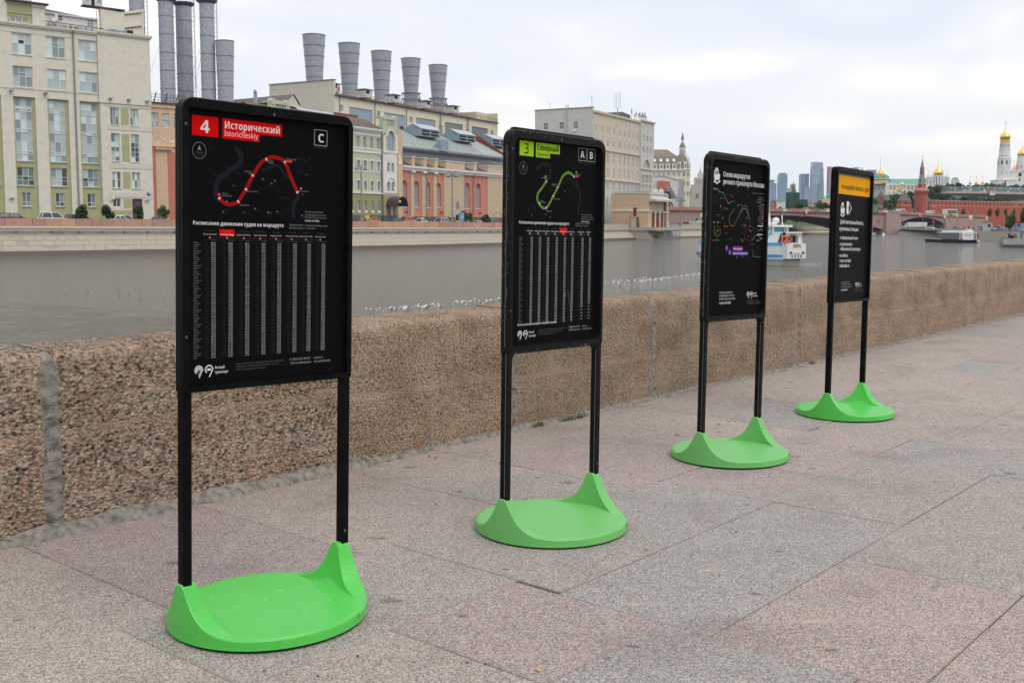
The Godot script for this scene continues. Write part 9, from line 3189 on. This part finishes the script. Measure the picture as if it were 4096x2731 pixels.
func make_boats() -> void:
	# river bus: local x forward (away and left),local z starboard (towards the camera)
	var o:=thing("river_bus","white and sky blue passenger boat with orange lifebuoys, behind the third stand","boat",Vector3(28.4,WATER,-113.0),-32.0)
	var white:=mat("boat_white",lin(0.74,0.76,0.77),0.4)
	var blue:=mat("boat_blue",lin(0.08,0.33,0.68),0.4)
	var aqua:=mat("boat_aqua",lin(0.16,0.6,0.68),0.4)
	var hull:=MB.new(); var trim:=MB.new(); var bottom:=MB.new()
	# plan of the hull,stern rounded
	var plan:=[[-1.9,0.0],[-1.75,1.1],[-1.2,1.75],[0.0,2.0],[6.0,2.05],[10.0,1.5],[12.5,0.2]]
	var sec:=func(f:float,y:float,i: int,z:float) -> Vector3: return Vector3(plan[i][0]*f,y,plan[i][1]*f*z)
	for i in plan.size()-1:
		for z in [1.0,-1.0]:
			var q:=func(mb: MB,f0:float,y0:float,f1:float,y1:float) -> void:
				var A:Vector3=sec.call(f0,y0,i,z); var B:Vector3=sec.call(f0,y0,i+1,z); var C:Vector3=sec.call(f1,y1,i+1,z); var D:Vector3=sec.call(f1,y1,i,z)
				if z > 0: mb.quad(A,B,C,D)
				else: mb.quad(B,A,D,C)
			q.call(bottom,0.9,-0.5,0.985,0.5)
			q.call(trim,0.985,0.5,1.02,0.62)
			q.call(hull,1.0,0.62,1.03,0.85); q.call(trim,1.03,0.85,1.04,1.15)
			q.call(hull,1.0,1.15,1.0,2.1)
			q.call(trim,1.02,2.1,1.0,2.4)
	part("hull_bottom",bottom,M.quay_beige,o)
	part("blue_trim",trim,blue,o)
	part("hull",hull,white,o)
	var dk:=MB.new()
	var pp:=PackedVector2Array()
	for q in plan: pp.append(Vector2(q[0],q[1]))
	for i in range(plan.size()-2,0,-1): pp.append(Vector2(plan[i][0],-plan[i][1]))
	dk.slab(pp,2.3,2.38)
	part("deck",dk,M.roof_silver,o)
	# side windows between white posts
	for k in 9:
		var x:=0.3+k*0.85
		if k > 6: continue
		var zz:=2.0+(0.03 if x < 6 else -0.1)
		var w:=MB.new()
		w.box(x,1.02,-zz-0.05,x+0.46,2.0,-zz+0.05)
		var wp:=part("window",w,white,o)
		bx(wp,"pane",M.glass_slate,x+0.08,1.1,-zz-0.065,x+0.38,1.92,-zz-0.05)
	# stern house with a round topped doorway,lettering and doors below
	var sh:=MB.new()
	var Zs:=1.35
	sh.prism(PackedVector2Array([Vector2(-Zs,0.75),Vector2(Zs,0.75),Vector2(Zs,2.3),Vector2(0.85,2.3),Vector2(0.85,2.35),Vector2(-0.85,2.35),Vector2(-0.85,2.3),Vector2(-Zs,2.3)]),0.0,1.0)
	sh.prism(PackedVector2Array([Vector2(-Zs,2.3),Vector2(-0.75,2.3),Vector2(-0.75,3.0),Vector2(-0.5,3.25),Vector2(0.5,3.25),Vector2(0.75,3.0),Vector2(0.75,2.3),Vector2(Zs,2.3),Vector2(Zs-0.12,3.2),Vector2(Zs-0.5,3.5),Vector2(-Zs+0.5,3.5),Vector2(-Zs+0.12,3.2)]),0.0,0.5)
	var shp:=part("stern_house",sh,white,o)
	shp.rotation.y=deg_to_rad(-90)
	shp.position=Vector3(-1.3,0,0)
	bx(shp,"dark_cabin",M.black_hole,-0.8,2.32,-0.6,0.8,3.24,0.08)
	letters(shp,"ЛИРА",Vector3(0,1.72,1.02),0.4,mat("rust_letters",lin(0.36,0.13,0.05),0.6),1.15)
	for x in [-0.75,-0.3,0.15,0.55]:
		bx(shp,"stern_pane",M.glass_slate,x,0.85,1.0,x+0.2,1.15,1.02)
	for x in [-0.9,0.9]:
		bx(shp,"fender",M.black_hole,x-0.09,1.25,1.0,x+0.09,1.45,1.15)
	bx(shp,"handrail",M.roof_silver,-0.5,1.28,1.0,0.5,1.33,1.06)
	# superstructure and wheelhouse
	var sp:=MB.new()
	sp.hexa([Vector3(-0.6,2.38,1.55),Vector3(8.5,2.38,1.5),Vector3(8.5,2.38,-1.5),Vector3(-0.6,2.38,-1.55),Vector3(0.3,3.3,1.35),Vector3(8.0,3.3,1.3),Vector3(8.0,3.3,-1.3),Vector3(0.3,3.3,-1.35)])
	part("saloon",sp,aqua,o)
	bx(o,"saloon_window",M.glass_slate,1.2,2.65,-1.53,4.6,3.1,-1.4)
	var ru:=MB.new()
	ru.hexa([Vector3(-1.2,2.38,-1.6),Vector3(0.7,2.38,-1.6),Vector3(0.7,2.38,-1.75),Vector3(-1.2,2.38,-1.75),Vector3(-1.3,3.4,-1.3),Vector3(-0.4,3.4,-1.3),Vector3(-0.4,3.4,-1.5),Vector3(-1.3,3.4,-1.45)])
	part("side_wing",ru,white,o)
	var wh:=MB.new()
	wh.box(0.9,3.3,-1.2,5.5,4.0,1.2)
	part("wheelhouse",wh,aqua,o)
	bx(o,"wheelhouse_window",M.glass_teal,2.8,3.45,-1.24,4.8,3.85,-1.2)
	for x in [0.0,0.45]:
		bx(o,"post",white,x,3.3,1.0,x+0.14,4.05,1.14); bx(o,"post",white,x,3.3,-1.14,x+0.14,4.05,-1.0)
	bx(o,"roof",white,-0.3,4.02,-1.45,6.2,4.22,1.45)
	bx(o,"lower_roof",white,-2.0,3.36,-1.2,0.9,3.5,1.2)
	var ms:=MB.new()
	ms.tube(Vector3(2.0,4.2,0.3),Vector3(2.0,5.5,0.3),0.2,0.08,8)
	ms.tube(Vector3(2.0,5.4,0.3),Vector3(2.0,6.2,0.3),0.03,0.02,6)
	ms.lathe([Vector2(0,4.35),Vector2(0.28,4.45),Vector2(0.38,4.7),Vector2(0.28,4.95),Vector2(0,5.05)],14,Vector3(0.9,0,0.2))
	ms.tube(Vector3(0.1,4.2,0.4),Vector3(0.4,5.2,0.5),0.05,0.04,6); ms.tube(Vector3(-0.1,4.2,0.1),Vector3(-0.1,5.3,0.1),0.04,0.03,6)
	for x in [0.2,0.6,1.4,2.6,3.4]:
		ms.lathe([Vector2(0.0,4.2),Vector2(0.14,4.24),Vector2(0.15,4.45),Vector2(0,4.55)],8,Vector3(x,0,-0.6))
	part("mast",ms,white,o)
	pipe(o,"striped_pole",M.signal_red,[Vector3(3.2,4.3,0.6),Vector3(2.3,5.3,0.4)],0.05)
	var rl:=MB.new()
	for x in [0.6,1.6,2.6,3.6,4.6,5.6]:
		rl.beam(Vector3(x,2.4,-1.9),Vector3(x,3.1,-1.9),0.04,0.04)
	for y in [2.75,3.1]:
		rl.beam(Vector3(0.6,y,-1.9),Vector3(7,y,-1.9),0.04,0.04)
	for z in [-1.1,-0.3,0.5,1.1]:
		rl.beam(Vector3(-1.9,2.4,z),Vector3(-1.9,3.15,z),0.035,0.035)
	rl.beam(Vector3(-1.9,3.15,-1.2),Vector3(-1.9,3.15,1.2),0.04,0.04)
	for z in [-0.9,0.9]:
		rl.beam(Vector3(-1.6,3.5,z),Vector3(-1.6,4.0,z),0.03,0.03)
	rl.beam(Vector3(-1.6,4.0,-0.9),Vector3(-1.6,4.0,0.9),0.03,0.03)
	part("railing",rl,M.roof_silver,o)
	var lb:=mat("lifebuoy_orange",lin(0.75,0.1,0.02),0.5)
	var names:=["orange lifebuoy hanging on the boat's side rail","orange lifebuoy at the boat's stern, left of two","orange lifebuoy at the boat's stern, right of two"]
	var spots:=[Vector3(1.5,2.72,-1.98),Vector3(-1.98,2.75,-0.9),Vector3(-1.98,2.75,-1.55)]
	for i in 3:
		var r:=MB.new()
		for k in 20:
			var a:=TAU*k/20; var b:=TAU*(k+1)/20
			var c:=Vector3(cos(a),sin(a),0)*0.3; var d:=Vector3(cos(b),sin(b),0)*0.3
			r.tube(c,d,0.09,0.09,8,false)
		var bo:=single("lifebuoy",r,lb,names[i],"lifebuoy","lifebuoys on the blue and white boat")
		bo.transform=o.transform*Transform3D(Basis(Vector3.UP,0.0 if i == 0 else PI*0.5),spots[i])
	for q in [[0,Vector3(-1.25,1.6,-0.3),3,"person in a red top standing in the boat's stern doorway"],[1,Vector3(-1.7,2.0,-1.3),1,"person in a dark jacket seated behind the boat's stern rail"]]:
		var pr:=person(q[2],q[0],o.transform*q[1],1.0,q[3])
	# a smaller trip boat moored at the landing stage
	var b:=thing("trip_boat","white flat roofed trip boat with dark hull at the landing stage","boat",Vector3(107.9,WATER,-253.0),79.0)
	b.scale=Vector3.ONE
	var h:=MB.new()
	h.hexa([Vector3(-2.3,-0.3,0.4),Vector3(2.0,-0.3,0.4),Vector3(2.4,-0.3,-14),Vector3(-2.2,-0.3,-14),Vector3(-2.4,0.75,0.6),Vector3(2.4,0.75,0.6),Vector3(2.6,0.75,-14),Vector3(-2.3,0.75,-14)])
	part("hull",h,mat("hull_navy",lin(0.012,0.014,0.03),0.4),b)
	var cab:=MB.new()
	cab.box(-1.6,0.75,-9,1.25,2.5,0.3); cab.box(-2.3,2.35,-9,2.2,2.55,0.35)
	part("cabin",cab,white,b)
	for x in [-2.25,-1.75,1.4,2.1]:
		bx(b,"post",white,x,0.75,0.1,x+0.12,2.4,0.25)
	bx(b,"side_opening",M.glass_slate,1.26,0.9,-8,2.0,2.2,0.05)
	bx(b,"side_opening",M.glass_slate,-2.2,0.9,-8,-1.61,2.2,0.05)
	bx(b,"upper_rail",white,-1.7,2.55,-8,1.4,2.95,0.1)
	bx(b,"name_board",M.rail_ochre,-1.0,1.75,0.3,0.7,1.95,0.33)
	bx(b,"red_buoy",M.signal_red,-2.0,0.8,0.3,-1.6,1.2,0.45)
	var fe:=MB.new()
	fe.lathe([Vector2(0,0.0),Vector2(0.3,0.15),Vector2(0.34,0.45),Vector2(0.2,0.7),Vector2(0,0.75)],12,Vector3(2.3,0.0,0.7))
	part("fender",fe,M.frame_cream,b)
	bx(b,"orange_raft",lb,-0.9,2.95,-2.5,0.2,3.25,-1.4)
	bx(b,"white_raft",white,1.2,2.95,-2.5,1.9,3.25,-1.4)
	person(3,2,b.transform*Vector3(3.3,0.7,-1.0),2.0,"person in orange red top boarding between the trip boat and the stage")
	# a far boat and a white buoy by the bridge
	var fb:=thing("moored_barge","small pale boat under the bridge arch, right of the last stand","boat",Vector3(139.5,WATER,-418),100)
	var fh:=MB.new()
	fh.hexa([Vector3(-5,0,1.6),Vector3(2.2,0,1.6),Vector3(2.2,0,-1.6),Vector3(-5,0,-1.6),Vector3(-5.4,1.3,1.9),Vector3(2.4,1.3,1.9),Vector3(2.4,1.3,-1.9),Vector3(-5.4,1.3,-1.9)])
	part("hull",fh,M.white_wall,fb)
	bx(fb,"cabin",M.roof_silver,-4.5,1.3,-1.4,1.2,3.2,1.4)
	bx(fb,"boot_line",M.tile_green,-5.0,0.0,-1.65,2.25,0.2,1.68)
	bx(fb,"roof",M.white_wall,-4.8,3.2,-1.6,1.6,3.4,1.6)
	for x in [-3.6,-2.0,-0.4]:
		bx(fb,"window",M.glass_dark,x,2.1,1.4,x+1.1,2.9,1.44)
	var bu:=thing("white_buoy","white cone buoy on the water near the bridge pier","buoy",Vector3(151.5,WATER,-436),90)
	var bc:=MB.new()
	bc.lathe([Vector2(0.75,-0.3),Vector2(0.62,0.2),Vector2(0.1,1.3),Vector2(0.0,1.35)],14)
	part("cone",bc,M.frame_white,bu)
	# wakes: streaks and patches of foam on the river
	var wk:=MB.new()
	var lines:=[[Vector2(17.5,-94.0),Vector2(9.3,-78.6),130,0.8],[Vector2(0.3,-61.5),Vector2(-6.8,-52.5),80,1.0],[Vector2(12,-85),Vector2(0,-66),120,1.6],[Vector2(30.3,-113),Vector2(33.4,-116),90,0.7],[Vector2(-32,-70),Vector2(-8,-60),24,5.0]]
	for l in lines:
		for i in l[2]:
			var t:=rng.randf()
			var p: Vector2=l[0].lerp(l[1],t)
			var nrm: Vector2=(l[1]-l[0]).orthogonal().normalized()
			p += nrm*rng.randfn()*l[3]*0.5
			var s:=rng.randf_range(0.03,0.16)*0.8
			var along: Vector2=(l[1]-l[0]).normalized()*s*rng.randf_range(1.0,2.6)
			var y:=WATER+0.035+rng.randf()*0.06
			wk.quad(Vector3(p.x-along.x,y-0.05,p.y-along.y),Vector3(p.x+nrm.x*s*0.5,y,p.y+nrm.y*s*0.5),Vector3(p.x+along.x,y-0.05,p.y+along.y),Vector3(p.x-nrm.x*s*0.5,y+0.02,p.y-nrm.y*s*0.5))
	var wf:=single("foam_streaks",wk,M.foam,"streaks of white foam left in the boat's wake on the grey river","foam")
	wf.set_meta("kind","stuff")

func make_jetty() -> void:
	var o:=thing("landing_stage","grey floating landing stage with a flat canopy at the right edge","landing stage",Vector3(93.65,WATER,-203.7),24.0)
	# local x runs away along the river,local z towards the camera's right
	var L:=100.0
	var p:=MB.new()
	p.hexa([Vector3(0,-0.3,0),Vector3(0,-0.3,26),Vector3(-3.5,-0.3,26),Vector3(-3.5,-0.3,0.2),Vector3(0,0.5,0),Vector3(0,0.5,26),Vector3(-3.5,0.5,26),Vector3(-3.5,0.5,0.2)])
	p.box(0,-0.3,0,64,0.55,12)
	part("pontoon",p,M.steel_dark,o)
	var dk:=MB.new()
	dk.box(-0.1,0.55,-0.1,64,0.66,12)
	part("deck",dk,M.concrete,o)
	# slatted screens along the two visible sides
	for i in 46:
		bx(o,"screen_panel",M.lamp_grey if i % 3 else M.concrete,i*1.35,0.66,-0.05,i*1.35+1.22,1.75,0.05)
	for i in 9:
		bx(o,"screen_panel",M.concrete,-0.05,0.66,0.3+i*1.25,0.05,1.7,1.45+i*1.25)
	bx(o,"corner_post",M.lamp_grey,-0.15,0.0,-0.15,0.15,2.3,0.15)
	for i in 6:
		bx(o,"waler",M.lamp_grey,-0.12,0.1+i*0.0,0.2+i*2.0,-0.05,0.5,1.9+i*2.0)
	# canopy building
	bx(o,"canopy_roof",M.far_mauve,4,3.6,3.4,26,4.6,13)
	bx(o,"canopy_edge",M.concrete,3.8,3.1,3.2,26.2,3.6,13.2)
	bx(o,"glass_wall",M.glass_slate,5,0.66,5.0,24,3.1,12.6)
	for i in 5:
		bx(o,"column",M.roof_silver,4.2+i*5.0,0.66,3.5,4.5+i*5.0,3.1,3.8)
	var gw:=MB.new()
	gw.beam(Vector3(28,1.0,8),Vector3(40,2.4,20),1.6,0.2)
	part("gangway",gw,M.lamp_grey,o)
	var sg:=thing("pier_sign","blue and white sign boards above the landing stage","sign",o.transform*Vector3(14,4.6,7),114)
	bx(sg,"board",M.blue_panel,-1.4,0.6,0,-0.4,1.3,0.12); bx(sg,"board",mat("deep_blue",lin(0.03,0.08,0.42),0.5),-0.3,0.3,0,0.8,1.0,0.12); bx(sg,"board",M.frame_white,-1.5,0.0,0,0.6,0.5,0.1)
	var looks:=[[6,"pink"],[1,"dark jacket"],[0,"white shirt"],[3,"orange red vest"],[5,"black coat"],[3,"orange red vest"],[0,"white shirt"],[2,"blue shirt"],[1,"dark jacket"],[7,"beige coat"],[5,"black coat"],[4,"grey top"]]
	for i in looks.size():
		var f:=i/11.0
		person(looks[i][0],i % 3,o.transform*Vector3(46.0-f*34.0,0.68,1.0+(i % 3)*0.7),1.2+i,"person in %s waiting on the landing stage, %s" % [looks[i][1],"far end" if f < 0.35 else "middle" if f < 0.7 else "near the canopy"],"people waiting on the landing stage")

# ------------------------------------------------------------------ street furniture,lamps and signs

func street_lamp(label: String,at:Vector3,h:float,heads: int,heading:float,group: String) -> Node3D:
	var o:=thing("street_lamp",label,"street lamp",at,heading,group)
	var b:=MB.new()
	b.lathe([Vector2(0.34,0),Vector2(0.3,1.0),Vector2(0.2,1.4),Vector2(0.15,2.4),Vector2(0.13,h*0.8),Vector2(0.1,h)],12)
	part("post",b,M.lamp_grey,o)
	for k in heads:
		var a:=PI*k+(0.0 if heads == 2 else TAU*k/heads)
		if heads > 2: a=TAU*k/heads
		var d:=Vector3(cos(a),0,sin(a))
		var m:=MB.new()
		m.path([Vector3(0,h-0.9,0),Vector3(0,h-0.5,0)+d*0.35,Vector3(0,h+0.1,0)+d*0.6,Vector3(0,h+0.3,0)+d*0.95,Vector3(0,h+0.1,0)+d*1.2,Vector3(0,h-0.2,0)+d*1.25],0.06,6)
		var ap:=part("arm",m,M.lamp_grey,o)
		var l:=MB.new()
		l.lathe([Vector2(0.2,h-1.0),Vector2(0.42,h-0.9),Vector2(0.4,h-0.8),Vector2(0.22,h-0.45),Vector2(0.1,h-0.2),Vector2(0.0,h-0.1)],12,d*1.25)
		part("lantern",l,M.lamp_grey,ap)
	return o

func mast(label: String,at:Vector3,h:float,group: String,r:=0.1,lamps:=true) -> Node3D:
	var o:=thing("light_mast",label,"light mast",at,60,group)
	var b:=MB.new()
	b.tube(Vector3.ZERO,Vector3(0,h,0),r,r*0.65,8)
	part("pole",b,M.lamp_grey,o)
	if lamps:
		for x in [-0.7,0.7]:
			var l:=MB.new()
			l.beam(Vector3(0,h-0.05,0),Vector3(x,h,0),0.06,0.06)
			l.lathe([Vector2(0.05,h-0.1),Vector2(0.25,h-0.75),Vector2(0.2,h-0.8),Vector2(0,h-0.8)],8,Vector3(x,0,0))
			part("lamp",l,M.roof_silver,o)
	return o

func signal_light(label: String,at:Vector3,h:float,red: bool,heading:=60.0) -> void:
	var o:=thing("traffic_light",label,"traffic light",at,heading,"")
	pipe(o,"pole",M.lamp_grey,[Vector3.ZERO,Vector3(0,h,0)],0.08)
	bx(o,"housing",M.black_hole,-0.32,h-1.3,0.1,0.32,h,0.35)
	var l:=MB.new()
	l.tube(Vector3(0,h-(0.3 if red else 1.0),0.34),Vector3(0,h-(0.3 if red else 1.0),0.42),0.3,0.3,12)
	var key:="lit_red" if red else "lit_green"
	if not M.has(key):
		var m:=mat(key,lin(0.6,0.02,0.02) if red else lin(0.02,0.6,0.4),0.4)
		m.emission_enabled=true
		m.emission=Color(1,0.12,0.08) if red else Color(0.1,0.95,0.75)
		m.emission_energy_multiplier=0.9
	part("lit_lens",l,M[key],o)

func make_street_things() -> void:
	var a:=func(head:float,at:Vector3,s:float,z:float,y:float) -> Vector3:
		var h:=deg_to_rad(head)
		return at+Vector3(sin(h),0,-cos(h))*s+Vector3(cos(h),0,sin(h))*z+Vector3(0,y,0)
	var A:=Vector3(-88,0,-164); var E:=Vector3(-46.8,0,-196.5)
	street_lamp("grey street lamp with two lanterns in front of the green building",a.call(29,E,11.7,15,1.6),11.2,2,29,"ornate street lamps along the far embankment")
	street_lamp("grey street lamp with several lanterns in front of the beige wall",a.call(29,E,43.4,15,1.5),11.2,4,29,"ornate street lamps along the far embankment")
	street_lamp("grey street lamp half hidden behind the nearest stand, by the red panels",a.call(49.5,A,34.4,13,1.7),11.6,3,49.5,"ornate street lamps along the far embankment")
	street_lamp("grey street lamp in front of the white depot",Vector3(53.9,1.2,-342),8.9,4,29,"ornate street lamps along the far embankment")
	var ps:=thing("poster_column","tall blue advertising panel with white text on the far embankment","poster panel",a.call(29,E,56.8,9.0,1.4),29)
	bx(ps,"frame",M.roof_silver,-0.85,0.0,-0.2,0.85,3.1,0.16)
	bx(ps,"poster",M.blue_panel,-0.75,0.1,0.16,0.75,3.0,0.2)
	for k in 3:
		bx(ps,"text_line",M.frame_white,-0.55,2.35-k*0.35,0.2,[0.5,0.3,0.4][k],2.5-k*0.35,0.215)
	bx(ps,"green_shape",M.copper_green,0.1,0.2,0.2,0.7,0.8,0.22)
	# striped barrier
	var br:=thing("striped_barrier","row of black and white striped barrier blocks behind the red parapet","barrier",a.call(29,E,40.0,11.0,1.75),29)
	for i in 26:
		bx(br,"block",M.frame_white if i % 2 else M.black_hole,i*0.62,0.0,0,i*0.62+0.58,0.62,0.3)
	# masts along the right bank and on the bridge
	var G:="light masts on the right bank"
	mast("tall grey twin lamp mast on the quay, left of the viewing bridge's keel",Vector3(173.0,-0.4,-415),13.2,G,0.14)
	mast("plain grey mast on the quay behind the white trip boat",Vector3(181.5,-0.4,-420),9.2,G,0.13,false)
	mast("tall grey mast near the right end of the bridge",Vector3(196.6,-0.4,-418),10.2,G,0.18,true)
	mast("thin mast above the bridge left of the coach",Vector3(205,5.6,-530),9.6,G,0.12,false)
	mast("thin mast above the bridge right of the coach",Vector3(226,5.0,-545),9.5,G,0.12,false)
	mast("thin mast at the bridge's right end",Vector3(237,5.0,-548),8.8,G,0.12,false)
	mast("thin mast at the foot of the red wall under the arch",Vector3(189.0,-0.3,-492),12.0,G,0.1,false)
	mast("thin mast with cameras in front of the bridge parapet",Vector3(192.0,-0.3,-487),11.0,G,0.1,true)
	for i in 4:
		mast(["left mast of the first pair beyond the bridge, by the netted tower","right mast of the first pair beyond the bridge, by the netted tower","left mast of the second pair beyond the bridge, near the last stand","right mast of the second pair beyond the bridge, near the last stand"][i],Vector3([126.2,128.4,165.8,170.4][i]*1.02,6.9,[-462,-462,-520,-520][i]),[9.5,9.5,10.5,10.5][i],"masts beyond the bridge",0.16,false)
	for i in 9:
		mast("thin lamp post on the far quay seen under the bridge arch",Vector3(134.0+i*5.2,0.9,-538.0-i*7.0),7.4,"lamp posts seen under the arch",0.11,false)
	mast("thin pole with two bright lamps over the bridge by the square tower",Vector3(176.0,6.9,-512),4.2,"",0.08,true)
	signal_light("red traffic light on the quay road under the arch",Vector3(196.5,-0.3,-500),3.9,true)
	signal_light("red traffic light in front of the bridge abutment",Vector3(213.0,2.8,-520),4.4,true)
	signal_light("red traffic light at the crossing by the abutment",Vector3(206.0,-0.3,-465),4.0,true)
	signal_light("red traffic light farthest right near the landing stage",Vector3(203.0,-0.3,-430),3.9,true)
	signal_light("green traffic light near the white depot, left of two",Vector3(64.6,0.9,-375),3.0,false)
	signal_light("green traffic light near the white depot, right of two",Vector3(68.0,0.9,-382),3.9,false)
	# road signs
	var ye:=mat("sign_lime",lin(0.5,0.72,0.1),0.5)
	for q in [["lime bordered crossing sign on an arm in front of the bridge",Vector3(190.0,-0.3,-470),6.4],["lime bordered crossing sign beside the red light at the abutment",Vector3(217.0,2.5,-522),4.6],["lime bordered crossing sign above the red light by the abutment",Vector3(205.3,-0.3,-463),5.8],["lime sign far beyond the pump house near the green lights",Vector3(67.0,0.9,-378),5.0]]:
		var s:=thing("crossing_sign",q[0],"road sign",q[1],60,"lime bordered crossing signs")
		pipe(s,"pole",M.lamp_grey,[Vector3.ZERO,Vector3(0,q[2],0)],0.06)
		bx(s,"board",ye,-0.7,q[2]-1.5,0.06,0.7,q[2],0.12)
		bx(s,"symbol",M.frame_white,-0.4,q[2]-1.15,0.12,0.4,q[2]-0.35,0.15)
	var wy:=thing("direction_board","white and orange direction board on a pole before the arch","road sign",Vector3(197.0,-0.3,-460),60)
	pipe(wy,"pole",M.lamp_grey,[Vector3.ZERO,Vector3(0,7.0,0)],0.1)
	bx(wy,"board",M.frame_white,-1.1,4.9,0.1,1.1,6.2,0.18); bx(wy,"orange_band",M.board_yellow,-1.1,4.2,0.1,1.1,4.9,0.18)
	var bb:=thing("blue_board","plain bright blue board standing on the quay parapet","board",Vector3(174.6,-0.2,-368),75)
	bx(bb,"panel",M.blue_panel,-1.2,0.1,-0.1,1.2,2.5,0.1)
	bx(bb,"leg",M.frame_white,1.25,-0.2,-0.1,1.4,1.4,0.1)
	var ki:=thing("kiosk","small white kiosk with flat roof on the quay","kiosk",Vector3(178.0,-0.4,-400),80)
	bx(ki,"cabin",M.frame_white,-1.3,0,-1.3,1.1,3.0,1.2); bx(ki,"roof",M.lamp_grey,-1.7,3.0,-1.6,1.5,3.25,1.5)
	bx(ki,"window",M.glass_dark,-0.9,1.2,1.2,0.3,2.4,1.24)
	# orange cones and fences by the kiosk
	for i in 5:
		var b:=MB.new()
		b.lathe([Vector2(0.3,0),Vector2(0.3,0.06),Vector2(0.2,0.08),Vector2(0.05,0.9),Vector2(0,0.92)],10)
		single("traffic_cone",b,M.signal_red,"red traffic cone behind the quay parapet right of the kiosk","traffic cone","red cones on the quay").position=Vector3(181.5+i*2.0,0.3,-400+i*3.0)
	# low red bridge glimpsed at the river's far left turn
	var lb:=thing("road_overpass","low pinkish road overpass beyond the white depot","overpass",Vector3(92,0,-520),92)
	bx(lb,"deck",M.granite_red,-8,6.6,-3,26,9.6,0)
	bx(lb,"parapet",M.granite_pink,-8,9.6,-0.5,26,10.5,0.2)
	bx(lb,"pier",M.granite_pink,2,0,-3,4,6.6,-0.3); bx(lb,"pier",M.granite_pink,16,0,-3,18,6.6,-0.3)
	var hz:=thing("beige_annexe","small beige block at the corner beyond the white depot","building",Vector3(86,0,-505),92)
	bx(hz,"wall",M.stone_beige,-1.5,0,-3,3.2,20.6,0); bx(hz,"window",M.glass_slate,0.4,14,0,2.0,16.5,0.05)
	# people on the right bank pavement
	for i in 8:
		person([0,1,3,5,2,4,7,6][i],i % 3,Vector3(170.0+(i % 4)*5.5+(i/4)*2.0,-0.4,-408.0-(i % 4)*8.0+(i/4)*30.0),i*1.3,"person %s walking behind the quay parapet %s" % [["in white","in dark clothes","in red","in black","in blue","in grey","in beige","in pale blue"][i],"near the kiosk" if i < 4 else "near the trip boat"],"people on the right bank pavement")

func make_litter() -> void:
	# weeds growing from the foot of the parapet
	var k:=0
	for q in [[1.98,0.09,0.045],[2.35,0.1,0.07],[2.5,0.1,0.06],[7.0,0.07,0.05],[9.3,0.05,0.08],[9.6,0.06,0.05]]:
		var b:=MB.new()
		b.use_col=true
		for i in 46:
			var p:=Vector3(rng.randfn()*q[2]*0.9,0,absf(rng.randfn())*q[2]*0.35)
			var h:=rng.randf_range(0.008,0.035); var w:=rng.randf_range(0.006,0.014)
			var d:=Vector3(rng.randfn(),0,rng.randfn()).normalized()
			b.tint=Color(1,1,1)*rng.randf_range(0.8,1.8)
			b.tri(p+Vector3(0,h,0)-d*w,p+Vector3(0,h*1.2,0)+d.cross(Vector3.UP)*w,p+Vector3(0,h*0.9,0)+d*w)
			b.tri(p-d*0.002,p+Vector3(0,h,0),p+d*0.002)
		var o:=single("weed_tuft",b,M.leaf_c,["tiny weed at the parapet foot beside the second stand's far post","wider green weed at the parapet foot right of the second stand","small weed joined to the wider one right of the second stand","small weed at the parapet foot between third and last stand","green weed at the parapet foot right of the last stand","little weed just right of the one past the last stand"][k],"weed","weeds at the foot of the parapet")
		o.position=bank(q[0],bend(q[0])+q[1]-0.05,0.0)
		o.rotation.y=deg_to_rad(90.0-BANK)
		k += 1
	# fallen leaves,a seed,a petal and crumbs
	var leaf:=func(s:float,t:float,size:float,col: Color,label: String,cat: String,called: String) -> void:
		var b:=MB.new()
		var n:=10
		var turn:=rng.randf()*TAU
		var pts:=[]
		for i in n:
			var a:=TAU*i/n
			pts.append(Vector3(cos(a)*size,0.004+0.006*absf(sin(a*1.0))*(size/0.03),sin(a)*size*0.42))
		for i in n:
			b.tri(Vector3(0,0.004,0),pts[(i+1) % n],pts[i])
		b.tri(pts[0],pts[0]+Vector3(size*0.7,0.003,size*0.06),pts[0]+Vector3(0,0,size*0.1))
		var o:=single(called,b,mat(called+str(int(s*100)),col,0.7),label,cat)
		o.position=bank(s,t,0.003)
		o.rotation.y=turn
	leaf.call(-1.66,3.0,0.018,lin(0.62,0.36,0.07),"small yellow seed on the slab at the bottom middle","seed","yellow_seed")
	leaf.call(0.62,0.24,0.022,lin(0.5,0.03,0.12),"crimson petal on the paving beside the second stand's left post","petal","crimson_petal")
	leaf.call(3.0,1.1,0.022,lin(0.42,0.45,0.16),"pale green fallen leaf behind the third stand","leaf","fallen_leaf")
	leaf.call(2.4,1.08,0.03,lin(0.4,0.38,0.16),"yellowish fallen leaf left of the third stand","leaf","fallen_leaf")
	leaf.call(5.5,0.5,0.03,lin(0.3,0.42,0.1),"green fallen leaf near the parapet behind the last stand","leaf","fallen_leaf")
	leaf.call(1.2,3.0,0.009,lin(0.02,0.02,0.02),"small black speck on the grey slab at lower right","debris","black_speck")
	leaf.call(-2.55,0.42,0.014,lin(0.7,0.68,0.64),"small white crumb left of the nearest stand","debris","white_crumb")
	var gr:=MB.new()
	for i in 420:  # grit caught in joints and at the wall's foot
		var s:=rng.randf_range(-2.6,8.0)
		var t:=0.03+absf(rng.randfn())*0.05 if i % 3 else rng.randf_range(0.1,3.4)
		var p:=bank(s,t,0.001)
		var r:=rng.randf_range(0.0015,0.005)
		gr.box(p.x-r,0.0,p.z-r,p.x+r,r*1.3,p.z+r*0.8)
	var go:=single("grit",gr,M.mortar,"grit and crumbs scattered over the paving","grit")
	go.set_meta("kind","stuff")
